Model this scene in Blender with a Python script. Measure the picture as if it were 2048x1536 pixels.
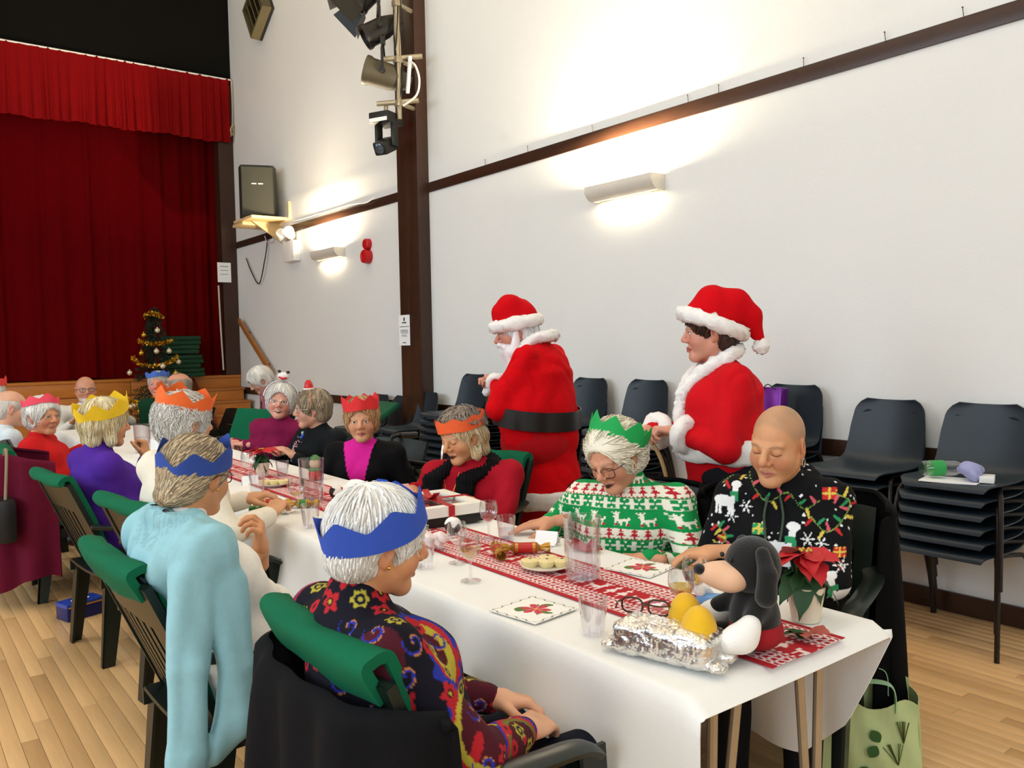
import bpy, bmesh, math, random
import numpy as np
from mathutils import Vector, Matrix

for _o in list(bpy.data.objects):
    bpy.data.objects.remove(_o, do_unlink=True)
SC = bpy.context.scene
COL = SC.collection
R = math.radians
PI = math.pi
random.seed(7)
RNG = np.random.default_rng(7)

# ------------------------------------------------------------------ camera
CAM_H = 1.43
def _basis(yaw, pitch, roll):
    f = np.array([math.sin(yaw)*math.cos(pitch), math.cos(yaw)*math.cos(pitch), -math.sin(pitch)])
    r = np.array([math.cos(yaw), -math.sin(yaw), 0.0])
    u = np.cross(r, f)
    c, s = math.cos(roll), math.sin(roll)
    return c*r+s*u, -s*r+c*u, f
_r, _u, _f = _basis(0.6525, 0.05, -0.0186)
cam = bpy.data.cameras.new('camera')
cam_o = bpy.data.objects.new('camera', cam)
COL.objects.link(cam_o)
cam_o.matrix_world = Matrix(((_r[0], _u[0], -_f[0], 0), (_r[1], _u[1], -_f[1], 0), (_r[2], _u[2], -_f[2], CAM_H), (0, 0, 0, 1)))
cam.sensor_fit = 'HORIZONTAL'
cam.sensor_width = 36.0
cam.lens = 1661.3/2048*36.0
cam.clip_start = 0.05
SC.camera = cam_o

# ------------------------------------------------------------------ world, lights, exposure
wd = bpy.data.worlds.new('hall_world')
SC.world = wd
wd.use_nodes = True
wd.node_tree.nodes['Background'].inputs[0].default_value = (0.80, 0.87, 1.0, 1)
wd.node_tree.nodes['Background'].inputs[1].default_value = 0.35
SC.view_settings.view_transform = 'Standard'
SC.view_settings.look = 'None'
SC.view_settings.gamma = 1.0
SC.view_settings.exposure = 0.40
SC.view_settings.use_curve_mapping = False

WX = 4.3566      # right wall
SY = 12.437      # stage front plane
LX = -4.8        # left (window) wall
BY = -4.6        # back wall
CZ = 6.6         # ceiling

def area(name, loc, direction, sx, sy, power, color, spread=180):
    l = bpy.data.lights.new(name, 'AREA')
    l.shape = 'RECTANGLE'; l.size = sx; l.size_y = sy
    l.energy = power; l.color = color; l.spread = R(spread)
    o = bpy.data.objects.new(name, l)
    COL.objects.link(o)
    o.location = loc
    o.rotation_euler = Vector(direction).to_track_quat('-Z', 'Y').to_euler()
    return o
# daylight through the tall windows of the left wall (lamp fills the window opening)
for _y in (-1.2, 2.6, 6.4, 10.2):
    area('window_daylight', (LX+0.03, _y, 3.1), (1, 0, -0.05), 2.2, 2.6, 104 if _y < 9 else 50, (0.72, 0.86, 1.0))
area('window_daylight', (-0.9, BY+0.03, 2.9), (0, 1, -0.05), 2.8, 2.6, 90, (0.72, 0.86, 1.0))
# ceiling lamps of the hall
for _y in (-1.8, 1.8, 5.4):
    for _x in (-2.4, 1.2):
        area('ceiling_lamp_light', (_x, _y, CZ-0.25), (0, 0, -1), 1.5, 0.5, 18, (1.0, 0.94, 0.85))

# ------------------------------------------------------------------ helpers
def lin(c):
    if isinstance(c, str):
        c = c.lstrip('#')
        c = [int(c[i:i+2], 16)/255 for i in (0, 2, 4)]
    return tuple((x/12.92 if x <= 0.04045 else ((x+0.055)/1.055)**2.4) for x in c[:3])
def L3(c): return np.array(lin(c), dtype=np.float32)

_M = {}
def mat(name, color='#808080', rough=0.6, metal=0.0, var=0.06, scale=12.0, bump=0.0, bscale=60.0,
        attr=False, trans=0.0, ior=1.45, emit=0.0, sheen=0.0, coat=0.0, spec=0.5, stretch=(1, 1, 1), sss=0.0):
    if name in _M: return _M[name]
    m = bpy.data.materials.new(name); m.use_nodes = True
    nt = m.node_tree; b = nt.nodes['Principled BSDF']
    b.inputs['Roughness'].default_value = rough
    b.inputs['Metallic'].default_value = metal
    b.inputs['IOR'].default_value = ior
    b.inputs['Specular IOR Level'].default_value = spec
    b.inputs['Transmission Weight'].default_value = trans
    b.inputs['Sheen Weight'].default_value = sheen
    b.inputs['Coat Weight'].default_value = coat
    b.inputs['Coat Roughness'].default_value = 0.12
    tc = nt.nodes.new('ShaderNodeTexCoord')
    mp = nt.nodes.new('ShaderNodeMapping'); mp.inputs['Scale'].default_value = stretch
    nt.links.new(tc.outputs['Object'], mp.inputs['Vector'])
    if attr:
        a = nt.nodes.new('ShaderNodeAttribute'); a.attribute_name = 'Col'
        src = a.outputs['Color']
    else:
        rgb = nt.nodes.new('ShaderNodeRGB'); rgb.outputs[0].default_value = (*lin(color), 1)
        src = rgb.outputs[0]
    if var > 0:
        n = nt.nodes.new('ShaderNodeTexNoise'); n.inputs['Scale'].default_value = scale; n.inputs['Detail'].default_value = 4
        nt.links.new(mp.outputs[0], n.inputs['Vector'])
        mr = nt.nodes.new('ShaderNodeMapRange')
        mr.inputs['To Min'].default_value = 1-var*1.6; mr.inputs['To Max'].default_value = 1+var*1.6
        nt.links.new(n.outputs[0], mr.inputs['Value'])
        mx = nt.nodes.new('ShaderNodeVectorMath'); mx.operation = 'SCALE'
        nt.links.new(src, mx.inputs[0]); nt.links.new(mr.outputs[0], mx.inputs['Scale'])
        src = mx.outputs[0]
    nt.links.new(src, b.inputs['Base Color'])
    if emit > 0:
        nt.links.new(src, b.inputs['Emission Color']); b.inputs['Emission Strength'].default_value = emit
    if sss > 0:
        b.inputs['Subsurface Weight'].default_value = sss
        b.inputs['Subsurface Radius'].default_value = (1.0, 0.35, 0.2)
        b.inputs['Subsurface Scale'].default_value = 0.008
    if bump > 0:
        n2 = nt.nodes.new('ShaderNodeTexNoise'); n2.inputs['Scale'].default_value = bscale; n2.inputs['Detail'].default_value = 3
        nt.links.new(mp.outputs[0], n2.inputs['Vector'])
        bp = nt.nodes.new('ShaderNodeBump'); bp.inputs['Strength'].default_value = bump; bp.inputs['Distance'].default_value = 0.004
        nt.links.new(n2.outputs[0], bp.inputs['Height']); nt.links.new(bp.outputs[0], b.inputs['Normal'])
    _M[name] = m
    return m

def mesh_np(name, V, F, smooth=True, sharp=None, cols=None):
    """V (n,3), F (m,4) quads with optional -1 in the last column for triangles, or list of faces"""
    me = bpy.data.meshes.new(name)
    V = np.asarray(V, np.float32)
    if isinstance(F, np.ndarray) and F.ndim == 2:
        m, k = F.shape
        me.vertices.add(len(V)); me.vertices.foreach_set('co', V.ravel())
        me.loops.add(m*k); me.loops.foreach_set('vertex_index', F.astype(np.int32).ravel())
        me.polygons.add(m); me.polygons.foreach_set('loop_start', np.arange(0, m*k, k, dtype=np.int32))
        me.update(calc_edges=True)
    else:
        me.from_pydata(V.tolist(), [], F); me.update()
    if smooth:
        me.shade_smooth()
        if sharp: me.set_sharp_from_angle(angle=R(sharp))
    else: me.shade_flat()
    if cols is not None:
        a = me.color_attributes.new('Col', 'FLOAT_COLOR', 'POINT')
        c4 = np.ones((len(V), 4), np.float32); c4[:, :3] = cols
        a.data.foreach_set('color', c4.ravel())
    return me

def link(name, me, material, parent=None, loc=None, rot=None):
    o = bpy.data.objects.new(name, me)
    COL.objects.link(o)
    if material is not None and me is not None and len(me.materials) == 0: me.materials.append(material)
    if parent is not None: o.parent = parent
    if loc is not None: o.location = loc
    if rot is not None: o.rotation_euler = rot
    return o
def tag(o, label, cat, group=None):
    o['label'] = label; o['category'] = cat
    if group: o['group'] = group
    return o
def struct(o, label=None):
    o['kind'] = 'structure'
    if label: o['label'] = label
    return o
def empty(name, loc=(0, 0, 0), rz=0.0, label=None, cat=None, group=None):
    o = bpy.data.objects.new(name, None); COL.objects.link(o)
    o.location = loc; o.rotation_euler = (0, 0, rz); o.empty_display_size = 0.1
    if label: tag(o, label, cat, group)
    return o
def copy_tree(o, parent=None, loc=None, rz=None, label=None, group=None):
    c = o.copy(); COL.objects.link(c); c.parent = parent
    if loc is not None: c.location = loc
    if rz is not None: c.rotation_euler = (0, 0, rz)
    if label: c['label'] = label
    if group: c['group'] = group
    for ch in list(o.children): copy_tree(ch, c)
    return c

def rotm(ax=0, ay=0, az=0):
    return np.array((Matrix.Rotation(az, 3, 'Z') @ Matrix.Rotation(ay, 3, 'Y') @ Matrix.Rotation(ax, 3, 'X')))

class MB:
    def __init__(s): s.v = []; s.f = []
    def add(s, V, F):
        n = len(s.v); s.v.extend([tuple(map(float, p)) for p in V]); s.f.extend([tuple(int(i)+n for i in f) for f in F]); return s
    def box(s, lo, hi, bev=0.0, rot=None, pivot=None):
        lo = np.array(lo, float); hi = np.array(hi, float); c = (lo+hi)/2; h = (hi-lo)/2
        return s.obox(c, h*2, rot, bev)
    def obox(s, c, size, rot=None, bev=0.0, taper=(1, 1)):
        h = np.array(size, float)/2; M = np.eye(3) if rot is None else np.asarray(rot)
        if bev <= 0:
            V = [(x*h[0]*(taper[0] if z > 0 else 1), y*h[1]*(taper[1] if z > 0 else 1), z*h[2]) for z in (-1, 1) for y in (-1, 1) for x in (-1, 1)]
            F = [(0, 2, 3, 1), (4, 5, 7, 6), (0, 1, 5, 4), (2, 6, 7, 3), (0, 4, 6, 2), (1, 3, 7, 5)]
        else:
            bm = bmesh.new(); bmesh.ops.create_cube(bm, size=1)
            for v in bm.verts:
                t = taper if v.co.z > 0 else (1, 1)
                v.co = (v.co.x*2*h[0]*t[0], v.co.y*2*h[1]*t[1], v.co.z*2*h[2])
            bmesh.ops.bevel(bm, geom=bm.edges[:], offset=min(bev, min(h)*0.95), segments=2, profile=0.6, affect='EDGES')
            bm.verts.index_update()
            V = [tuple(v.co) for v in bm.verts]; F = [tuple(v.index for v in f.verts) for f in bm.faces]; bm.free()
        V = np.array(V) @ M.T + np.array(c, float)
        return s.add(V, F)
    def tube(s, path, r, n=8, cap=True, closed=False, flat=None):
        P = np.array(path, float); m = len(P)
        rr = np.full(m, r, float) if np.isscalar(r) else np.array(r, float)
        T = np.gradient(P, axis=0) if not closed else (np.roll(P, -1, 0)-np.roll(P, 1, 0))
        T /= np.linalg.norm(T, axis=1)[:, None]+1e-12
        up = np.array([0, 0, 1.0]) if abs(T[0][2]) < 0.9 else np.array([1.0, 0, 0])
        N = np.zeros_like(P); x = np.cross(up, T[0]); x /= np.linalg.norm(x); N[0] = x
        for i in range(1, m):
            x = N[i-1]-T[i]*np.dot(N[i-1], T[i]); N[i] = x/(np.linalg.norm(x)+1e-12)
        B = np.cross(T, N)
        a = np.linspace(0, 2*PI, n, endpoint=False)
        fx, fy = (1, 1) if flat is None else flat
        V = (P[:, None, :]+(N[:, None, :]*np.cos(a)[None, :, None]*fx+B[:, None, :]*np.sin(a)[None, :, None]*fy)*rr[:, None, None]).reshape(-1, 3)
        F = []
        for i in range(m if closed else m-1):
            j = (i+1) % m
            for k in range(n):
                l = (k+1) % n
                F.append((i*n+k, i*n+l, j*n+l, j*n+k))
        if cap and not closed:
            F.append(tuple(range(n-1, -1, -1))); F.append(tuple((m-1)*n+k for k in range(n)))
        return s.add(V, F)
    def lathe(s, prof, n=24, c=(0, 0, 0), rot=None, wav=None):
        V = []; F = []
        M = np.eye(3) if rot is None else np.asarray(rot)
        m = len(prof)
        for i, (r, z) in enumerate(prof):
            for k in range(n):
                a = 2*PI*k/n; q = r if wav is None else r*(1+wav(a, z))
                V.append((q*math.cos(a), q*math.sin(a), z))
        for i in range(m-1):
            for k in range(n):
                l = (k+1) % n
                F.append((i*n+k, i*n+l, (i+1)*n+l, (i+1)*n+k))
        if prof[0][0] > 1e-5: F.append(tuple(range(n-1, -1, -1)))
        if prof[-1][0] > 1e-5: F.append(tuple((m-1)*n+k for k in range(n)))
        return s.add(np.array(V) @ M.T+np.array(c, float), F)
    def prism(s, poly, h, frame=None, o=(0, 0, 0)):
        """poly in 2D extruded by h along third axis of frame (rows: x axis, y axis, z axis)"""
        fr = np.eye(3) if frame is None else np.array(frame, float)
        n = len(poly); V = []
        for t in (0, h):
            for (a, b) in poly: V.append(np.array(o, float)+fr[0]*a+fr[1]*b+fr[2]*t)
        F = [tuple(range(n-1, -1, -1)), tuple(range(n, 2*n))]+[(i, (i+1) % n, n+(i+1) % n, n+i) for i in range(n)]
        return s.add(V, F)
    def sheet(s, P, t=0.001, closed_u=False):
        """P (nu,nv,3) grid -> solid thin sheet"""
        P = np.asarray(P, float); nu, nv = P.shape[:2]
        du = np.gradient(P, axis=0); dv = np.gradient(P, axis=1)
        if closed_u: du = np.roll(P, -1, 0)-np.roll(P, 1, 0)
        N = np.cross(du, dv); N /= np.linalg.norm(N, axis=2)[..., None]+1e-12
        V = np.concatenate([(P+N*t/2).reshape(-1, 3), (P-N*t/2).reshape(-1, 3)]); K = nu*nv
        F = []; ul = nu if closed_u else nu-1
        for i in range(ul):
            i2 = (i+1) % nu
            for j in range(nv-1):
                a, b, c, d = i*nv+j, i2*nv+j, i2*nv+j+1, i*nv+j+1
                F.append((a, b, c, d)); F.append((K+d, K+c, K+b, K+a))
            a, b = i*nv, i2*nv; F.append((a, K+a, K+b, b))
            a, b = i*nv+nv-1, i2*nv+nv-1; F.append((b, K+b, K+a, a))
        if not closed_u:
            for j in range(nv-1):
                a, b = j, j+1; F.append((b, K+b, K+a, a))
                a, b = (nu-1)*nv+j, (nu-1)*nv+j+1; F.append((a, K+a, K+b, b))
        return s.add(V, F)
    def ball(s, c, r, n=12, m=8):
        r = np.array([r]*3 if np.isscalar(r) else r, float)
        prof = [(math.sin(PI*i/m), -math.cos(PI*i/m)) for i in range(m+1)]
        prof[0] = (0, -1); prof[-1] = (0, 1)
        V = []; F = []
        for (a, z) in prof:
            for k in range(n): V.append((a*math.cos(2*PI*k/n)*r[0]+c[0], a*math.sin(2*PI*k/n)*r[1]+c[1], z*r[2]+c[2]))
        for i in range(m):
            for k in range(n):
                l = (k+1) % n; F.append((i*n+k, i*n+l, (i+1)*n+l, (i+1)*n+k))
        return s.add(V, F)
    def mesh(s, name, sharp=35, smooth=True, weld=True):
        bm = bmesh.new(); vs = [bm.verts.new(p) for p in s.v]
        for f in s.f:
            try: bm.faces.new([vs[i] for i in f])
            except ValueError: pass
        if weld:
            bmesh.ops.remove_doubles(bm, verts=bm.verts[:], dist=1e-6)
            bmesh.ops.dissolve_degenerate(bm, dist=1e-7, edges=bm.edges[:])
        bmesh.ops.recalc_face_normals(bm, faces=bm.faces[:])
        me = bpy.data.meshes.new(name); bm.to_mesh(me); bm.free()
        if smooth:
            me.shade_smooth(); me.set_sharp_from_angle(angle=R(sharp))
        return me
    def build(s, name, material, parent=None, loc=None, rot=None, sharp=35, smooth=True):
        return link(name, s.mesh(name, sharp, smooth), material, parent, loc, rot)
    def arr(s): return np.array(s.v, np.float32)

def spline(pts, n=24, closed=False):
    P = np.array(pts, float); m = len(P); out = []
    segs = m if closed else m-1
    for i in range(segs):
        if closed: p0, p1, p2, p3 = P[(i-1) % m], P[i], P[(i+1) % m], P[(i+2) % m]
        else: p0, p1, p2, p3 = P[max(i-1, 0)], P[i], P[i+1], P[min(i+2, m-1)]
        k = max(2, n//segs)
        for t in np.linspace(0, 1, k, endpoint=False):
            out.append(0.5*((2*p1)+(-p0+p2)*t+(2*p0-5*p1+4*p2-p3)*t*t+(-p0+3*p1-3*p2+p3)*t**3))
    if not closed: out.append(P[-1])
    return np.array(out)

_nd = RNG.normal(size=(24, 3)); _nd /= np.linalg.norm(_nd, axis=1)[:, None]; _np = RNG.uniform(0, 6.28, 24)
def wob(P, freq=8.0, seed=0, n=8, stretch=(1, 1, 1)):
    """smooth pseudo noise in about -1..1"""
    P = np.asarray(P, float)*np.array(stretch)
    o = np.zeros(P.shape[:-1])
    for i in range(n):
        k = (i+seed*5) % 24
        o += np.sin(P @ (_nd[k]*freq*(0.7+0.17*i))+_np[(k*3+seed) % 24])
    return o/n*1.7

# ---------------- implicit surfaces
class Vol:
    def __init__(s, lo, hi, h):
        s.lo = np.array(lo, np.float32); s.h = h
        s.n = np.maximum(4, np.ceil((np.array(hi)-np.array(lo))/h).astype(int)+1)
        s.F = np.full(tuple(s.n), 0.06, np.float32)
        s.ax = [s.lo[i]+h*np.arange(s.n[i], dtype=np.float32) for i in range(3)]
    def _sl(s, lo, hi):
        sl = []
        for i in range(3):
            a = int(max(0, math.floor((lo[i]-s.lo[i])/s.h))); b = int(min(s.n[i], math.ceil((hi[i]-s.lo[i])/s.h)+1))
            if b-a < 1: return None
            sl.append(slice(a, b))
        return tuple(sl)
    def _put(s, sl, d, k, sub=False):
        A = s.F[sl]
        if sub:
            if k > 0:
                hh = np.clip(0.5-0.5*(A+d)/k, 0, 1); s.F[sl] = A+(-d-A)*hh+k*hh*(1-hh)
            else: s.F[sl] = np.maximum(A, -d)
        elif k > 0:
            hh = np.clip(0.5+0.5*(A-d)/k, 0, 1); s.F[sl] = A+(d-A)*hh-k*hh*(1-hh)
        else: s.F[sl] = np.minimum(A, d)
    def grid(s, sl): return np.ix_(s.ax[0][sl[0]], s.ax[1][sl[1]], s.ax[2][sl[2]])
    def cap(s, a, b, ra, rb=None, k=0.02, sub=False, ys=1.0):
        rb = ra if rb is None else rb
        a = np.array(a, float); b = np.array(b, float); m = max(ra, rb)+k+2.5*s.h
        mm = np.array([m, m/ys, m])
        sl = s._sl(np.minimum(a, b)-mm, np.maximum(a, b)+mm)
        if sl is None: return s
        X, Y, Z = s.grid(sl); ba = (b-a)*np.array([1, ys, 1]); L = float(ba@ba)+1e-12
        px, py, pz = X-a[0], (Y-a[1])*ys, Z-a[2]
        t = np.clip((px*ba[0]+py*ba[1]+pz*ba[2])/L, 0, 1)
        d = np.sqrt((px-t*ba[0])**2+(py-t*ba[1])**2+(pz-t*ba[2])**2)-(ra+(rb-ra)*t)
        s._put(sl, d.astype(np.float32), k, sub); return s
    def ell(s, c, r, rot=None, k=0.02, sub=False):
        c = np.array(c, float); r = np.array(r if not np.isscalar(r) else [r]*3, float); m = r.max()+k+2.5*s.h
        sl = s._sl(c-m, c+m)
        if sl is None: return s
        X, Y, Z = s.grid(sl); p = [X-c[0], Y-c[1], Z-c[2]]
        if rot is not None:
            M = np.asarray(rot).T
            p = [M[i, 0]*p[0]+M[i, 1]*p[1]+M[i, 2]*p[2] for i in range(3)]
        k0 = np.sqrt((p[0]/r[0])**2+(p[1]/r[1])**2+(p[2]/r[2])**2)
        k1 = np.sqrt((p[0]/r[0]**2)**2+(p[1]/r[1]**2)**2+(p[2]/r[2]**2)**2)+1e-6
        s._put(sl, (k0*(k0-1)/k1).astype(np.float32), k, sub); return s
    def cut(s, p, n, k=0.0):
        """remove everything on the +n side of plane"""
        n = np.array(n, float); n /= np.linalg.norm(n)
        X, Y, Z = s.grid((slice(None),)*3)
        d = (X-p[0])*n[0]+(Y-p[1])*n[1]+(Z-p[2])*n[2]
        s.F = np.maximum(s.F, d.astype(np.float32)); return s
    def mesh(s):
        F = s.F; S = F < 0
        c = np.zeros(tuple(s.n-1), np.uint8)
        for dx in (0, 1):
            for dy in (0, 1):
                for dz in (0, 1): c += S[dx:dx+s.n[0]-1, dy:dy+s.n[1]-1, dz:dz+s.n[2]-1]
        act = (c > 0) & (c < 8)
        ijk = np.argwhere(act)
        if len(ijk) == 0: return np.zeros((0, 3), np.float32), np.zeros((0, 4), np.int32)
        idx = np.full(c.shape, -1, np.int32); idx[act] = np.arange(len(ijk))
        acc = np.zeros((len(ijk), 3), np.float32); cnt = np.zeros(len(ijk), np.float32)
        cr = [(x, y, z) for x in (0, 1) for y in (0, 1) for z in (0, 1)]
        val = {q: F[ijk[:, 0]+q[0], ijk[:, 1]+q[1], ijk[:, 2]+q[2]] for q in cr}
        for q in cr:
            for axs in range(3):
                if q[axs] == 0:
                    w = list(q); w[axs] = 1; w = tuple(w)
                    A, B = val[q], val[w]; m = (A < 0) != (B < 0)
                    t = np.where(m, A/np.where(m, A-B, 1), 0)
                    for e in range(3):
                        acc[:, e] += np.where(m, q[e]+(t if e == axs else 0), 0)
                    cnt += m
        V = s.lo+s.h*(ijk+acc/cnt[:, None])
        Fs = []
        for axs in range(3):
            o1, o2 = [(1, 2), (2, 0), (0, 1)][axs]
            sa = [slice(None)]*3; sb = [slice(None)]*3
            sa[axs] = slice(0, -1); sb[axs] = slice(1, None)
            ch = S[tuple(sa)] != S[tuple(sb)]
            e = np.argwhere(ch)
            ok = (e[:, o1] > 0) & (e[:, o2] > 0) & (e[:, o1] < s.n[o1]-1) & (e[:, o2] < s.n[o2]-1); e = e[ok]
            if len(e) == 0: continue
            sg = S[e[:, 0], e[:, 1], e[:, 2]]
            def cell(d1, d2):
                q = e.copy(); q[:, o1] -= d1; q[:, o2] -= d2
                return idx[q[:, 0], q[:, 1], q[:, 2]]
            Q = np.stack([cell(1, 1), cell(0, 1), cell(0, 0), cell(1, 0)], 1)
            Q[~sg] = Q[~sg][:, ::-1]
            Fs.append(Q)
        Fq = np.concatenate(Fs)
        Fq = Fq[(Fq >= 0).all(1)]
        return V.astype(np.float32), Fq.astype(np.int32)

def vnormals(V, F):
    N = np.zeros_like(V, dtype=np.float64)
    fn = np.cross(V[F[:, 2]]-V[F[:, 0]], V[F[:, 3]]-V[F[:, 1]])
    for j in range(4): 
        for e in range(3): N[:, e] += np.bincount(F[:, j], fn[:, e], minlength=len(V))
    return N/(np.linalg.norm(N, axis=1)[:, None]+1e-12)
def relax(V, F, it=2, w=0.5):
    V = V.astype(np.float64)
    for _ in range(it):
        A = np.zeros_like(V); C = np.zeros(len(V))
        for a, b in ((0, 1), (1, 2), (2, 3), (3, 0)):
            for e in range(3):
                A[:, e] += np.bincount(F[:, a], V[F[:, b], e], minlength=len(V))+np.bincount(F[:, b], V[F[:, a], e], minlength=len(V))
            C += np.bincount(F[:, a], minlength=len(V))+np.bincount(F[:, b], minlength=len(V))
        V = V*(1-w)+w*A/np.maximum(C, 1)[:, None]
    return V.astype(np.float32)
def joinm(parts):
    """join (V,F,C) lists"""
    Vs, Fs, Cs = [], [], []; n = 0
    for V, F, C in parts:
        Vs.append(V); Fs.append(F+n); n += len(V)
        Cs.append(np.broadcast_to(np.asarray(C, np.float32), (len(V), 3)))
    return np.concatenate(Vs), np.concatenate(Fs), np.concatenate(Cs)
# ================================================================== the hall
M_wall = mat('cream_plaster', '#e4e4e0', 0.85, var=0.02, scale=1.5, bump=0.15, bscale=90)
M_brown = mat('dark_brown_paint', '#3a2418', 0.32, var=0.16, scale=7, stretch=(4, 1, 4), bump=0.12, bscale=40)
M_black = mat('black_paint', '#070603', 0.9, var=0.1, spec=0.2)
M_ceil = mat('ceiling_paint', '#dcd6c8', 0.9, var=0.02)
M_stage = mat('varnished_pine', '#b8702a', 0.35, var=0.18, scale=3.0, stretch=(1.2, 8, 14))
M_white = mat('white_plastic', '#eeece6', 0.45, var=0.02)
M_paper = mat('white_paper', '#f4f4f2', 0.8, var=0.02)
M_ink = mat('dark_ink', '#3c3c40', 0.8)
M_bl = mat('black_plastic', '#121212', 0.42, var=0.05)
M_steel = mat('brushed_steel', '#b9b4ac', 0.3, metal=1.0, var=0.06)
M_chrome = mat('chrome', '#d8d8d8', 0.12, metal=1.0, var=0.02)
M_wood = mat('pale_wood', '#e2c48c', 0.5, var=0.1, stretch=(2, 10, 10))
M_tan = mat('oak_wood', '#a5662f', 0.4, var=0.15, stretch=(2, 10, 10))

def floor_mat(name, island):
    m = mat(name, '#dcb27c', 0.30, var=0.10, scale=5.0, stretch=(14, 1.0, 1), bump=0.02, bscale=30, coat=0.15)
    nt = m.node_tree; b = nt.nodes['Principled BSDF']
    src = b.inputs['Base Color'].links[0].from_socket
    rnd = (nt.nodes.new('ShaderNodeNewGeometry').outputs['Random Per Island'] if island else nt.nodes.new('ShaderNodeObjectInfo').outputs['Random'])
    cr = nt.nodes.new('ShaderNodeValToRGB')
    cr.color_ramp.elements[0].color = (0.80, 0.76, 0.70, 1); cr.color_ramp.elements[1].color = (1.12, 1.10, 1.08, 1)
    e = cr.color_ramp.elements.new(0.5); e.color = (1.0, 0.99, 0.98, 1)
    nt.links.new(rnd, cr.inputs[0])
    mx = nt.nodes.new('ShaderNodeMix'); mx.data_type = 'RGBA'; mx.blend_type = 'MULTIPLY'; mx.inputs[0].default_value = 1.0
    nt.links.new(src, mx.inputs[6]); nt.links.new(cr.outputs[0], mx.inputs[7]); nt.links.new(mx.outputs[2], b.inputs['Base Color'])
    return m
M_fl = floor_mat('maple_floor_board', False); M_fls = floor_mat('maple_floor_boards', True)
M_flb = mat('floor_joint', '#5d3c1c', 0.7)

fl = struct(MB().box((LX, BY, -0.12), (WX+0.05, SY+0.5, -0.010)).build('floor', M_flb, smooth=False))
_pl = MB().box((-0.0286, 0, -0.010), (0.0286, 1, 0.0), bev=0.0008).mesh('plank')
_pl.materials.append(M_fl)
_stuff = MB(); PW = 0.0586
def near_plank(x, y0, y1):
    return (-0.2 < x < 1.25 and y1 > 2.5 and y0 < 7.2) or (2.55 < x < WX and y1 > 0.7 and y0 < 2.9)
x = LX+PW/2; npl = 0
while x < WX+0.02:
    y = BY-random.uniform(0, 1.2)
    while y < SY:
        ln = random.choice((1.0, 1.35, 1.7, 2.1)); y1 = min(y+ln, SY+0.4); y0 = max(y, BY)
        if near_plank(x, y0, y1) and npl < 296:
            o = link('plank', _pl, None, fl, (x, y0+0.0008, 0)); o.scale = (1, y1-y0-0.0016, 1); npl += 1
        else: _stuff.box((x-0.0286, y0+0.0008, -0.010), (x+0.0286, y1-0.0008, 0.0))
        y = y1
    x += PW
_o = link('far_planks', _stuff.mesh('far_planks', smooth=False, weld=False), M_fls, fl); _o['kind'] = 'stuff'

struct(MB().box((WX, BY-0.2, -0.1), (WX+0.2, SY+3.0, CZ)).build('wall_right', M_wall, smooth=False))
_w = MB(); ys = [BY]
for _y in (-1.2, 2.6, 6.4, 10.2): ys += [_y-1.1, _y+1.1]
ys.append(SY+3)
_w.box((LX-0.2, BY-0.2, -0.1), (LX, SY+3, 1.8)).box((LX-0.2, BY-0.2, 4.4), (LX, SY+3, CZ))
for i in range(0, len(ys), 2): _w.box((LX-0.2, ys[i], 1.8), (LX, ys[i+1], 4.4))
struct(_w.build('wall_left', M_wall, smooth=False))
M_pane = mat('window_glass', '#dfe9f0', 0.05, trans=1.0, var=0)
for i, _y in enumerate((-1.2, 2.6, 6.4, 10.2)):
    wr = struct(MB().box((LX-0.12, _y-1.1, 1.8), (LX-0.06, _y-1.04, 4.4)).box((LX-0.12, _y+1.04, 1.8), (LX-0.06, _y+1.1, 4.4)).box((LX-0.12, _y-1.04, 1.8), (LX-0.06, _y+1.04, 1.86)).box((LX-0.12, _y-1.04, 4.34), (LX-0.06, _y+1.04, 4.4)).box((LX-0.12, _y-0.03, 1.86), (LX-0.06, _y+0.03, 4.34)).build('window_%d' % (i+1), M_white, smooth=False))
    for s_ in (-1, 1):
        MB().box((LX-0.095, min(_y+s_*0.03, _y+s_*1.04), 1.86), (LX-0.089, max(_y+s_*0.03, _y+s_*1.04), 4.34)).build('pane', M_pane, wr, smooth=False)
struct(MB().box((LX-0.2, BY-0.2, -0.1), (WX, BY, CZ)).build('wall_back', M_wall, smooth=False))
struct(MB().box((LX-0.2, BY-0.2, CZ), (WX+0.2, SY+3.2, CZ+0.2)).build('ceiling', M_ceil, smooth=False))
# proscenium wall above the pelmet, dark jamb beside the curtain, stage box
struct(MB().box((LX, SY, 5.30), (WX, SY+0.15, CZ)).build('wall_stage', M_black, smooth=False), 'black painted wall above the stage pelmet')
struct(MB().box((4.135, SY-0.02, 1.02), (WX-0.002, SY+0.2, 5.30)).build('trim_1', M_brown, smooth=False), 'dark brown jamb right of the stage curtain')
struct(MB().box((LX, SY+2.4, -0.1), (WX, SY+2.6, CZ)).build('wall_stage_rear', M_black, smooth=False))
struct(MB().box((LX, SY+0.02, 0), (WX, SY+2.4, 0.985)).box((LX, SY-0.03, 0.985), (WX, SY+2.4, 1.020), bev=0.004).build('stage', M_stage), 'raised stage with varnished pine front')
_st = bpy.data.objects['stage']
xx = WX-0.004
k = 0
while xx > -3.0:
    x0 = xx-1.55
    MB().box((x0+0.004, SY-0.012, 0.800), (xx-0.004, SY+0.02, 0.985), bev=0.004).build('front_board', M_stage, _st)
    MB().box((x0+0.004, SY-0.004, 0.10), (xx-0.004, SY+0.02, 0.782), bev=0.004).build('front_panel', M_stage, _st)
    xx = x0
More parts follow.
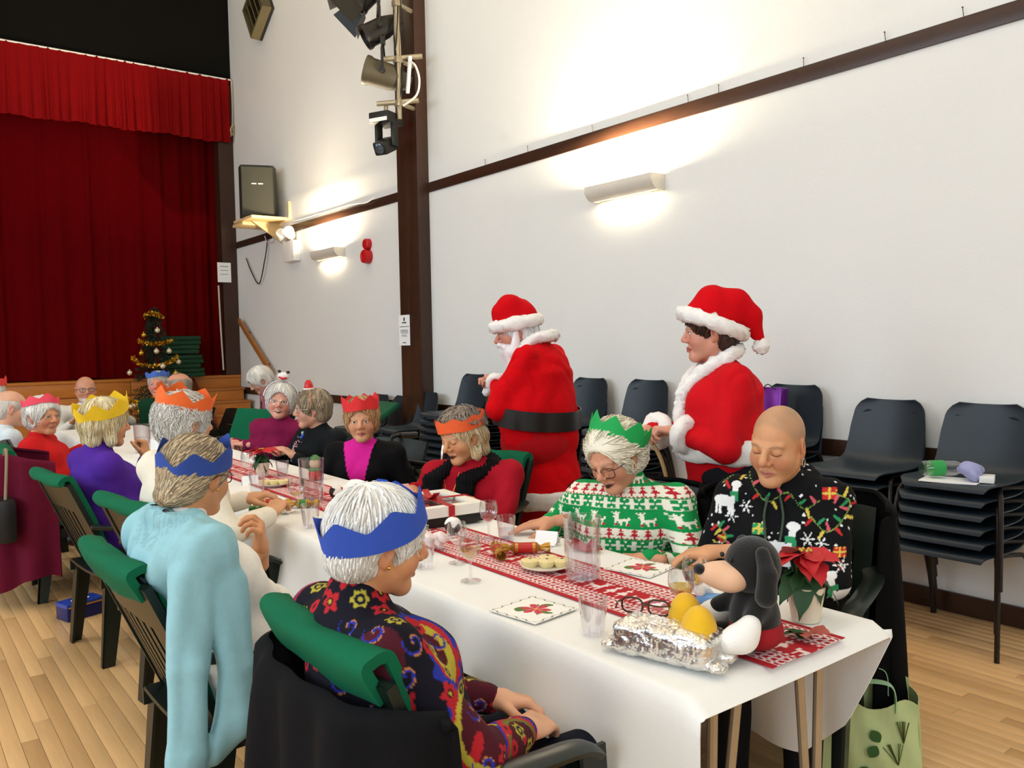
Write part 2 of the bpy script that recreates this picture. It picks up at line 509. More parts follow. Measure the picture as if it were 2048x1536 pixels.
# steps up to the stage by the wall
sp = empty('stage_steps', (4.0, 12.1, 0), 0, 'varnished wooden steps up to the stage beside the white wall', 'steps')
sp['kind'] = 'structure'
for i, (z, y) in enumerate(((0.84, 12.12), (0.67, 11.85), (0.50, 11.58), (0.33, 11.31), (0.17, 11.04))):
    MB().box((3.66-4.0, y-12.1, z-0.03), (WX-0.05-4.0, y+0.30-12.1, z), bev=0.004).build('tread', M_wood if False else M_tan, sp)
    MB().box((3.68-4.0, y+0.015-12.1, 0.0), (WX-0.07-4.0, y+0.04-12.1, z-0.03)).build('riser', M_stage, sp, smooth=False)
MB().prism([(SY-0.04-12.1, 1.0), (11.0-12.1, 0.19), (11.0-12.1, 0.0), (SY-0.04-12.1, 0.0)], 0.03, [(0, 1, 0), (0, 0, 1), (1, 0, 0)], (3.63-4.0, 0, 0)).build('stringer', mat('red_brown_wood', '#6e2f12', 0.4, var=0.15), sp, smooth=False)
hr = empty('handrail', (WX-0.08, 11.6, 1.45), 0, 'sloping wooden handrail fixed to the white wall by the stage', 'handrail')
_d = np.array([0, 12.10-10.9, 1.76-1.0])
MB().obox((0, 0, 0), (0.035, np.linalg.norm(_d), 0.075), rotm(math.atan2(_d[2], _d[1]), 0, 0), bev=0.006).build('rail', M_tan, hr)
for t in (-0.3, 0.3):
    MB().tube([(0.01, _d[1]*t, _d[2]*t), (0.05, _d[1]*t, _d[2]*t-0.03), (0.078, _d[1]*t, _d[2]*t-0.03)], 0.008).build('bracket', M_bl, hr)

# pillar, rails, skirting
pil = struct(MB().box((WX-0.13, 6.975, 0), (WX, 7.17, CZ), bev=0.004).box((WX-0.125, 7.175, 0), (WX, 7.375, CZ), bev=0.004).build('trim_2', M_brown), 'dark brown timber pillar against the white wall')
def rails(n, z0, z1, d, lab):
    struct(MB().box((WX-d, BY, z0), (WX+0.001, 6.975, z1), bev=0.004).box((WX-d, 7.375, z0), (WX+0.001, SY-0.02, z1), bev=0.004).build(n, M_brown), lab)
rails('trim_3', 2.903, 2.998, 0.014, 'dark brown picture rail running along the white wall')
rails('trim_4', 0.745, 0.841, 0.022, 'dark brown dado rail behind the stacked chairs')
rails('baseboard_right', 0.0, 0.104, 0.02, 'dark brown skirting board')
M_nail = mat('nail_steel', '#4b4640', 0.4, metal=0.8)
for y, t in ((1.95, .3), (2.35, .2), (2.84, -.1), (3.45, -.2), (4.62, .3), (3.7, .2), (6.0, .1), (5.4, .2)):
    o = MB().tube([(WX-0.02, y, 2.995), (WX-0.024, y+0.012*t, 3.04)], 0.0022, 6).tube([(WX-0.024, y+0.012*t, 3.038), (WX-0.024, y+0.012*t, 3.042)], 0.005, 8).build('nail', M_nail)
    o.parent = bpy.data.objects['trim_3']

# ---------------------------------------------------------------- stage curtain and pelmet
M_cur = mat('red_velvet', '#540003', 0.9, var=0.08, scale=3, spec=0.05)
M_pel = mat('red_pelmet_velvet', '#7c0508', 0.85, var=0.08, scale=3, spec=0.12)
def pleats(x0, x1, z0, z1, y, amp, per, seed, flare, nx=900, nz=14, t=0.006):
    X = np.linspace(x0, x1, nx); Zs = np.linspace(z1, z0, nz); rg = np.random.default_rng(seed)
    ph = np.cumsum(rg.uniform(0.6, 1.5, 400)); ph = np.interp(X, x0+np.arange(400)*per, ph*1.0)
    am = np.interp(X, np.linspace(x0, x1, 60), rg.uniform(0.5, 1.3, 60))
    P = np.zeros((nx, nz, 3))
    for j, z in enumerate(Zs):
        v = j/(nz-1); w = amp*am*(flare[0]+(flare[1]-flare[0])*v)
        q = ph*2*PI*0.55
        P[:, j, 0] = X+0.25*w*np.cos(q)+0.012*v*np.sin(X*5+seed)
        P[:, j, 1] = y-w*(np.sin(q)+0.45*np.sin(2.3*q+1))+0.02*np.sin(X*1.7)*v
        P[:, j, 2] = z+(0.012*np.sin(X*6)+0.006*np.sin(X*17) if j == nz-1 else 0)
    return MB().sheet(P, t)
cu = pleats(-3.6, 4.20, 1.03, 4.9, SY+0.28, 0.030, 0.19, 3, (0.5, 0.9), nx=1100).build('stage_curtain', M_cur, sharp=80)
tag(cu, 'dark red velvet curtain closing the stage, hanging in long folds', 'curtain')
pe = empty('pelmet', (0, SY-0.08, 4.45), 0, 'bright red gathered velvet pelmet along the top of the stage', 'pelmet')
pleats(-3.6, 4.30, 0.0, 0.92, 0, 0.028, 0.085, 5, (0.25, 1.0), nx=1500).build('valance', M_pel, pe, sharp=80)
MB().tube([(-3.6, 0.0, 0.915), (4.33, 0.0, 0.915)], 0.012, 8).build('curtain_rod', M_white, pe)
rp = empty('rope_cord', (4.325, SY-0.12, 5.32), 0, 'frayed beige cord hanging at the right end of the pelmet', 'cord')
M_rope = mat('beige_rope', '#b9aa8c', 0.9, var=0.15)
MB().tube(spline([(0, 0, 0.03), (0.004, 0, -0.3), (-0.004, 0.004, -0.62)], 20), 0.009, 8).build('cord', M_rope, rp)
kb = MB()
for i in range(7):
    a = i*0.9; kb.tube(spline([(0, 0, -0.60), (0.035*math.cos(a), 0.02*math.sin(a), -0.64-0.01*i), (0.03*math.cos(a+1), 0.02, -0.75-0.02*(i % 3))], 10), 0.005, 6)
kb.build('knot', M_rope, rp)
cd = MB().tube(spline([(4.06, SY-0.035, 2.35), (4.07, SY-0.035, 1.8), (4.09, SY-0.035, 1.10)], 20), 0.012, 8).build('pull_cord', mat('cord_white', '#cdbfb0', 0.8))
tag(cd, 'thin pale pull cord hanging at the right edge of the stage curtain', 'cord')

def notice(name, w, h, label, loc, rz, lines):
    e = empty(name, loc, rz, label, 'notice')
    MB().box((-0.001, -w/2, -h/2), (0.001, w/2, h/2)).build('sheet', M_paper, e, smooth=False)
    for (a, b, z, t) in lines:
        MB().box((-0.0018, a*w, z*h-t), (-0.0011, b*w, z*h+t)).build('print', M_ink, e, smooth=False)
    return e
notice('notice_sheet', 0.215, 0.305, 'white printed notice pinned to the brown timber pillar', (WX-0.135, 7.285, 1.572), 0.0,
       [(-.06, .06, .36, .018), (-.2, .2, .25, .006), (-.42, .42, .12, .003), (-.3, .34, 0, .003), (-.36, .36, -.05, .003), (-.34, .3, -.1, .002), (-.2, .26, -.16, .002), (-.25, .25, -.2, .002), (-.14, .18, -.41, .004)])
notice('notice_sheet', 0.20, 0.29, 'white notice sheet at the right edge of the stage curtain', (4.155, SY-0.028, 2.545), R(90), [(-.3, .3, .3, .004), (-.3, .3, .1, .003), (-.3, .3, -.1, .003)])

# ---------------------------------------------------------------- wall lamps
M_lampm = mat('cream_lamp_metal', '#d9d2c4', 0.45, var=0.03)
M_glow = mat('lamp_tube', '#fff1d0', 0.5, var=0, emit=22.0)
def wall_lamp(y, z, ln, label, power):
    e = empty('wall_lamp', (WX, y, z), 0, label, 'lamp', 'wall uplighters')
    sec = [(-0.137, 0.050), (-0.141, 0.030), (-0.137, 0.0), (-0.120, -0.028), (-0.096, -0.048), (-0.072, -0.056)]
    P = np.array([[(a, v, b) for (a, b) in sec] for v in np.linspace(-ln/2, ln/2, 12)])
    MB().sheet(P, 0.003).build('shade', M_lampm, e, sharp=60)
    for s_ in (-1, 1):
        y0 = s_*ln/2
        MB().prism([(0, 0.05), (-0.137, 0.05), (-0.141, 0.03), (-0.137, 0), (-0.120, -0.028), (-0.096, -0.048), (-0.072, -0.056), (0, -0.056)], 0.022*s_, [(1, 0, 0), (0, 0, 1), (0, 1, 0)], (-0.002, y0-0.01*s_, 0)).build('end_cap', M_lampm, e)
    MB().box((-0.022, -ln/2, -0.05), (-0.002, ln/2, 0.02)).build('back_plate', M_lampm, e, smooth=False)
    MB().tube([(-0.085, -ln/2+0.03, 0.0), (-0.085, ln/2-0.03, 0.0)], 0.011, 10).build('tube', M_glow, e)
    for nm, dz, dr, pw, sx, w in (('up', 0.03, (0.42, 0, 1), power, 0.05, ln*0.8), ('down', -0.03, (0.5, 0, -1), power*0.055, 0.03, ln*0.62)):
        o = area('wall_lamp_light', (WX-0.088, y, z+dz), dr, w, sx, pw, (1.0, 0.83, 0.58))
        o.rotation_euler = Matrix((Vector((0, 1, 0)), Vector(dr).normalized().cross(Vector((0, 1, 0))), -Vector(dr).normalized())).transposed().to_euler()
        o.parent = e; o.matrix_parent_inverse = Matrix.Translation((-WX, -y, -z))
    return e
wall_lamp(4.26, 2.515, 0.64, 'long cream wall uplighter below the rail right of the pillar', 150)
wall_lamp(9.16, 2.515, 0.64, 'long cream wall uplighter between stage and timber pillar', 110)

# ---------------------------------------------------------------- loudspeaker on its shelf
sh = empty('speaker_shelf', (WX, 10.72, 3.10), 0, 'pale wooden bracket shelf under the loudspeaker', 'shelf')
MB().box((-0.52, -0.36, -0.035), (0, 0.30, 0.0), bev=0.004).build('board', M_wood, sh)
MB().box((-0.50, 0.02, -0.075), (-0.02, 0.40, -0.036), bev=0.004).build('board', M_wood, sh)
MB().box((-0.03, -0.36, 0.0), (0, -0.30, 0.21), bev=0.004).build('upright', M_wood, sh)
MB().prism([(0, -0.036), (-0.4, -0.036), (0, -0.30)], 0.03, [(1, 0, 0), (0, 0, 1), (0, 1, 0)], (0, -0.06, 0)).build('bracket', M_wood, sh, smooth=False)
ls = empty('loudspeaker', (WX-0.29, 10.72, 3.10), R(-22), 'dark grey loudspeaker standing on the wooden wall shelf', 'loudspeaker')
M_spk = mat('dark_cabinet', '#23221c', 0.6, var=0.1); M_gr = mat('speaker_grille', '#2f2e24', 0.7, var=0.2, scale=300, bump=0.3, bscale=500)
MB().prism([(-0.20, -0.20), (-0.235, 0.0), (-0.23, 0.17), (-0.20, 0.2), (0.20, 0.2), (0.23, 0.17), (0.235, 0.0), (0.20, -0.20)], 0.66, None, (0, 0, 0.005)).build('cabinet', M_spk, ls)
_P = np.array([[(xx, -0.212-0.02*(1-(xx/0.2)**2), z) for z in np.linspace(0.03, 0.635, 6)] for xx in np.linspace(-0.19, 0.19, 14)])
MB().sheet(_P, 0.006).build('grille', M_gr, ls)
for a, b in ((-0.07, -0.012), (0.012, 0.07)): MB().box((a, -0.243, 0.415), (b, -0.236, 0.428)).build('badge', M_white, ls, smooth=False)
cb = MB().tube(spline([(WX-0.03, 11.12, 3.06), (WX-0.03, 11.13, 2.85), (WX-0.05, 11.2, 2.60), (WX-0.04, 11.45, 2.32), (WX-0.03, 11.75, 2.50), (WX-0.03, 11.95, 2.72)], 40), 0.008, 8).build('loudspeaker_cable', M_bl)
tag(cb, 'black cable looping down the wall below the loudspeaker', 'cable')
cb = MB().tube(spline([(WX-0.045, 10.85, 2.93), (WX-0.045, 10.95, 2.85), (WX-0.045, 11.1, 2.87), (WX-0.045, 11.17, 2.95)], 24), 0.006, 8).build('loudspeaker_cable', M_white)
tag(cb, 'short white cable sagging across the picture rail under the shelf', 'cable')
cb = MB().tube(spline([(WX-0.05, 10.55, 3.12), (WX-0.045, 10.1, 3.03), (WX-0.042, 9.4, 3.02), (WX-0.042, 8.6, 3.01), (WX-0.045, 8.2, 2.98), (WX-0.045, 8.0, 3.01)], 40), 0.005, 6).build('rail_cable', M_white)
tag(cb, 'thin white cable lying along the picture rail', 'cable')
# emergency light with two heads
em = empty('emergency_light', (WX, 10.25, 2.65), 0, 'white emergency light box with twin swivel lamps', 'emergency light')
MB().box((-0.10, -0.17, -0.13), (0, 0.17, 0.13), bev=0.012).build('case', M_white, em)
for y, t in ((-0.05, 0.0), (0.20, 0.5)):
    h = MB().lathe([(0.0, -0.06), (0.05, -0.06), (0.075, 0.03), (0.078, 0.06), (0.0, 0.05)], 18, (-0.09, y, 0.22), rotm(0, -1.0, 0.7+t)).build('lamp_head', M_white, em)
    MB().tube([(-0.06, y, 0.12), (-0.07, y, 0.18)], 0.015).build('swivel', M_white, em)
M_red = mat('red_plastic', '#c3161c', 0.35, var=0.03)
fa = empty('fire_alarm', (WX, 8.235, 2.45), 0, 'red round fire alarm sounder with its beacon on the wall', 'fire alarm')
MB().lathe([(0.0, 0.0), (0.062, 0.0), (0.06, 0.05), (0.05, 0.06), (0, 0.062)], 24, (0, 0, 0.085), rotm(0, -PI/2, 0)).build('beacon', M_red, fa)
MB().lathe([(0.0, 0.0), (0.075, 0.0), (0.078, 0.05), (0.07, 0.08), (0.045, 0.085), (0.04, 0.075), (0, 0.075)], 28, (0, 0, -0.05), rotm(0, -PI/2, 0)).build('sounder', M_red, fa)
# ventilation grille
vg = empty('ventilation_grille', (WX-0.03, 11.05, 5.95), 0, 'small slatted ventilation box high on the white wall', 'vent')
M_vent = mat('dull_olive_metal', '#5a5034', 0.6, var=0.1)
MB().box((-0.01, -0.27, -0.27), (0.03, 0.27, 0.27)).build('back_plate', M_bl, vg, smooth=False)
_f = MB(); 
for a in (-1, 1): _f.box((-0.13, min(a*0.27, a*0.235), -0.27), (0.0, max(a*0.27, a*0.235), 0.27)).box((-0.13, -0.235, min(a*0.27, a*0.235)), (0.0, 0.235, max(a*0.27, a*0.235)))
_f.build('frame', M_vent, vg, smooth=False)
for i in range(4): MB().obox((-0.08, -0.165+0.11*i, 0), (0.09, 0.012, 0.47), rotm(0, 0, 0.6)).build('slat', M_vent, vg, smooth=False)
vg.rotation_euler = (R(-32), 0, 0)

# ---------------------------------------------------------------- stage lighting on its upright bar
M_lan = mat('lantern_black', '#15130f', 0.45, var=0.12); M_lang = mat('lantern_grey', '#4d4636', 0.5, var=0.12); M_pole = mat('galvanised_pole', '#a89c84', 0.45, metal=0.7, var=0.1)
M_lens = mat('lamp_lens', '#2a3d4a', 0.08, var=0, coat=1.0)
po = empty('lighting_pole', (4.02, 6.93, 0), 0, 'upright scaffold pole carrying the stage lights beside the pillar', 'pole')
MB().tube([(0, 0, 3.55), (0, 0, 6.4)], 0.024, 12).build('upright', M_pole, po)
for z in (3.70, 4.10, 4.62, 5.3):
    MB().tube([(0, 0, z), (0.31, 0.12, z)], 0.02, 10).build('wall_arm', M_pole, po)
    MB().obox((0, 0, z), (0.075, 0.075, 0.06), bev=0.01).build('clamp', M_pole, po)
MB().tube([(-0.16, 0.14, 3.70), (0.14, -0.12, 3.72)], 0.024, 12).build('cross_tube', M_pole, po)
MB().tube([(-0.12, 0.10, 4.11), (0.18, -0.14, 4.13)], 0.024, 12).build('cross_tube', M_pole, po)
MB().obox((0.06, -0.09, 3.95), (0.03, 0.03, 0.34), rotm(0.1, 0.05, 0), bev=0.008).build('white_arm', M_white, po)
cb = MB().tube(spline([(4.09, 6.84, 4.08), (4.08, 6.72, 4.0), (4.07, 6.64, 3.85), (4.06, 6.68, 3.72), (4.02, 6.85, 3.66)], 40), 0.010, 8).build('power_cable', M_white)
tag(cb, 'white cable looping beside the stage lights on the pillar', 'cable')
for i in range(6):
    pts = [(0.03*random.uniform(-1, 1), 0.04*random.uniform(-1, 1), z+random.uniform(-.03, .03)) for z in (3.66, 3.85, 4.1, 4.35, 4.7, 5.2)]
    cb = MB().tube(spline(pts, 36), 0.006, 6).build('pole_cable', M_bl if i % 3 else M_pole, po)
def lantern(loc, aim, s, m, label, doors=False):
    rz = math.atan2(aim[1], aim[0])
    e = empty('stage_lantern', loc, rz, label, 'stage light', 'theatre lanterns on the pole')
    tl = math.atan2(aim[2], math.hypot(aim[0], aim[1])); Rm = rotm(0, PI/2-tl, 0)
    MB().lathe([(0.0, -0.22), (0.05, -0.22), (0.075, -0.15), (0.10, -0.06), (0.105, 0.10), (0.115, 0.12), (0.115, 0.15), (0.10, 0.15), (0.095, 0.10)], 20, (0, 0, 0), Rm*s).build('housing', m, e)
    MB().lathe([(0.0, 0.135), (0.06, 0.128), (0.096, 0.115)], 20, (0, 0, 0), Rm*s).build('lens', M_lens, e)
    MB().tube([(0, -0.125*s, 0), (0, -0.13*s, 0.17*s), (0, 0, 0.24*s), (0, 0.13*s, 0.17*s), (0, 0.125*s, 0)], 0.011*s, 8).build('yoke', M_lan, e)
    MB().obox((0, 0, 0.27*s), (0.04*s, 0.04*s, 0.07*s), bev=0.006).build('hook_clamp', M_lan, e)
    for y in (-0.14, 0.14): MB().lathe([(0, -0.02), (0.022, -0.02), (0.022, 0.02), (0, 0.02)], 10, (0, y*s, 0), rotm(PI/2, 0, 0)*s).build('knob', M_bl, e)
    if doors:
        for a in range(4):
            q = a*PI/2
            P0 = np.array([[(0.11*s*math.cos(q)-u*math.sin(q)*0.1*s, 0.11*s*math.sin(q)+u*math.cos(q)*0.1*s, 0.15*s), ((0.11+0.08)*s*math.cos(q)-u*math.sin(q)*0.15*s, (0.11+0.08)*s*math.sin(q)+u*math.cos(q)*0.15*s, 0.34*s)] for u in (-1, 0, 1)])
            MB().sheet(P0 @ rotm(0, PI/2-tl, 0).T, 0.003).build('barn_door', M_lan, e)
    return e
lantern((3.92, 7.30, 4.80), (-0.5, 0.3, -0.55), 1.0, M_lan, 'black theatre lantern with barn doors at the top of the pole', True)
lantern((3.94, 7.14, 4.42), (-0.55, 0.25, -0.35), 1.05, M_lan, 'black theatre lantern aimed down, second from the top of the pole')
lantern((3.94, 7.07, 3.98), (-0.7, 0.45, 0.25), 1.2, M_lang, 'grey theatre lantern in the middle of the pole')
mh = empty('moving_head_light', (3.94, 7.04, 3.50), R(205), 'black moving head light hanging lowest on the pole', 'stage light')
MB().obox((0, 0, 0.06), (0.26, 0.22, 0.10), bev=0.012).build('base', M_lan, mh)
MB().box((0.131, -0.10, 0.015), (0.135, 0.10, 0.05)).build('display_strip', M_white, mh, smooth=False)
for s_ in (-1, 1): MB().obox((0, s_*0.092, -0.09), (0.09, 0.035, 0.22), bev=0.012).build('yoke_arm', M_lan, mh)
MB().obox((0.02, 0, -0.19), (0.22, 0.145, 0.13), rotm(0, 0.45, 0), bev=0.025).build('head', M_lan, mh)
MB().lathe([(0, 0.0), (0.045, 0.0), (0.05, 0.012), (0.03, 0.018), (0, 0.02)], 18, (0.115, 0, -0.235), rotm(0, PI/2+0.45, 0)).build('lens', M_lens, mh)
MB().tube([(0, 0, 0.1), (0, 0, 0.2)], 0.02).build('hanger', M_pole, mh)
# ================================================================== people
M_skin = mat('skin', attr=True, rough=0.5, var=0.05, scale=40, sss=0.12, bump=0.12, bscale=220)
M_hair = mat('hair', attr=True, rough=0.42, var=0.06, scale=60)
M_cloth = mat('knit_cloth', attr=True, rough=0.85, var=0.05, scale=60, bump=0.25, bscale=420, spec=0.22)
M_fleece = mat('plush_cloth', attr=True, rough=0.95, var=0.10, scale=40, bump=0.5, bscale=260, spec=0.15)
M_fur = mat('white_fur_trim', '#f1ece6', 0.95, var=0.06, scale=60, bump=0.8, bscale=200, sheen=0.3)
M_shoe = mat('black_shoe', '#15120f', 0.45)
M_glassl = mat('spectacle_lens', '#ffffff', 0.03, trans=1.0, var=0, ior=1.05)
M_fr = mat('spectacle_frame', '#3a2018', 0.35)
M_gold = mat('gold', '#e0b050', 0.25, metal=1.0)
def crepe(name, c): return mat('crepe_'+name, c, 0.75, var=0.05, scale=30, bump=0.15, bscale=150)

def smooth01(x): x = np.clip(x, 0, 1); return x*x*(3-2*x)
def mixc(C, m, col): return C*(1-m[:, None])+np.asarray(col, np.float32)[None]*m[:, None]

def head_geo(sp, h, nb):
    """head in its own frame (+x face, +y left, +z up); nb = neck base in that frame"""
    v = Vol((-0.16, -0.125, -0.24), (0.15, 0.125, 0.14), h)
    jw = sp.get('jaw', 1.0); ns = sp.get('nose', 1.0)
    v.ell((-0.014, 0, 0.030), (0.098, 0.076, 0.086), k=0)
    v.ell((0.024, 0, -0.030), (0.064, 0.060*jw, 0.078), k=0.03)
    v.cap((-0.010, 0.052*jw, -0.045), (0.056, 0.016, -0.094), 0.020, 0.017, k=0.03)
    v.cap((-0.010, -0.052*jw, -0.045), (0.056, -0.016, -0.094), 0.020, 0.017, k=0.03)
    v.ell((0.066, 0, -0.097), (0.018, 0.024, 0.017), k=0.02)
    for s in (-1, 1):
        v.ell((0.050, s*0.040, -0.032), (0.030, 0.026, 0.028), k=0.025)
        v.ell((0.094, s*0.032, 0.004), (0.017, 0.019, 0.0135), k=0.012, sub=True)
        v.ell((0.0735, s*0.032, 0.002), (0.0155, 0.0165, 0.0125), k=0.006)
        if sp.get('bag', 1): v.cap((0.082, s*0.022, -0.014), (0.072, s*0.044, -0.011), 0.0035, k=0.008)
        v.cap((0.088, s*0.019, -0.036), (0.074, s*0.034, -0.078), 0.0035, 0.003, k=0.008, sub=True)
        v.cap((0.087, s*0.014, 0.018), (0.070, s*0.046, 0.022), 0.0085, 0.0065, k=0.014)
    v.cap((0.086, 0, 0.012), (0.108*(0.4+0.6*ns)+0.0, 0, -0.024), 0.0085*ns, 0.0125*ns, k=0.010)
    for s in (-1, 1): v.ell((0.094, s*0.0125*ns, -0.030), (0.0125, 0.0085, 0.0085), k=0.007)
    mz = -0.063
    if sp.get('mouth') == 'open':
        v.ell((0.090, 0, mz-0.004), (0.014, 0.020, 0.009), k=0.004, sub=True)
    up = 0.004 if sp.get('mouth') in ('smile', 'open') else -0.001
    for s in (-1, 1):
        v.cap((0.0895, 0, mz+0.0045), (0.077, s*0.025, mz+up), 0.0052, 0.0025, k=0.005)
        v.cap((0.0880, 0, mz-0.0075), (0.077, s*0.023, mz-0.002+up), 0.0060, 0.0025, k=0.005)
        if sp.get('mouth') != 'open': v.cap((0.097, 0, mz-0.001), (0.080, s*0.027, mz-0.0005+up), 0.0019, k=0.003, sub=True)
        q = rotm(0, 0.18, s*0.35)
        v.ell((-0.010, s*0.079, -0.004), (0.019, 0.0085, 0.032), q, k=0.008)
        v.ell((-0.004, s*0.088, 0.002), (0.010, 0.006, 0.018), q, k=0.005, sub=True)
        v.ell((-0.004, s*0.077, -0.030), (0.009, 0.006, 0.010), q, k=0.006)
    nb = np.array(nb, float)
    v.cap((-0.022, 0, -0.045), nb, 0.052*sp.get('neck', 1.0), 0.056*sp.get('neck', 1.0), k=0.025)
    V, F = v.mesh()
    base = L3(sp.get('skin', '#d8a283')); P = V
    C = np.tile(base, (len(P), 1))
    C *= (1+0.07*wob(P, 45, 2))[:, None]
    red = L3(sp.get('red', '#c9705c'))
    y, z, x = P[:, 1], P[:, 2], P[:, 0]
    for s in (-1, 1): C = mixc(C, 0.45*smooth01(1.3-((y-s*0.042)**2/0.026**2+(z+0.034)**2/0.024**2))*(x > 0.02), red)
    C = mixc(C, 0.4*smooth01(1.2-((y)**2/0.018**2+(z+0.026)**2/0.014**2))*(x > 0.08), red)
    C = mixc(C, 0.35*(np.abs(y) > 0.074), red)
    lip = L3(sp.get('lip', '#a85a52'))
    C = mixc(C, 0.85*smooth01(1.6-((y)**2/0.024**2+(z-mz+0.001)**2/0.0085**2))*(x > 0.074), lip)
    if sp.get('mouth') == 'open':
        C = mixc(C, smooth01(1.6-((y)**2/0.018**2+(z-mz+0.004)**2/0.0065**2))*(x > 0.06), L3('#3a1512'))
        if sp.get('teeth'): C = mixc(C, smooth01(1.6-((y)**2/0.015**2+(z-mz-0.001)**2/0.0028**2))*(x > 0.06), L3('#e8e0d4'))
    else: C = mixc(C, 0.7*smooth01(1.4-((y)**2/0.026**2+(z-mz+0.001)**2/0.0018**2))*(x > 0.076), L3('#5c2a24'))
    brow = L3(sp.get('brow', '#a08a78'))
    for s in (-1, 1):
        ys = s*y-0.032
        C = mixc(C, 0.6*smooth01(1.5-(ys**2/0.019**2+(z-0.0215+ys*ys*9)**2/0.0042**2))*(x > 0.05), brow)
        if sp.get('eyes', 'open') == 'open':
            m = smooth01((1.15-(ys**2/0.0135**2+(z-0.0015)**2/0.0058**2))*3)*(x > 0.055)
            C = mixc(C, m, L3('#e6ded6'))
            io = sp.get('look', 0.0)
            C = mixc(C, m*smooth01((1.2-((y-s*0.032-io)**2+(z-0.002)**2)/0.0058**2)*2.5), L3(sp.get('iris', '#3c4a50')))
            C = mixc(C, 0.8*smooth01((1-np.abs(z-0.0075+ys*ys*18)/0.0024)*2)*(np.abs(ys) < 0.0155)*(x > 0.05), L3('#4a2a20'))
        else:
            C = mixc(C, 0.85*smooth01((1-np.abs(z+0.0055-ys*ys*14)/0.0026)*2)*(np.abs(ys) < 0.0155)*(x > 0.05), L3('#4a2418'))
            C = mixc(C, 0.25*smooth01(1.2-(ys**2/0.018**2+(z-0.002)**2/0.008**2))*(x > 0.05), red)
    if 'stubble' in sp:
        m = smooth01((z-0.015+0.35*(0.045-x)-0.055*np.clip((x-0.03)/0.05, 0, 1))*28)*smooth01((0.088-x)*30+z*2)
        ear = (np.abs(y) > 0.072) & (z < 0.03)
        C = mixc(C, 0.5*m*(~ear)*(0.8+0.25*wob(P, 70, 4)), L3(sp['stubble']))
    if 'beard' in sp:
        m = smooth01((-0.070-z)*60+0.6)*smooth01((x+0.0)*30+0.2)*(z > -0.14)
        C = mixc(C, 0.8*m, L3(sp['beard']))
    if 'long' in sp: V = V*np.array([1, 1, sp['long']], np.float32)
    return V, F, np.clip(C, 0, 1)

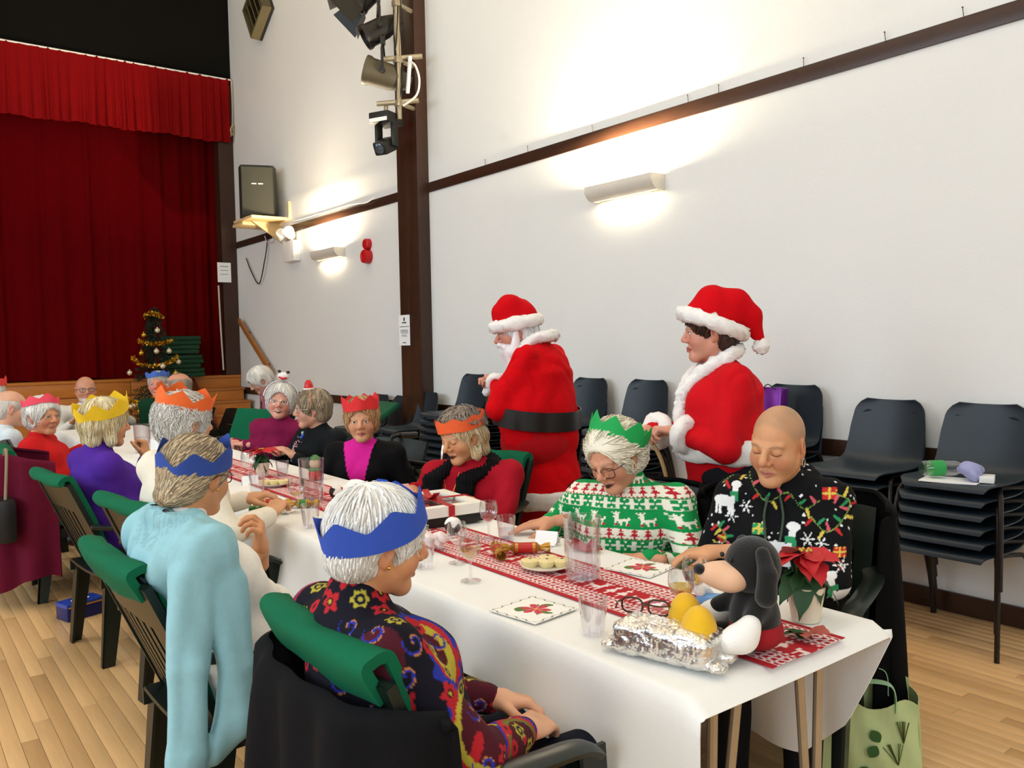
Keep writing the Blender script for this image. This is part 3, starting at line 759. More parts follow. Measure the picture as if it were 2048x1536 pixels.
def hair_geo(hs, h):
    """cap of hair with separate strands, head frame"""
    v = Vol((-0.19, -0.16, -0.21), (0.15, 0.16, 0.18), h)
    t = hs.get('t', 0.014); st = hs.get('style', 'short')
    c0 = np.array((-0.016, 0, 0.032))
    v.ell(c0, (0.100+t, 0.079+t, 0.087+t), k=0)
    if st == 'bob':
        for s in (-1, 1): v.cap((-0.02, s*0.066, 0.0), (0.000, s*0.074, -0.085), 0.030, 0.022, k=0.03)
        v.cap((-0.075, -0.04, -0.02), (-0.075, 0.04, -0.02), 0.045, k=0.03); v.cap((-0.070, -0.045, -0.085), (-0.070, 0.045, -0.085), 0.030, k=0.03)
    elif st == 'fluffy':
        v.ell((-0.03, 0, 0.02), (0.105+t, 0.085+t, 0.095+t), k=0.03); v.ell((-0.055, 0, -0.035), (0.065+t*0.6, 0.072+t, 0.055+t*0.5), k=0.03)
        for s in (-1, 1): v.ell((0.0, s*0.078, -0.01), (0.035, 0.020, 0.045), k=0.02)
    elif st == 'long_nape':
        v.ell((-0.055, 0, -0.045), (0.062+t*0.6, 0.066+t, 0.075), k=0.03); v.cap((-0.065, -0.035, -0.105), (-0.065, 0.035, -0.105), 0.026, k=0.03)
        for s in (-1, 1): v.ell((0.006, s*0.074, 0.0), (0.032, 0.016, 0.040), k=0.02)
    elif st == 'bun':
        v.ell((-0.06, 0, -0.03), (0.06, 0.065, 0.062), k=0.03); v.ell((-0.105, 0, -0.055), (0.03, 0.045, 0.032), k=0.02)
    else:
        v.ell((-0.055, 0, -0.035), (0.055+t*0.5, 0.066+t*0.6, 0.055), k=0.03)
    fz = hs.get('hairline', 0.062)
    v.ell((0.125, 0, fz-0.125), (0.105, 0.098, 0.128), k=0.012, sub=True)        # face opening
    if hs.get('ears', True):
        for s in (-1, 1): v.ell((0.000, s*0.10, -0.028), (0.034, 0.035, 0.045), k=0.01, sub=True)
    if st in ('short', 'fluffy', 'bun'):
        v.cut((-0.05, 0, hs.get('nape', -0.085)), (0.35, 0, -1))
    if 'bald' in hs:   # fringe of hair only
        v.ell((0.0, 0, 0.085), (0.15, 0.085, hs['bald']), k=0.01, sub=True)
    V, F = v.mesh()
    if len(V) == 0: return None
    V = relax(V, F, 1)
    N = vnormals(V, F)
    base = L3(hs['col']); rg = np.random.default_rng(hs.get('seed', 1))
    V = V+(N*(0.0035*wob(V, hs.get('freq', 55), 3)*hs.get('rag', 1.0))[:, None]).astype(np.float32)
    C = np.tile(base*0.93, (len(V), 1))*(1+0.10*wob(V, 60, 5))[:, None]
    parts = [(V, F, np.clip(C, 0, 1))]
    n = hs.get('n', 500)
    if n > 0:
        outer = np.flatnonzero(((V-c0)*N).sum(1) > 0.02)
        p = V[rg.choice(outer, n)].astype(float); G = [np.asarray(g) for g in np.gradient(v.F, v.h)]
        crown_pt = np.array(hs.get('crown', (-0.05, 0.0, 0.13)))
        sw = np.array(hs.get('sweep', (0, 0, -1.0))); off = rg.uniform(0.0005, 0.0045, n)*hs.get('lift', 1.0)
        jit = rg.normal(0, hs.get('jit', 0.25), (n, 3))
        steps = hs.get('steps', 8); sl = hs.get('step', 0.010)*rg.uniform(0.7, 1.2, n)
        path = [p.copy()]
        for k in range(steps):
            ii = np.clip(((p-v.lo)/v.h).round().astype(int), 0, v.n-1); i0, i1, i2 = ii.T
            f = v.F[i0, i1, i2]; g = np.stack([G[e][i0, i1, i2] for e in range(3)], 1); g /= np.linalg.norm(g, axis=1)[:, None]+1e-9
            if k > 0: p = p-g*(np.clip(f-off, -0.01, 0.01))[:, None]*0.8; path[-1] = p.copy()
            d = p-crown_pt; d /= np.linalg.norm(d, axis=1)[:, None]+1e-9
            d = d*0.8+sw*0.8+jit; d -= g*(d*g).sum(1)[:, None]; d /= np.linalg.norm(d, axis=1)[:, None]+1e-9
            p = p+d*sl[:, None]; path.append(p.copy())
        A = np.stack(path, 1)                                                     # n, k, 3
        T = np.gradient(A, axis=1); T /= np.linalg.norm(T, axis=2)[..., None]+1e-9
        ref = A-c0; X = np.cross(T, ref); X /= np.linalg.norm(X, axis=2)[..., None]+1e-9; Y = np.cross(X, T)
        K = A.shape[1]; rad = np.interp(np.linspace(0, 1, K), [0, 0.3, 1], [0.5, 1, 0.25])*hs.get('r', 0.0022)
        ring = [X*math.cos(a)*1.6+Y*math.sin(a)*0.9 for a in (0.5, 2.6, 4.7)]
        W = np.stack([A+q*rad[None, :, None] for q in ring], 2)                    # n,k,3,3
        idx = np.arange(n*K*3).reshape(n, K, 3)
        Q = [np.stack([idx[:, :-1, j], idx[:, :-1, (j+1) % 3], idx[:, 1:, (j+1) % 3], idx[:, 1:, j]], -1).reshape(-1, 4) for j in range(3)]
        cs = base[None]*rg.uniform(0.92, 1.10, (n, 1))
        if 'col2' in hs: cs = np.where(rg.random((n, 1)) < 0.3, L3(hs['col2'])[None]*rg.uniform(0.9, 1.1, (n, 1)), cs)
        parts.append((W.reshape(-1, 3).astype(np.float32), np.concatenate(Q).astype(np.int32), np.clip(np.repeat(cs, K*3, 0), 0, 1)))
    return joinm(parts)

_HC = {}
def hand_geo(pose, left):
    key = (pose, left)
    if key in _HC: return _HC[key]
    c = {'relaxed': (22, 28, 18), 'grip': (48, 62, 35), 'fist': (72, 88, 50), 'flat': (8, 12, 6), 'loose': (35, 40, 22)}[pose]
    v = Vol((-0.07, -0.07, -0.10), (0.21, 0.10, 0.05), 0.0032)
    v.ell((0.045, 0, 0), (0.050, 0.040, 0.0145), k=0)
    v.ell((0.030, 0.022, -0.008), (0.030, 0.017, 0.015), k=0.012)
    v.cap((-0.05, 0, 0), (0.02, 0, 0), 0.022, 0.023, k=0.02)
    for i, (y, L) in enumerate(((0.029, 0.068), (0.0095, 0.077), (-0.010, 0.071), (-0.029, 0.055))):
        p = np.array([0.084-abs(i-1.2)*0.004, y, 0.001]); a = 0.0; r = 0.0092 if i < 3 else 0.0082
        v.cap((0.02, y*0.55, 0.002), p, 0.010, r+0.001, k=0.010)
        sp_ = y*2.2; dy = math.sin(sp_*2.0)*0.5
        for j, f in enumerate((0.45, 0.31, 0.24)):
            a += R(c[j]*(1+0.10*(i-1.5)))
            d = np.array([math.cos(a), dy*0.35, -math.sin(a)]); d /= np.linalg.norm(d)
            q = p+d*L*f; v.cap(p, q, r-0.0006*j, r-0.0006*j-0.0006, k=0.0015 if j else 0.004); p = q
    th = R(c[0]*0.5)
    p = np.array([0.020, 0.028, -0.006])
    for d, L, r0, r1 in (((0.62, 0.70, -0.30), 0.036, 0.0135, 0.0105), ((0.88, 0.30-th*0.3, -0.35-th*0.5), 0.030, 0.0105, 0.0092), ((0.92, 0.0-th*0.3, -0.38-th*0.5), 0.024, 0.0092, 0.0078)):
        d = np.array(d); d /= np.linalg.norm(d); q = p+d*L; v.cap(p, q, r0, r1, k=0.004); p = q
    V, F = v.mesh(); V = relax(V, F, 1, 0.35)
    if left: V = V*np.array([1, -1, 1], np.float32); F = F[:, ::-1].copy()
    _HC[key] = (V, F); return _HC[key]

def ik(S, T, l1, l2, pole):
    S = np.array(S, float); T = np.array(T, float); d = T-S; L = np.linalg.norm(d)
    if L > (l1+l2)*0.995: T = S+d/L*(l1+l2)*0.995; d = T-S; L = np.linalg.norm(d)
    u = d/L; a = (l1*l1-l2*l2+L*L)/(2*L); hgt = math.sqrt(max(l1*l1-a*a, 1e-6))
    p = np.array(pole, float); p -= u*(p@u); p /= np.linalg.norm(p)+1e-9
    return S+u*a+p*hgt, T

def frame(xd, up):
    x = np.array(xd, float); x /= np.linalg.norm(x); z = np.array(up, float); z -= x*(z@x); z /= np.linalg.norm(z)+1e-9
    return np.stack([x, np.cross(z, x), z], 1)

class Person: pass
def person(label, pos, face, head, hrot=(0, 0, 0), hs=1.0, sw=0.165, bulk=1.0, bust=0.06, seated=True, pelvis=0.47, hb=0.008, hh=0.003,
           fspec=None, hair=None, top='#803040', bottom='#202028', hands=None, sleeve=0.93, arm=(0.26, 0.235), poles=None, collar=0.03,
           cloth=None, fold=0.004, hem=0.0, skirt=False, knees=0.42, legs=True, paint_res=None, lean_back=0.0, group=None, tmat=None, topname='jumper', zlo=None, nk=(0, 0, 0)):
    o = Person(); ph = R(face); cz, sz = math.cos(ph), math.sin(ph)
    def loc(p):
        dx, dy = p[0]-pos[0], p[1]-pos[1]; return np.array([cz*dx+sz*dy, -sz*dx+cz*dy, p[2]])
    o.loc = loc; o.root = empty('person', (pos[0], pos[1], 0), ph, label, 'person', group)
    H = loc(head); Hm = rotm(R(hrot[2]), R(hrot[1]), R(hrot[0]))
    o.H, o.Hm, o.hs = H, Hm, hs
    N = H+Hm @ np.array([-0.03, 0, -0.105])*hs+np.array([-0.012, 0, -0.020])+np.array(nk); o.N = N
    P0 = np.array([0.0, 0, pelvis])
    def lerp(t): return P0*(1-t)+N*t
    ax = (N-P0)/np.linalg.norm(N-P0); fw = np.array([ax[2], 0, -ax[0]]); fw /= np.linalg.norm(fw)
    P1 = lerp(0.36)+fw*0.012*bulk-fw*lean_back; P2 = lerp(0.70)-fw*(0.012+lean_back)
    SL = N+np.array([-0.008, sw, -0.068]); SR = N+np.array([-0.008, -sw, -0.068])
    hands = hands or {}
    W = {}; E = {}
    for s, S in (('L', SL), ('R', SR)):
        hd = hands.get(s, {}); sg = 1 if s == 'L' else -1
        tgt = loc(hd['w']) if 'w' in hd else np.array(hd.get('p', (0.24, sg*0.10, pelvis+0.13)))
        E[s], W[s] = ik(S, tgt, arm[0], arm[1], hd.get('pole', (-0.5, sg*0.7, -0.7)))
    o.E, o.W = E, W
    if seated:
        hips = {s: np.array([0.02, g*0.085, pelvis-0.01]) for s, g in (('L', 1), ('R', -1))}
        kn = {s: np.array([knees, g*0.10, pelvis+0.015]) for s, g in (('L', 1), ('R', -1))}
        an = {s: np.array([knees+0.01, g*0.10, 0.085]) for s, g in (('L', 1), ('R', -1))}
    else:
        hips = {s: np.array([0.0, g*0.085, pelvis-0.02]) for s, g in (('L', 1), ('R', -1))}
        kn = {s: np.array([0.02, g*0.09, pelvis*0.52]) for s, g in (('L', 1), ('R', -1))}
        an = {s: np.array([-0.02, g*0.09, 0.085]) for s, g in (('L', 1), ('R', -1))}
    def torso(v, i, b=bulk):
        v.cap(P0, P1, 0.122*b+i, 0.126*b+i, k=0, ys=0.74)
        v.cap(P1, P2, 0.126*b+i, 0.112*(0.5+0.5*b)+i, k=0.03, ys=0.72)
        v.cap(P2, N-np.array([0, 0, 0.055]), 0.108*(0.5+0.5*b)+i, 0.066+i, k=0.04, ys=0.60)
        v.cap(SL, SR, 0.052+i, k=0.04)
        if bust > 0:
            for g in (-1, 1): v.ell(P2+fw*(0.075+bust*0.3)+np.array([0, g*0.07, -0.02]), (bust+i*0.5, 0.07+i*0.5, 0.07+i*0.5), k=0.06)
    def arms(v, i, t=1.0, only=None):
        for s, S in (('L', SL), ('R', SR)):
            if only and s not in only: continue
            b = 0.7+0.3*bulk
            v.cap(S, E[s], 0.052*b+i, 0.044*b+i, k=0.035)
            v.cap(E[s], E[s]+(W[s]-E[s])*t, 0.043*b+i, (0.043*b+(0.029-0.043*b)*t)+i, k=0.015)
    def legsf(v, i):
        v.cap(hips['L'], hips['R'], 0.10*bulk+i, k=0.02)
        for s in ('L', 'R'):
            v.cap(hips[s], kn[s], 0.086*(0.6+0.4*bulk)+i, 0.060+i, k=0.03)
            v.cap(kn[s], an[s], 0.056+i, 0.038+i, k=0.02)
    # bounding box
    pts = np.array([P0, P1, P2, N, SL, SR, E['L'], E['R'], W['L'], W['R']])
    lo, hi = pts.min(0)-0.22, pts.max(0)+0.22
    if zlo is not None: lo[2] = zlo; lo[:2] = np.minimum(lo[:2], -0.33); hi[:2] = np.maximum(hi[:2], 0.33)
    # ---- body
    fs = dict(fspec or {})
    nbh = Hm.T @ (N-H)/hs
    Vh, Fh, Ch = head_geo(fs, hh, nbh)
    Vh = (Vh*hs) @ Hm.T.astype(np.float32)+H.astype(np.float32)
    parts = [(Vh, Fh, Ch)]
    lo2, hi2 = lo.copy(), hi.copy()
    if legs:
        q = np.array([kn['L'], kn['R'], an['L'], an['R']]); lo2 = np.minimum(lo, q.min(0)-0.12); hi2 = np.maximum(hi, q.max(0)+0.12)
    v = Vol(lo2, hi2, max(hb*1.5, 0.012)); torso(v, -0.022); arms(v, -0.016, 1.0)
    v.cap(N-np.array([0, 0, 0.08]), N+(H-N)*0.25, 0.05, 0.048, k=0.03)
    if legs: legsf(v, -0.012)
    Vb, Fb = v.mesh(); sk = L3(fs.get('skin', '#d8a283'))
    parts.append((Vb, Fb, sk))
    o.hmats = {}
    for s in ('L', 'R'):
        hd = hands.get(s, {})
        if hd.get('skip'): continue
        wl = lambda q: np.array([cz*q[0]+sz*q[1], -sz*q[0]+cz*q[1], q[2]])
        d = wl(hd['dir']) if 'dir' in hd else (W[s]-E[s])
        Mh = frame(d, wl(hd.get('up', (0, 0, 1)))); hV, hF = hand_geo(hd.get('pose', 'relaxed'), s == 'L'); sc = hd.get('scale', 1.0)
        o.hmats[s] = (Mh, W[s])
        Vx = (hV*sc) @ Mh.T.astype(np.float32)+W[s].astype(np.float32)
        C = np.tile(L3(hd.get('skin', fs.get('skin', '#d8a283'))), (len(hV), 1))*(1+0.08*wob(hV, 60, 6))[:, None]
        tip = smooth01((hV[:, 0]-0.10)*12); C = mixc(C, 0.2*tip, L3('#c9705c'))
        parts.append((Vx, hF, np.clip(C, 0, 1)))
        arm_skin = hd.get('bare')
        if arm_skin:
            va = Vol(np.minimum(E[s], W[s])-0.08, np.maximum(E[s], W[s])+0.08, 0.005)
            va.cap(E[s], W[s], 0.040, 0.026, k=0); Va, Fa = va.mesh(); parts.append((Va, Fa, L3(fs.get('skin', '#d8a283'))))
    Vj, Fj, Cj = joinm(parts)
    o.body = link('body', mesh_np('body', Vj, Fj, cols=Cj), M_skin, o.root)
    # ---- top
    v = Vol(lo, hi, paint_res or hb); torso(v, 0.008); arms(v, 0.009, sleeve)
    if collar: v.cap(N-np.array([0, 0, 0.03]), N+(H+Hm@np.array([-0.03, 0, -0.1])*hs-N)*collar*10, 0.066, 0.060, k=0.02)
    if cloth: cloth(v, o)
    if hem or seated: v.cut((0, 0, pelvis-(hem or 0.055)), (0, 0, -1))
    V, F = v.mesh(); V = relax(V, F, 1)
    Nn = vnormals(V, F)
    V = V+(Nn*(fold*0.8*wob(V, 26, 1, stretch=(1, 1, 0.8))-fold*1.2*(1-np.minimum(1, np.abs(wob(V, 18, 3, stretch=(1, 1, 1.3)))*3.0)))[:, None]).astype(np.float32)
    am = np.zeros(len(V), bool)
    for s_, S_ in (('L', SL), ('R', SR)):
        for a_, b_ in ((S_*0.3+E[s_]*0.7, E[s_]), (E[s_], W[s_])):
            ba = b_-a_; t_ = np.clip(((V-a_) @ ba)/(ba @ ba), 0, 1); am |= np.linalg.norm(V-a_-t_[:, None]*ba, axis=1) < 0.075
    o.arm = am
    o.topV, o.topN = V, Nn
    C = top(V, Nn, o) if callable(top) else L3(top)
    o.top = link(topname, mesh_np(topname, V, F, cols=np.clip(np.broadcast_to(C, (len(V), 3)), 0, 1)), tmat or M_cloth, o.root)
    # ---- bottom
    if bottom:
        q = np.array([kn['L'], kn['R'], an['L'], an['R'], P0]); v = Vol(q.min(0)-0.22, q.max(0)+0.22, max(hb, 0.009))
        v.cap(P0-np.array([0, 0.04, 0.01]), P0+np.array([0, 0.04, -0.01]), 0.118*bulk, k=0.02, ys=0.8); legsf(v, 0.010)
        if skirt:
            v.cap(kn['L']*0.9, kn['R']*0.9, 0.075, k=0.03); 
            for t in np.linspace(0.1, 1, 6): v.cap(hips['L']+(kn['L']-hips['L'])*t, hips['R']+(kn['R']-hips['R'])*t, 0.07, k=0.03)
            v.cap(kn['L']+np.array([0.02, 0, -0.02]), an['L']+np.array([0, 0, 0.20]), 0.06, 0.075, k=0.03); v.cap(kn['R']+np.array([0.02, 0, -0.02]), an['R']+np.array([0, 0, 0.20]), 0.06, 0.075, k=0.03)
        V, F = v.mesh(); V = relax(V, F, 1); Nn = vnormals(V, F); V = V+(Nn*(0.003*wob(V, 22, 2))[:, None]).astype(np.float32)
        nm = 'skirt' if skirt else 'trousers'
        C = bottom(V, Nn, o) if callable(bottom) else L3(bottom)
        link(nm, mesh_np(nm, V, F, cols=np.clip(np.broadcast_to(C, (len(V), 3)), 0, 1)), M_cloth, o.root)
        for s in ('L', 'R'):
            a = an[s]; v = Vol(a-np.array([0.10, 0.08, 0.09]), a+np.array([0.22, 0.08, 0.08]), 0.008)
            v.cap(a+np.array([-0.03, 0, -0.045]), a+np.array([0.12, 0, -0.052]), 0.036, 0.030, k=0); v.cap(a+np.array([-0.01, 0, -0.03]), a+np.array([0, 0, 0.0]), 0.040, k=0.02); v.cut((0, 0, 0.004), (0, 0, -1))
            V, F = v.mesh(); link('shoe', mesh_np('shoe', V, F), M_shoe, o.root)
    # ---- hair
    if hair:
        g = hair_geo(hair, hair.get('h', 0.006))
        if g:
            V = (g[0]*hs) @ Hm.T+H; link('hair', mesh_np('hair', V, g[1], cols=g[2]), M_hair, o.root)
    return o

def on_head(o, V): return (np.asarray(V)*o.hs) @ o.Hm.T+o.H
def surf(o, y, z, off=0.0, front=1):
    d = (o.topV[:, 1]-y)**2+(o.topV[:, 2]-z)**2+(o.topN[:, 0]*front < 0.15)*9.0+o.arm*4.0; i = np.argmin(d)
    return o.topV[i]+o.topN[i]*off
def ring_on(o, z, off=0.0, n=48, slope=0.0, rmax=0.30):
    V = o.topV; a = np.arctan2(V[:, 1], V[:, 0]); out = []
    zz = V[:, 2]-slope*V[:, 0]; band = np.abs(zz-z) < 0.022; r = np.hypot(V[:, 0], V[:, 1])+o.arm*9
    for t in np.linspace(-PI, PI, n, endpoint=False):
        m = band & (np.abs((a-t+PI) % (2*PI)-PI) < 0.12) & (r < rmax); out.append(np.max(r[m]) if m.any() else np.nan)
    out = np.array(out); ok = ~np.isnan(out); out = np.interp(np.arange(n), np.flatnonzero(ok), out[ok])
    for _ in range(4): out = (np.roll(out, 1)+2*out+np.roll(out, -1))/4
    t = np.linspace(-PI, PI, n, endpoint=False); x = (out+off)*np.cos(t)
    return np.stack([x, (out+off)*np.sin(t), z+slope*x], 1)
def head_part(o, mb, name, m, sharp=50):
    me_v = on_head(o, np.array(mb.v)); b = MB(); b.v = [tuple(p) for p in me_v]; b.f = mb.f
    return b.build(name, m, o.root, sharp=sharp)

def crown(o, color, z0=0.045, rx=0.118, ry=0.098, h0=0.022, h1=0.07, npts=9, tilt=(0, 0), cx=-0.016, ph=0.0, name=None, droop=0.0, wobs=0.004):
    n = npts*12; a = np.linspace(0, 2*PI, n, endpoint=False)
    tri = np.abs(((a*npts/(2*PI)+ph) % 1)-0.5)*2
    hgt = h0+(h1-h0)*tri
    P = np.zeros((n, 5, 3))
    for j in range(5):
        v = j/4.0
        rr = 1+0.05*v-droop*v+wobs/0.1*np.sin(a*5+1.3)*v*0.5+0.01*np.sin(a*7+ph*9)
        P[:, j, 0] = cx+rx*np.cos(a)*rr; P[:, j, 1] = ry*np.sin(a)*rr; P[:, j, 2] = hgt*v+wobs*np.sin(a*3+ph*7)
    q = P.reshape(-1, 3) @ rotm(R(tilt[1]), R(tilt[0]), 0).T; P = q.reshape(P.shape); P[..., 2] += z0
    b = MB().sheet(P, 0.0008, closed_u=True)
    return head_part(o, b, 'paper_crown', crepe(name or color.strip('#'), color), sharp=25)

def spectacles(o, m=None, w=0.023, hgt=0.017, x=0.099, z=0.0, lens=True, rad=0.0017, drop=0.0):
    m = m or M_fr; b = MB(); lb = []
    for s in (-1, 1):
        a = np.linspace(0, 2*PI, 28, endpoint=False); e = 0.65
        cx = np.sign(np.cos(a))*np.abs(np.cos(a))**e*w; czz = np.sign(np.sin(a))*np.abs(np.sin(a))**e*hgt
        loop = np.stack([x-0.012*np.abs(s*0.032+cx)/0.055, s*0.033+cx, z+czz-drop], 1)
        b.tube(loop, rad, 6, closed=True)
        if lens: lb.append(loop)
        b.tube([(x-0.012, s*(0.033+w), z+hgt*0.5-drop), (x-0.03, s*0.080, z+hgt*0.5-drop*0.6), (0.0, s*0.088, z+0.008), (-0.022, s*0.087, z-0.004)], rad, 6)
    b.tube([(x-0.003, -0.010, z+hgt*0.25-drop), (x+0.004, 0, z+hgt*0.4-drop), (x-0.003, 0.010, z+hgt*0.25-drop)], rad, 6)
    r = head_part(o, b, 'spectacles', m)
    for lp in lb:
        q = MB(); q.add(np.concatenate([lp, lp+np.array([0.0012, 0, 0])]), [tuple(range(28)), tuple(range(55, 27, -1))]+[(i, (i+1) % 28, 28+(i+1) % 28, 28+i) for i in range(28)])
        k = head_part(o, q, 'lens', M_glassl); k.parent = r
    return r
def earring(o, s, hoop=False):
    if hoop:
        a = np.linspace(0, 2*PI, 20, endpoint=False); b = MB().tube(np.stack([-0.004+0.010*np.cos(a), np.full(20, s*0.083), -0.050+0.014*np.sin(a)], 1), 0.0018, 6, closed=True); m = M_chrome
    else: b = MB().ball((0.0, s*0.086, -0.034), 0.0042, 10, 6); m = M_gold
    return head_part(o, b, 'earring', m)
# ---------------------------------------------------------------- cloth patterns (colours knitted or printed into the cloth)
def bmp(rows): return np.array([[ch != '.' for ch in r] for r in rows])
DEER = bmp(['#.#........', '.##.......', '.##........', '..##......', '..#######..', '..########.', '...######..', '...#....#..', '...#....#..', '...#....#..'][0:0] or
           ['#.#.#......', '.###.......', '..##.......', '.###.......', '..##.....#.', '..########.', '..#######..', '..#.##..#..', '..#..#..#..', '..#..#..#..'])
TREE = bmp(['..#..', '.###.', '..#..', '.###.', '#####', '..#..', '..#..'])
CLOV = bmp(['##.##', '#####', '..#..', '#####', '##.##'])
def tile_bmp(u, v, b, cu, cv):
    """u,v metres, motif repeats every cu along u, fills cv in v (v 0..cv from the bottom)"""
    h, w = b.shape
    i = np.floor((u/cu % 1.0)*(w+2)).astype(int); j = np.floor((1-v/cv)*h).astype(int)
    ok = (i < w) & (j >= 0) & (j < h)
    return ok & b[np.clip(j, 0, h-1), np.clip(i, 0, w-1)]

def fairisle(V, N, o):
    gr, cr, rd, lg = L3('#12904a'), L3('#f0ead6'), L3('#bb2430'), L3('#9fbf8a')
    u = np.arctan2(V[:, 1], V[:, 0]+0.05)*0.20; z = V[:, 2]+0.10*np.abs(V[:, 1])*0.0
    P = 0.146; t = (z-0.03) % P
    C = np.tile(gr, (len(V), 1))
    a = (t >= 0.062); C[a] = cr                                  # clover + tree bands
    s = (t >= 0.062) & (t < 0.104)
    C[s & tile_bmp(u, t-0.066, CLOV, 0.040, 0.034)] = gr
    s = (t >= 0.104) & (t < 0.146)
    C[s & tile_bmp(u, t-0.109, TREE, 0.032, 0.034)] = rd
    for e in (0.062, 0.104, 0.145):
        C[np.abs(t-e) < 0.0022] = gr
    C[(np.abs(t-0.108) < 0.0018) & ((u*180).astype(int) % 2 == 0)] = rd
    s = t < 0.060
    C[s & tile_bmp(u+0.01*np.floor((z-0.03)/P), t-0.007, DEER, 0.066, 0.047)] = cr
    C[s & ((((u/0.033) % 1-0.9)**2*0.033**2+(t-0.012)**2) < 0.0042**2)] = rd
    # rib cuffs plain green
    for k in ('L', 'R'):
        d = np.linalg.norm(V-o.W[k].astype(np.float32), axis=1); C[d < 0.055] = gr
    return C

def hoodie(V, N, o):
    C = np.tile(L3('#08090c'), (len(V), 1)); y, z = V[:, 1], V[:, 2]; rg = np.random.default_rng(4)
    wh = L3('#e8e8e6'); gn = L3('#2f8f5a'); rd = L3('#c22a2c'); ye = L3('#d8c050'); pk = L3('#cf5a68')
    fr = N[:, 0] > -0.3
    ang = np.arctan2(y, V[:, 0]+0.03)*0.19
    for _ in range(340):
        p = V[rg.integers(len(V))]; r = rg.choice((0.003, 0.0045))
        C[((V-p)**2).sum(1) < r*r] = wh
    def at(py, pz): return (py-1555)/632.0, 1.091-(pz-890)/632.0
    def deer(cy, cz, s, flip=1):
        u = (y-cy)*flip/s; w = (z-cz)/s
        m = fr & (((u/0.9)**2+((w-0.0)/0.45)**2 < 1) | ((np.abs(u-0.75-0.15*w) < 0.2) & (w > 0) & (w < 1.3)) | (((u-0.95)/0.4)**2+((w-1.35)/0.25)**2 < 1))
        for q in (-0.65, -0.35, 0.4, 0.65): m |= fr & (np.abs(u-q) < 0.11) & (w < 0) & (w > -1.1)
        C[m] = wh
        C[fr & (np.abs(u-0.78) < 0.30) & (np.abs(w-0.62) < 0.18)] = gn; C[fr & (np.abs(u-0.98) < 0.14) & (w < 0.6) & (w > 0.0)] = gn
    def flake(cy, cz, s):
        u, w = (y-cy), (z-cz); r = np.hypot(u, w); a = np.arctan2(w, u)
        k = np.abs(((a/(PI/3)) % 1)-0.5)*2
        C[fr & (r < s) & (k*r > r-0.0028*1.0-0.0)] = wh
        C[fr & (np.abs(r-0.6*s) < 0.0018) & (k > 0.55)] = wh
    def gift(cy, cz, s, c1, c2):
        m = fr & (np.abs(y-cy) < s) & (np.abs(z-cz) < s*0.8); C[m] = c1
        C[m & ((np.abs(y-cy) < 0.003) | (np.abs(z-cz) < 0.0028))] = c2
        C[m & ((((y+z)*130).astype(int) % 3 == 0) & (((y-z)*130).astype(int) % 3 == 0))] = c2
    def lights(pts, amp=0.012):
        pts = [at(*p) for p in pts]; q = spline([(a, b, 0) for a, b in pts], 60)
        for i in range(0, len(q)): C[fr & ((y-q[i, 0])**2+(z-q[i, 1])**2 < 0.0022**2)] = L3('#7d9a4a')
        for n, i in enumerate(range(2, len(q)-2, 5)):
            t = q[i+1]-q[i-1]; t = t/(np.linalg.norm(t)+1e-9); nn = np.array([-t[1], t[0]]); sg = 1 if n % 2 else -1
            for f in np.linspace(0, 1, 7):
                c = q[i, :2]+nn*sg*(0.006+0.020*f); C[fr & ((y-c[0])**2+(z-c[1])**2 < (0.0050-0.0018*f)**2)] = (rd, gn, ye, pk)[n % 4]
    deer(*at(1562, 1092), 0.052); deer(*at(1690, 1165), 0.045, -1); deer(*at(1480, 1165), 0.045); deer(*at(1455, 1010), 0.04)
    for p in ((1500, 1018), (1620, 1068), (1645, 1076), (1470, 1040), (1590, 1140), (1680, 1110)): flake(*at(*p), 0.022)
    gift(*at(1658, 985), 0.022, rd, ye); gift(*at(1528, 1055), 0.020, gn, ye); gift(*at(1678, 1088), 0.018, rd, ye); gift(*at(1600, 1185), 0.02, rd, ye)
    lights([(1450, 975), (1490, 950), (1520, 985), (1545, 1005), (1580, 985), (1610, 1015), (1640, 1000)])
    lights([(1625, 1030), (1655, 1055), (1685, 1030), (1695, 1000), (1670, 985)])
    lights([(1440, 1060), (1460, 1085), (1440, 1110)])
    cu = np.minimum(np.linalg.norm(V-o.W['L'].astype(np.float32), axis=1), np.linalg.norm(V-o.W['R'].astype(np.float32), axis=1)) < 0.05
    C[cu] = L3('#0c0d12')
    return C

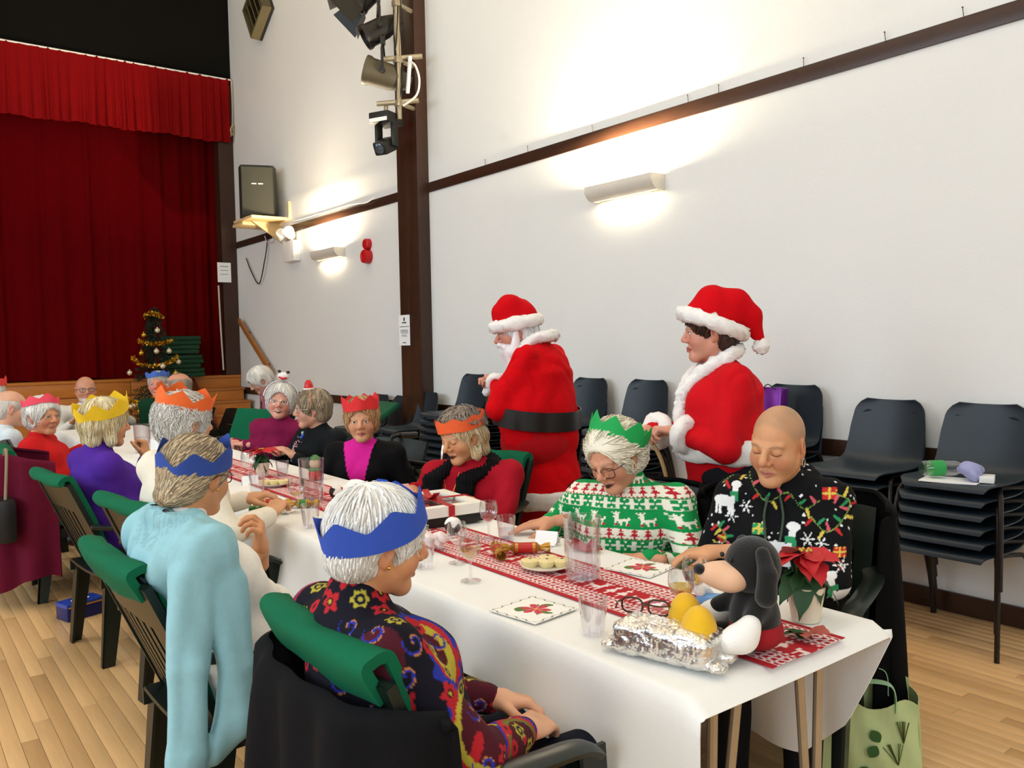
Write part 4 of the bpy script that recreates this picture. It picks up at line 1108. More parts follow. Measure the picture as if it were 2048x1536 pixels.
def folk(V, N, o):
    rg = np.random.default_rng(21); C = np.tile(L3('#12101c'), (len(V), 1))
    nv, rd, ye, bl, ol, mg, mar = L3('#12122a'), L3('#b5222c'), L3('#b4a63a'), L3('#26329a'), L3('#6f6a2a'), L3('#a22a56'), L3('#4a1420')
    C[wob(V, 9, 3) > 0.45] = mar; C[wob(V, 7, 5) > 0.75] = L3('#1c2470')
    # wavy stripes down the far shoulder
    w = V[:, 1]+0.010*np.sin(V[:, 2]*60)
    for a, b, c in ((0.165, 0.178, mg), (0.186, 0.212, rd), (0.212, 0.217, ye), (0.224, 0.25, mg)): C[(w > a) & (w < b) & (V[:, 2] > 0.6)] = c
    # scalloped paisley arcs
    for cx, r0, cc in (((-0.08, -0.10, 0.80), 0.085, ye), ((0.02, -0.235, 0.72), 0.08, ye), ((0.14, -0.2, 0.62), 0.075, ol), ((-0.10, 0.06, 0.66), 0.09, ye), ((0.1, -0.24, 0.80), 0.05, ol)):
        d = np.linalg.norm(V-np.array(cx, np.float32), axis=1); a = np.arctan2(V[:, 2]-cx[2], V[:, 1]-cx[1]+V[:, 0]-cx[0])
        sc = r0+0.007*np.abs(np.sin(a*7))
        C[(d < sc+0.022) & (d > sc)] = bl; C[(d < sc+0.012) & (d > sc)] = rd; C[np.abs(d-r0) < 0.006] = cc
        C[(d < r0-0.006)] = np.where((wob(V[d < r0-0.006], 60, 2) > 0.5)[:, None], rd, mar)
    pts = []
    for _ in range(2600):
        p = V[rg.integers(len(V))]
        if all(np.linalg.norm(p-q) > 0.040 for q in pts): pts.append(p)
        if len(pts) > 190: break
    for i, p in enumerate(pts):
        D = V-p; d = np.linalg.norm(D, axis=1); m = d < 0.04
        e1 = np.cross(N[np.argmin(d)], (0.1, 0.2, 1)); e1 /= np.linalg.norm(e1)+1e-9; e2 = np.cross(N[np.argmin(d)], e1)
        a = np.arctan2(D[m] @ e2, D[m] @ e1); dm = d[m]; sub = C[m]
        k = i % 4
        if k == 0:
            r = 0.017+0.003*np.cos(a*6); sub[dm < r] = ye; sub[dm < 0.011] = nv; sub[dm < 0.005] = ye
        elif k == 1:
            sub[dm < 0.016] = rd; sub[dm < 0.006] = mar
        elif k == 2:
            r = 0.020+0.005*np.cos(a*5); sub[dm < r] = rd; sub[dm < 0.009] = L3('#2c0a12'); sub[dm < 0.004] = ye
        else:
            s = (a+dm*260) % (2*PI); sub[(dm < 0.026) & (s < 1.3)] = bl; sub[(dm < 0.026) & (s > 1.3) & (s < 1.9)] = L3('#c07a3a')
        C[m] = sub
    return C

def speckle(base, cols, f, th, seed):
    def fn(V, N, o):
        C = np.tile(L3(base), (len(V), 1))
        for i, c in enumerate(cols): C[wob(V, f, seed+i) > th] = L3(c)
        return C
    return fn
def tweed(V, N, o):
    C = np.tile(L3('#6d6248'), (len(V), 1)); C[((V[:, 2]*110).astype(int)+(V[:, 0]*110).astype(int)) % 2 == 0] = L3('#3a3428')
    C[(((V[:, 0]+V[:, 2])*40) % 1 < 0.15) | (((V[:, 1])*30) % 1 < 0.12)] = L3('#22201c'); return C

HW = dict(col='#e6e2da', style='fluffy', t=0.012, n=900, seed=3)
# ================================================================ near side of the table (backs to the window wall)
# A: woman in the folk pattern jumper
A = person('woman in a blue paper crown and dark folk-patterned jumper, nearest the camera', (0.87, 1.47), -2, (0.785, 1.475, 1.035), (-9, 9, 3), hs=0.90, sw=0.155, bulk=0.98,
    fspec=dict(skin='#cf9266', red='#c07858', eyes='open', jaw=1.0), hair=dict(col='#f2efe9', col2='#e2ddd4', style='short', t=0.015, n=1800, seed=5, step=0.014, steps=10, crown=(-0.055, 0.0, 0.135), jit=0.13, nape=-0.112, hairline=0.058, h=0.005, r=0.0026, lift=0.35, freq=30, rag=0.6),
    top=folk, bottom='#0e1220', hands={'R': dict(w=(1.06, 1.37, 0.60), pose='relaxed', dir=(0.9, 0.35, -0.1), up=(0, -0.25, 1), pole=(-0.5, -0.9, -0.5), skin='#dba583'),
                                       'L': dict(w=(1.09, 1.52, 0.615), pose='loose', dir=(0.85, -0.6, -0.15), up=(0, 0.3, 1), skin='#dba583')}, paint_res=0.0042, hb=0.007, hh=0.0026, collar=0.032, knees=0.40)
crown(A, '#2b4fb5', z0=0.022, rx=0.121, ry=0.103, h0=0.045, h1=0.084, npts=6, tilt=(-24, 4), ph=0.30, cx=-0.013, droop=0.05)
earring(A, -1)
# B: woman with the pale blue cardigan round her shoulders
def cardi_shoulder(v, o): pass
B = person('woman in a blue paper crown with a pale blue cardigan over her shoulders', (0.76, 2.30), 4, (0.672, 2.285, 1.085), (24, 9, 0), hs=0.89, sw=0.155, bulk=0.95,
    fspec=dict(skin='#cf9164', red='#b96a4c', eyes='open', jaw=0.98), hair=dict(col='#c2ab88', col2='#8f7d64', style='bun', t=0.012, n=1300, seed=6, crown=(0.06, 0.0, 0.13), sweep=(-1.0, 0, -0.6), step=0.013, steps=9, jit=0.12, rag=0.5, hairline=0.060, nape=-0.10, h=0.005, r=0.0024, lift=0.4),
    top='#efe9df', bottom='#14151c', hands={'L': dict(w=(0.92, 2.50, 0.80), pose='grip', dir=(-0.1, -0.25, 1.0), up=(1, -0.5, 0.1), bare=True, pole=(0.6, 0.3, -1)),
                                           'R': dict(w=(0.97, 2.34, 0.625), pose='relaxed', dir=(0.9, 0.15, -0.15), bare=True, pole=(0.1, -0.5, -0.9))}, sleeve=0.42, hh=0.0026, hb=0.007, collar=0.02)
crown(B, '#2c4a9c', z0=0.036, rx=0.118, ry=0.096, h0=0.036, h1=0.078, npts=6, tilt=(-17, 12), ph=0.2, cx=-0.012, droop=0.045)
spectacles(B, mat('red_brown_frame', '#4a1c14', 0.3), w=0.022, hgt=0.016)
earring(B, -1)
def cardigan(o):
    N = o.N; v = Vol((-0.34, -0.36, 0.16), (0.16, 0.32, 1.02), 0.0075)
    SR = N+np.array([-0.008, -0.155, -0.060]); SL = N+np.array([-0.008, 0.155, -0.060])
    v.cap(SL+np.array([0, 0.01, 0]), SR-np.array([0, 0.01, 0]), 0.078, k=0)
    v.cap(N+np.array([-0.045, -0.05, -0.10]), N+np.array([-0.045, 0.05, -0.10]), 0.080, k=0.04)
    v.cap(N+np.array([0.005, -0.08, -0.20]), N+np.array([0.005, 0.08, -0.20]), 0.074, k=0.04)
    v.cap(N+np.array([0.07, -0.08, -0.30]), N+np.array([0.07, 0.08, -0.30]), 0.066, k=0.03)
    v.cap(SR, SR+np.array([0.03, -0.02, -0.16]), 0.082, 0.07, k=0.03); v.cap(SL, SL+np.array([0.03, 0.02, -0.16]), 0.08, 0.06, k=0.03)
    v.cap(N+np.array([-0.055, -0.05, 0.018]), N+np.array([-0.055, 0.05, 0.018]), 0.024, k=0.03); v.cap(N+np.array([-0.055, -0.05, 0.018]), N+np.array([0.0, -0.078, 0.0]), 0.024, k=0.02); v.cap(N+np.array([-0.055, 0.05, 0.018]), N+np.array([0.0, 0.078, 0.0]), 0.024, k=0.02)
    v.cap(N+np.array([0.0, -0.078, 0.0]), N+np.array([0.07, -0.085, -0.09]), 0.026, k=0.02)
    # hanging sleeves
    a = [SR+np.array(q) for q in ((-0.045, -0.045, -0.05), (-0.075, -0.085, -0.25), (-0.09, -0.10, -0.45), (-0.105, -0.105, -0.615))]
    for i in range(3): v.cap(a[i], a[i+1], (0.058, 0.050, 0.046)[i], (0.050, 0.046, 0.047)[i], k=0.012, ys=1.35)
    b = [SR+np.array(q) for q in ((0.035, -0.045, -0.08), (0.045, -0.085, -0.28), (0.03, -0.10, -0.40), (-0.025, -0.095, -0.47))]
    for i in range(3): v.cap(b[i], b[i+1], (0.058, 0.044, 0.052)[i], (0.044, 0.052, 0.034)[i], k=0.012, ys=1.35)
    V, F = v.mesh(); V = relax(V, F, 2); n = vnormals(V, F)
    V = V+(n*(0.004*wob(V, 24, 3, stretch=(1, 1, 0.4))+0.009*wob(V, 75, 5, n=6, stretch=(1, 1, 0.10)))[:, None]).astype(np.float32)
    C = np.tile(L3('#93c0c8'), (len(V), 1))
    rib = (V[:, 2] > N[2]-0.050) & (np.hypot(V[:, 0]-N[0]+0.02, V[:, 1]-N[1]) < 0.115)
    st = np.sin(np.arctan2(V[:, 1]-N[1], V[:, 0]-N[0])*70) > 0.1
    C[rib & st] *= 0.82
    g = link('cardigan', mesh_np('cardigan', V, F, cols=C), M_cloth, o.root)
    v = Vol(a[3]-0.09, a[3]+0.09, 0.006); v.cap(a[3]+np.array([0.004, 0, 0.035]), a[3]+np.array([-0.004, 0, -0.045]), 0.050, 0.049, k=0); v.cut(a[3]+np.array([0, 0, -0.055]), (0, 0, -1)); v.cut(a[3]+np.array([0, 0, 0.03]), (0, 0, 1))
    V, F = v.mesh(); C = np.tile(L3('#8fb6b6'), (len(V), 1)); C[np.sin(np.arctan2(V[:, 1]-a[3][1], V[:, 0]-a[3][0])*26) > 0.3] *= 0.85
    k = link('cuff', mesh_np('cuff', V, F, cols=C), M_cloth, g)
    return g
cardigan(B)
for s in ('R', 'L'):
    e = B.E[s]+(B.W[s]-B.E[s])*0.40
    d = (B.W[s]-B.E[s]); d /= np.linalg.norm(d)
    v = Vol(e-0.08, e+0.08, 0.005); v.cap(e-d*0.022, e+d*0.022, 0.056, 0.054, k=0)
    for q, sg in ((e+d*0.026, 1), (e-d*0.03, -1)): v.cut(q, d*sg)
    V, F = v.mesh(); V = relax(V, F, 1); link('rolled_cuff', mesh_np('rolled_cuff', V, F, cols=np.tile(L3('#f0ebe2'), (len(V), 1))), M_cloth, B.root)
Mh, w = B.hmats['R']
a = np.linspace(0, 2*PI, 18, endpoint=False)
MB().tube(np.stack([np.full(18, -0.012), 0.029*np.cos(a), 0.026*np.sin(a)], 1) @ Mh.T+w, 0.002, 6, closed=True).build('bracelet', M_gold, B.root)
# C: woman with the orange crown, seen from behind
Cc = person('white-haired woman in an orange paper crown and cream cardigan, back to us', (0.96, 3.30), 12, (0.94, 3.30, 1.145), (0, 4, 0), hs=0.90, sw=0.165, bulk=1.05,
    fspec=dict(skin='#d29a70'), hair=dict(HW, col='#dcd8d0', col2='#c8c2ba', t=0.013, n=900, seed=8, lift=1.6, jit=0.7), top='#e9dfcb', bottom=tweed, skirt=True, knees=0.46, hands={'L': dict(w=(1.20, 3.40, 0.80), pose='loose'), 'R': dict(w=(1.18, 3.10, 0.78), pose='loose', dir=(0.6, 0.5, 0.4))}, hb=0.009, hh=0.0035)
crown(Cc, '#f06a2a', z0=0.072, rx=0.118, ry=0.102, h0=0.040, h1=0.080, npts=7, tilt=(6, 14), ph=0.4)
# D: woman in the yellow crown and purple jumper
D = person('blonde woman in a yellow paper crown and purple fleece', (0.88, 4.30), 8, (0.86, 4.33, 1.08), (0, 4, 0), hs=0.95, sw=0.17, bulk=1.05,
    fspec=dict(skin='#cf9468'), hair=dict(col='#e9dcb4', col2='#d2b478', style='bob', t=0.016, n=900, seed=9, ears=False, sweep=(0.0, 0, -1.3), step=0.014, steps=9, jit=0.12, rag=0.5, hairline=0.05), top='#4c2390', bottom='#20202c',
    hands={'R': dict(w=(1.06, 4.44, 0.88), pose='fist', dir=(0.0, 0.2, 1), up=(0.8, -0.4, 0)), 'L': dict(w=(1.20, 4.60, 0.76), pose='loose')}, hb=0.009, hh=0.0035, collar=0.06)
crown(D, '#f0c61e', z0=0.052, rx=0.126, ry=0.106, h0=0.040, h1=0.085, npts=7, tilt=(-20, 8), ph=0.3)
# E: red cardigan and pink crown
E_ = person('white-haired woman in a pink paper crown and red cardigan', (0.84, 6.05), -25, (0.845, 6.10, 1.01), (-38, 2, 0), hs=1.0, sw=0.165, bulk=1.05,
    fspec=dict(skin='#cc8f68'), hair=dict(HW, seed=10, n=400), top='#c41a1a', bottom='#26221f', hands={'L': dict(w=(1.12, 6.35, 0.76))}, hb=0.011, hh=0.004, collar=0.03)
crown(E_, '#e8455c', z0=0.062, rx=0.118, ry=0.10, h0=0.030, h1=0.062, npts=7, tilt=(-18, -10), ph=0.3, cx=-0.03)
F_ = person('balding man in a pale blue shirt at the left edge, back to us', (0.66, 6.80), 10, (0.735, 6.72, 1.035), (-12, 8, 0), hs=1.05, sw=0.19, bulk=1.15, bust=0.0,
    fspec=dict(skin='#d8a488'), hair=dict(col='#cfc8c0', style='short', t=0.003, n=150, seed=11, bald=0.062), top='#cfdbe2', bottom='#2a2c34', hb=0.011, hh=0.0045)
F2 = person('person in a red paper crown and navy top at the far left edge', (0.62, 7.65), 0, (0.70, 7.65, 1.085), (-5, 4, 0), hs=1.05, sw=0.18, bulk=1.1, bust=0.02,
    fspec=dict(skin='#dcaa90'), hair=dict(HW, seed=12, n=150), top='#1c1f4a', bottom='#20222c', hb=0.012, hh=0.0045)
crown(F2, '#d23430', z0=0.06, rx=0.122, ry=0.10, h0=0.035, h1=0.07, npts=7, tilt=(-14, -8), ph=0.2)
# ================================================================ far end of the table
G = person('bald man with glasses and white beard in a cream jumper', (1.62, 8.75), 264, (1.52, 8.46, 1.065), (2, -2, 0), hs=1.06, sw=0.21, bulk=1.4, bust=0.02,
    fspec=dict(skin='#c98e72', red='#b8604c', mouth='smile', beard='#d8d0c8', brow='#8a8078'), top=speckle('#dedad0', ('#a8a8a4',), 34, 1.15, 2), bottom='#2a2a30', hands={'L': dict(w=(1.75, 8.45, 0.77)), 'R': dict(w=(1.38, 8.42, 0.77))}, hb=0.011, hh=0.004)
spectacles(G, M_bl, lens=False)
Hh = person('man in a blue paper crown and dark green jumper by the Christmas tree', (2.30, 8.35), 215, (2.115, 8.30, 1.095), (28, -2, 4), hs=1.08, sw=0.19, bulk=1.15, bust=0.0,
    fspec=dict(skin='#cf8a74', red='#c05a4c', mouth='open', teeth=True, brow='#8a8078'), hair=dict(col='#c8c4be', style='short', t=0.004, n=150, seed=14), top='#0c3a22', bottom='#20222c', hb=0.011, hh=0.004)
crown(Hh, '#4468c0', z0=0.062, rx=0.112, ry=0.094, h0=0.030, h1=0.052, npts=8, tilt=(-4, 0))
def collar_tie(o):
    N = o.N
    b = MB().sheet(np.array([[(N[0]+0.075, y*0.5, N[2]+0.02), (N[0]+0.095, y, N[2]-0.06)] for y in np.linspace(-0.06, 0.06, 5)]), 0.006); b.build('shirt_collar', M_white, o.root)
    MB().obox((N[0]+0.105, 0, N[2]-0.13), (0.01, 0.045, 0.13), rotm(0, 0.2, 0), bev=0.004).build('tie', mat('pale_green_tie', '#9fc4b4', 0.7), o.root)
collar_tie(Hh)
I_ = person('grey-haired man with glasses in profile beside the man in green', (2.42, 7.75), 175, (2.155, 7.81, 1.085), (-12, 2, 0), hs=1.06, sw=0.19, bulk=1.1, bust=0.0,
    fspec=dict(skin='#cf9276', red='#b8604c'), hair=dict(col='#9a8a7a', style='short', t=0.004, n=250, seed=15, bald=0.03), top='#16140f', bottom='#1c1c22', hb=0.011, hh=0.004)
spectacles(I_, M_bl, lens=False)
# ================================================================ wall side of the table
J = person('white-haired woman in a burgundy jumper with glasses and a reindeer headband', (2.33, 5.98), 214, (2.235, 5.60, 1.045), (28, -2, -8), hs=1.0, sw=0.18, bulk=1.35, bust=0.085,
    fspec=dict(skin='#d79a84', red='#c8705e', mouth='open', teeth=True, jaw=1.08), hair=dict(HW, t=0.016, n=600, seed=16, hairline=0.078), top='#7c1240', bottom='#241420', hands={'L': dict(w=(2.06, 5.84, 0.74), dir=(-0.3, 1, 0), pose='loose'), 'R': dict(w=(2.05, 6.06, 0.74), dir=(-0.2, -1, -0.1), pose='loose', up=(-0.3, 0, 1))}, hb=0.009, hh=0.0035, pelvis=0.46)
spectacles(J, M_chrome, lens=False)
hb_ = MB().tube([(-0.01+0.0, 0.118*math.cos(t), 0.03+0.118*math.sin(t)) for t in np.linspace(0, PI, 20)], 0.006, 8); head_part(J, hb_, 'headband', mat('silver_tinsel', '#c8c4c4', 0.35, metal=0.6, var=0.4, scale=300))
def reindeer(o):
    b = MB().ball((0.0, 0.0, 0.180), (0.032, 0.042, 0.030), 14, 9); k = head_part(o, b, 'headband_toy', mat('white_felt', '#e8e4e0', 0.9, var=0.05))
    b = MB().tube([(0.030, -0.028, 0.172), (0.036, 0, 0.162), (0.030, 0.028, 0.172)], [0.006, 0.009, 0.006], 8); head_part(o, b, 'headband_toy_mouth', M_red)
    for s in (-1, 1):
        b = MB().ball((0.012, s*0.030, 0.212), (0.010, 0.013, 0.010), 10, 6); head_part(o, b, 'headband_toy_ear', M_bl)
reindeer(J)
K = person('short-haired woman in a dark jumper turned away, tiny red hat on her headband', (2.31, 5.12), 190, (2.185, 4.96, 1.03), (-30, 2, -2), hs=1.0, sw=0.175, bulk=1.2, bust=0.07,
    fspec=dict(skin='#cf9a80', red='#b9705c'), hair=dict(col='#a8977c', col2='#877660', style='short', t=0.016, n=800, seed=17, nape=-0.1), top='#0d1214', bottom='#14161c', hands={'L': dict(w=(2.02, 4.85, 0.75)), 'R': dict(w=(2.0, 5.08, 0.75))}, hb=0.009, hh=0.0035)
spectacles(K, M_chrome, lens=False)
hb_ = MB().tube([(0.01, 0.102*math.cos(t), 0.02+0.112*math.sin(t)) for t in np.linspace(0.1, PI-0.1, 20)], 0.004, 8); head_part(K, hb_, 'headband', mat('copper_band', '#c87a50', 0.4))
b = MB().lathe([(0.0, 0.0), (0.032, 0.0), (0.034, 0.012), (0.028, 0.014), (0.024, 0.04), (0.012, 0.058), (0, 0.062)], 16, (0.01, 0.0, 0.128)); head_part(K, b, 'tiny_hat', M_red)
b = MB().tube([(0.01+0.032*math.cos(t), 0.032*math.sin(t), 0.132) for t in np.linspace(0, 2*PI, 16, endpoint=False)], 0.006, 6, closed=True); head_part(K, b, 'tiny_hat_brim', M_fur)
def sequins(o):
    rg = np.random.default_rng(5); b = MB(); b2 = MB()
    for i in range(46):
        y, z = rg.normal(0.02, 0.022), rg.normal(0.80, 0.030); q = np.array([0, y, z])
        d = np.abs(o.topV[:, 1]-y)+np.abs(o.topV[:, 2]-z)+(o.topN[:, 0] < 0)*9; p = o.topV[np.argmin(d)]
        (b if i % 2 else b2).ball(p+np.array([0.002, 0, 0]), 0.005, 6, 4)
    b.build('sequin_motif', M_chrome, o.root); b2.build('sequin_motif', mat('pink_sequin', '#c87a90', 0.3, metal=0.5), o.root)
    for y, z, c in ((0.055, 0.845, '#3a62d8'), (0.065, 0.862, '#3a62d8'), (0.045, 0.875, '#b8d8a8'), (0.02, 0.70, '#f0f0f4'), (-0.05, 0.70, '#e8e8ee')):
        d = np.abs(o.topV[:, 1]-y)+np.abs(o.topV[:, 2]-z)+(o.topN[:, 0] < 0)*9; p = o.topV[np.argmin(d)]
        MB().ball(p, 0.011, 8, 6).build('bauble_badge', mat('badge'+c, c, 0.3), o.root)
sequins(K)
def pink_black(V, N, o):
    C = np.tile(L3('#070708'), (len(V), 1)); z, y = V[:, 2], V[:, 1]
    m = (N[:, 0] > 0.1) & (np.abs(y-0.01) < 0.020+np.clip(z-0.58, 0, 0.3)*0.24) & (z > 0.56)
    C[m] = L3('#e0249a'); return C
Lw = person('woman in a red paper crown wearing a pink top and black cardigan', (2.28, 4.38), 224, (2.15, 4.21, 1.01), (13, 3, 2), hs=1.0, sw=0.17, bulk=1.10, bust=0.065,
    fspec=dict(skin='#d39a74', red='#c87a60', eyes='open', jaw=1.02, iris='#2c2018'), hair=dict(col='#c08c58', col2='#d8b48c', style='fluffy', t=0.012, n=800, seed=18, hairline=0.072, h=0.005), top=pink_black, bottom='#101014', hands={'L': dict(p=(0.26, 0.10, 0.60)), 'R': dict(p=(0.28, -0.08, 0.60))}, paint_res=0.007, hh=0.003, topname='cardigan')
crown(Lw, '#e02c30', z0=0.062, rx=0.118, ry=0.100, h0=0.048, h1=0.082, npts=8, tilt=(-2, 2), ph=0.1, name='red')
# M: red jumper, black scarf, orange crown
M_p = person('woman in an orange paper crown, red jumper and black scarf', (2.25, 3.36), 224, (2.12, 3.165, 1.0), (-36, 15, 4), hs=0.98, sw=0.18, bulk=1.15, bust=0.065,
    fspec=dict(skin='#cf9568', red='#c06a48', eyes='closed', mouth='open', nose=1.08), hair=dict(col='#d8b98a', col2='#e8dcc0', style='bob', t=0.010, n=900, seed=19, ears=True, hairline=0.075, sweep=(-0.3, 0, -1.2), step=0.013, jit=0.15, h=0.005), top='#a80e22', bottom='#1a1416',
    hands={'L': dict(w=(1.98, 2.97, 0.75), dir=(-0.5, 0.8, 0)), 'R': dict(w=(1.97, 3.36, 0.75), dir=(-0.6, -0.7, 0))}, paint_res=0.007, hh=0.0026)
crown(M_p, '#f0602c', z0=0.042, rx=0.122, ry=0.100, h0=0.048, h1=0.066, npts=8, tilt=(-4, 0), ph=0.1)
v = Vol((-0.06, -0.13, 0.96), (0.06, 0.13, 1.10), 0.007)
grey = hair_geo(dict(col='#a09080', col2='#786a60', style='short', t=0.022, n=450, seed=33, lift=3.0, jit=0.6, hairline=0.09, nape=0.06, steps=6), 0.007)
link('hair_tuft', mesh_np('hair_tuft', on_head(M_p, grey[0]), grey[1], cols=grey[2]), M_hair, M_p.root)
def scarf(o):
    N = o.N; v = Vol(N+np.array([-0.18, -0.24, -0.42]), N+np.array([0.34, 0.24, 0.14]), 0.006)
    v.cap(N+np.array([-0.06, -0.075, -0.005]), N+np.array([-0.06, 0.075, -0.005]), 0.034, k=0)
    for s in (-1, 1):
        q = [N+np.array((-0.05, s*0.080, -0.005)), N+np.array((0.01, s*0.086, -0.022))]+[surf(o, s*yy, N[2]-dz, 0.020) for yy, dz in ((0.078, 0.075), (0.072, 0.13), (0.072, 0.19), (0.074, 0.25), (0.076, 0.31))]
        for i in range(len(q)-1):
            v.cap(q[i], q[i+1], 0.026, k=0.012); v.cap(q[i]+np.array([0, s*0.026, -0.004]), q[i+1]+np.array([0, s*0.028, -0.004]), 0.022, k=0.012); v.cap(q[i]-np.array([0, s*0.018, 0.0]), q[i+1]-np.array([0, s*0.02, 0.0]), 0.020, k=0.012)
    v.cut(N+np.array([0, 0, -0.30]), (0, 0, -1))
    V, F = v.mesh(); V = relax(V, F, 1); n = vnormals(V, F); V = V+(n*(0.003*np.sin(V[:, 1]*420))[:, None]).astype(np.float32)
    link('scarf', mesh_np('scarf', V, F, cols=np.tile(L3('#050507'), (len(V), 1))), M_cloth, o.root)
scarf(M_p)
nk = M_p.N
MB().tube(spline([surf(M_p, 0.045, nk[2]-0.05, 0.003), surf(M_p, 0.02, nk[2]-0.12, 0.003), surf(M_p, 0.0, nk[2]-0.16, 0.004), surf(M_p, -0.02, nk[2]-0.12, 0.003), surf(M_p, -0.045, nk[2]-0.05, 0.003)], 24), 0.0014, 6).ball(surf(M_p, 0, nk[2]-0.17, 0.006), 0.008, 8, 6).build('necklace', M_gold, M_p.root)
# N: green fair isle jumper
N_p = person('woman in a green paper crown, glasses and green reindeer jumper', (2.24, 2.27), 212, (2.10, 2.150, 1.01), (-22, 25, 6), hs=1.0, sw=0.175, bulk=1.18, bust=0.06,
    fspec=dict(skin='#cf9270', red='#bb6a54', eyes='closed', mouth='open', nose=1.0, lip='#8a4a48'), hair=dict(col='#ebe3cc', col2='#d8ccb0', style='fluffy', t=0.014, n=900, seed=20, hairline=0.078, h=0.005, jit=0.3, crown=(0.09, 0.0, 0.10), sweep=(-1.0, 0, -0.3), step=0.012), top=fairisle, bottom='#16161c',
    hands={'R': dict(w=(1.955, 2.335, 0.765), dir=(-0.75, 0.55, -0.12), pose='flat'), 'L': dict(w=(2.00, 1.90, 0.70), dir=(-0.5, 0.7, 0), pose='loose')}, paint_res=0.0036, hh=0.0026, collar=0.055, fold=0.003)
crown(N_p, '#12a04c', z0=0.070, rx=0.112, ry=0.104, h0=0.048, h1=0.092, npts=8, tilt=(-44, -12), ph=0.35, cx=-0.05)
spectacles(N_p, M_fr, w=0.025, hgt=0.020, drop=0.010, x=0.103)
# O: black printed hoodie, shaved head
def hood(v, o):
    N = o.N; v.cap(N+np.array([-0.06, -0.06, -0.005]), N+np.array([-0.06, 0.06, -0.005]), 0.045, k=0.03)
    for s in (-1, 1): v.cap(N+np.array([-0.05, s*0.075, 0.0]), N+np.array([0.055, s*0.055, -0.045]), 0.034, 0.026, k=0.025)
O_p = person('person with cropped grey hair and hoop earrings in a black festive hoodie', (2.38, 1.655), 210, (2.26, 1.575, 1.09), (-20, 12, -4), hs=0.99, sw=0.148, bulk=1.15, bust=0.075,
    fspec=dict(skin='#cd9368', red='#b8684c', eyes='closed', stubble='#8a7a66', nose=1.05, jaw=1.04, neck=1.05, long=1.06, brow='#86694f', mouth='flat', lip='#b0685c'), hair=None, top=hoodie, bottom='#141418',
    hands={'R': dict(w=(2.03, 1.64, 0.772), dir=(-0.55, 0.8, -0.12), pose='relaxed', pole=(-0.4, -0.35, -0.9)), 'L': dict(w=(2.05, 1.42, 0.66), dir=(-0.7, 0.5, 0), pose='loose')}, paint_res=0.0036, hh=0.0024, cloth=hood, collar=0.045, fold=0.004, topname='hoodie')
earring(O_p, 1, True); earring(O_p, -1, True)
for s in (-1, 1):
    nk = O_p.N; MB().tube(spline([surf(O_p, s*0.018, nk[2]-0.045, 0.005), surf(O_p, s*0.028, nk[2]-0.11, 0.005), surf(O_p, s*0.022, nk[2]-0.18, 0.005)], 16), 0.004, 6).build('drawstring', mat('drawstring_cord', '#3c4a3a', 0.9, var=0.5, scale=120), O_p.root)

# ================================================================ the two people in red costumes
def fur_tube(name, path, r, parent, closed=False, flat=None, seed=1):
    """thick fluffy trim"""
    P = np.asarray(path, float); b = MB().tube(P, r, 14, closed=closed, flat=flat); V = np.array(b.v); rg = np.random.default_rng(seed)
    V = V+rg.normal(0, 0.0035, V.shape); b.v = [tuple(p) for p in V]
    return b.build(name, M_fur, parent, sharp=180)
def ring(c, rx, ry, n=40, tilt=0.0, ax=0.0):
    a = np.linspace(0, 2*PI, n, endpoint=False); P = np.stack([rx*np.cos(a), ry*np.sin(a), 0*a], 1) @ rotm(ax, tilt, 0).T
    return P+np.array(c)
def robe(z_hem, r_hem, pel):
    def fn(v, o):
        v.cap((0, 0, pel+0.02), (0.0, 0, z_hem+0.03), 0.155, r_hem, k=0.04, ys=0.86); v.cut((0, 0, z_hem), (0, 0, -1))
    return fn
# standing figure with beard, long red coat
Pp = person('person in a long red coat, red hat and white beard, back half turned', (2.83, 3.46), 118, (2.735, 3.54, 1.49), (30, 16, 0), hs=1.0, sw=0.195, bulk=1.58, bust=0.0, seated=False, pelvis=0.92, nk=(-0.06, 0, 0.035),
    fspec=dict(skin='#c98870', nose=1.1), hair=None, top='#cc0510', bottom='#b00812', cloth=robe(0.58, 0.245, 0.92), zlo=0.5, arm=(0.30, 0.27), tmat=M_fleece, fold=0.008, topname='coat',
    hands={'L': dict(w=(2.685, 3.64, 1.22), pose='fist', dir=(-0.05, 0.9, 0.3), pole=(-0.2, 0.9, -0.8)), 'R': dict(w=(2.72, 3.80, 1.20), pose='fist', dir=(-0.5, -0.6, 0.3))}, hb=0.009, hh=0.003, collar=0.05)
def plush_hat(o, tail, col, ztilt=0.1, r1=0.022):
    m = mat('red_hat_plush', '#c80612', 0.95, var=0.08, bump=0.5, bscale=260, spec=0.15)
    v = Vol((-0.30, -0.2, -0.12), (0.2, 0.2, 0.36), 0.006)
    v.ell((-0.016, 0, 0.065), (0.122, 0.102, 0.085), k=0)
    pts = [np.array(p) for p in tail]; rr = np.linspace(0.088, r1, len(pts))
    for i in range(len(pts)-1): v.cap(pts[i], pts[i+1], rr[i], rr[i+1], k=0.03)
    v.cut((0, 0, 0.045), (0.30, 0, -1)) if False else v.cut((0, 0, 0.035), (ztilt, 0, -1))
    V, F = v.mesh(); V = relax(V, F, 1); n = vnormals(V, F); V = V+(n*(0.005*wob(V, 34, 2))[:, None]).astype(np.float32)
    link('hat', mesh_np('hat', on_head(o, V), F), m, o.root)
plush_hat(Pp, ((-0.03, 0, 0.10), (-0.01, 0.02, 0.128), (0.045, 0.03, 0.118)), '#b00810', r1=0.05)
fur_tube('hat_trim', on_head(Pp, ring((-0.016, 0, 0.040), 0.120, 0.102, tilt=-0.12)), 0.034, Pp.root, True, seed=2)
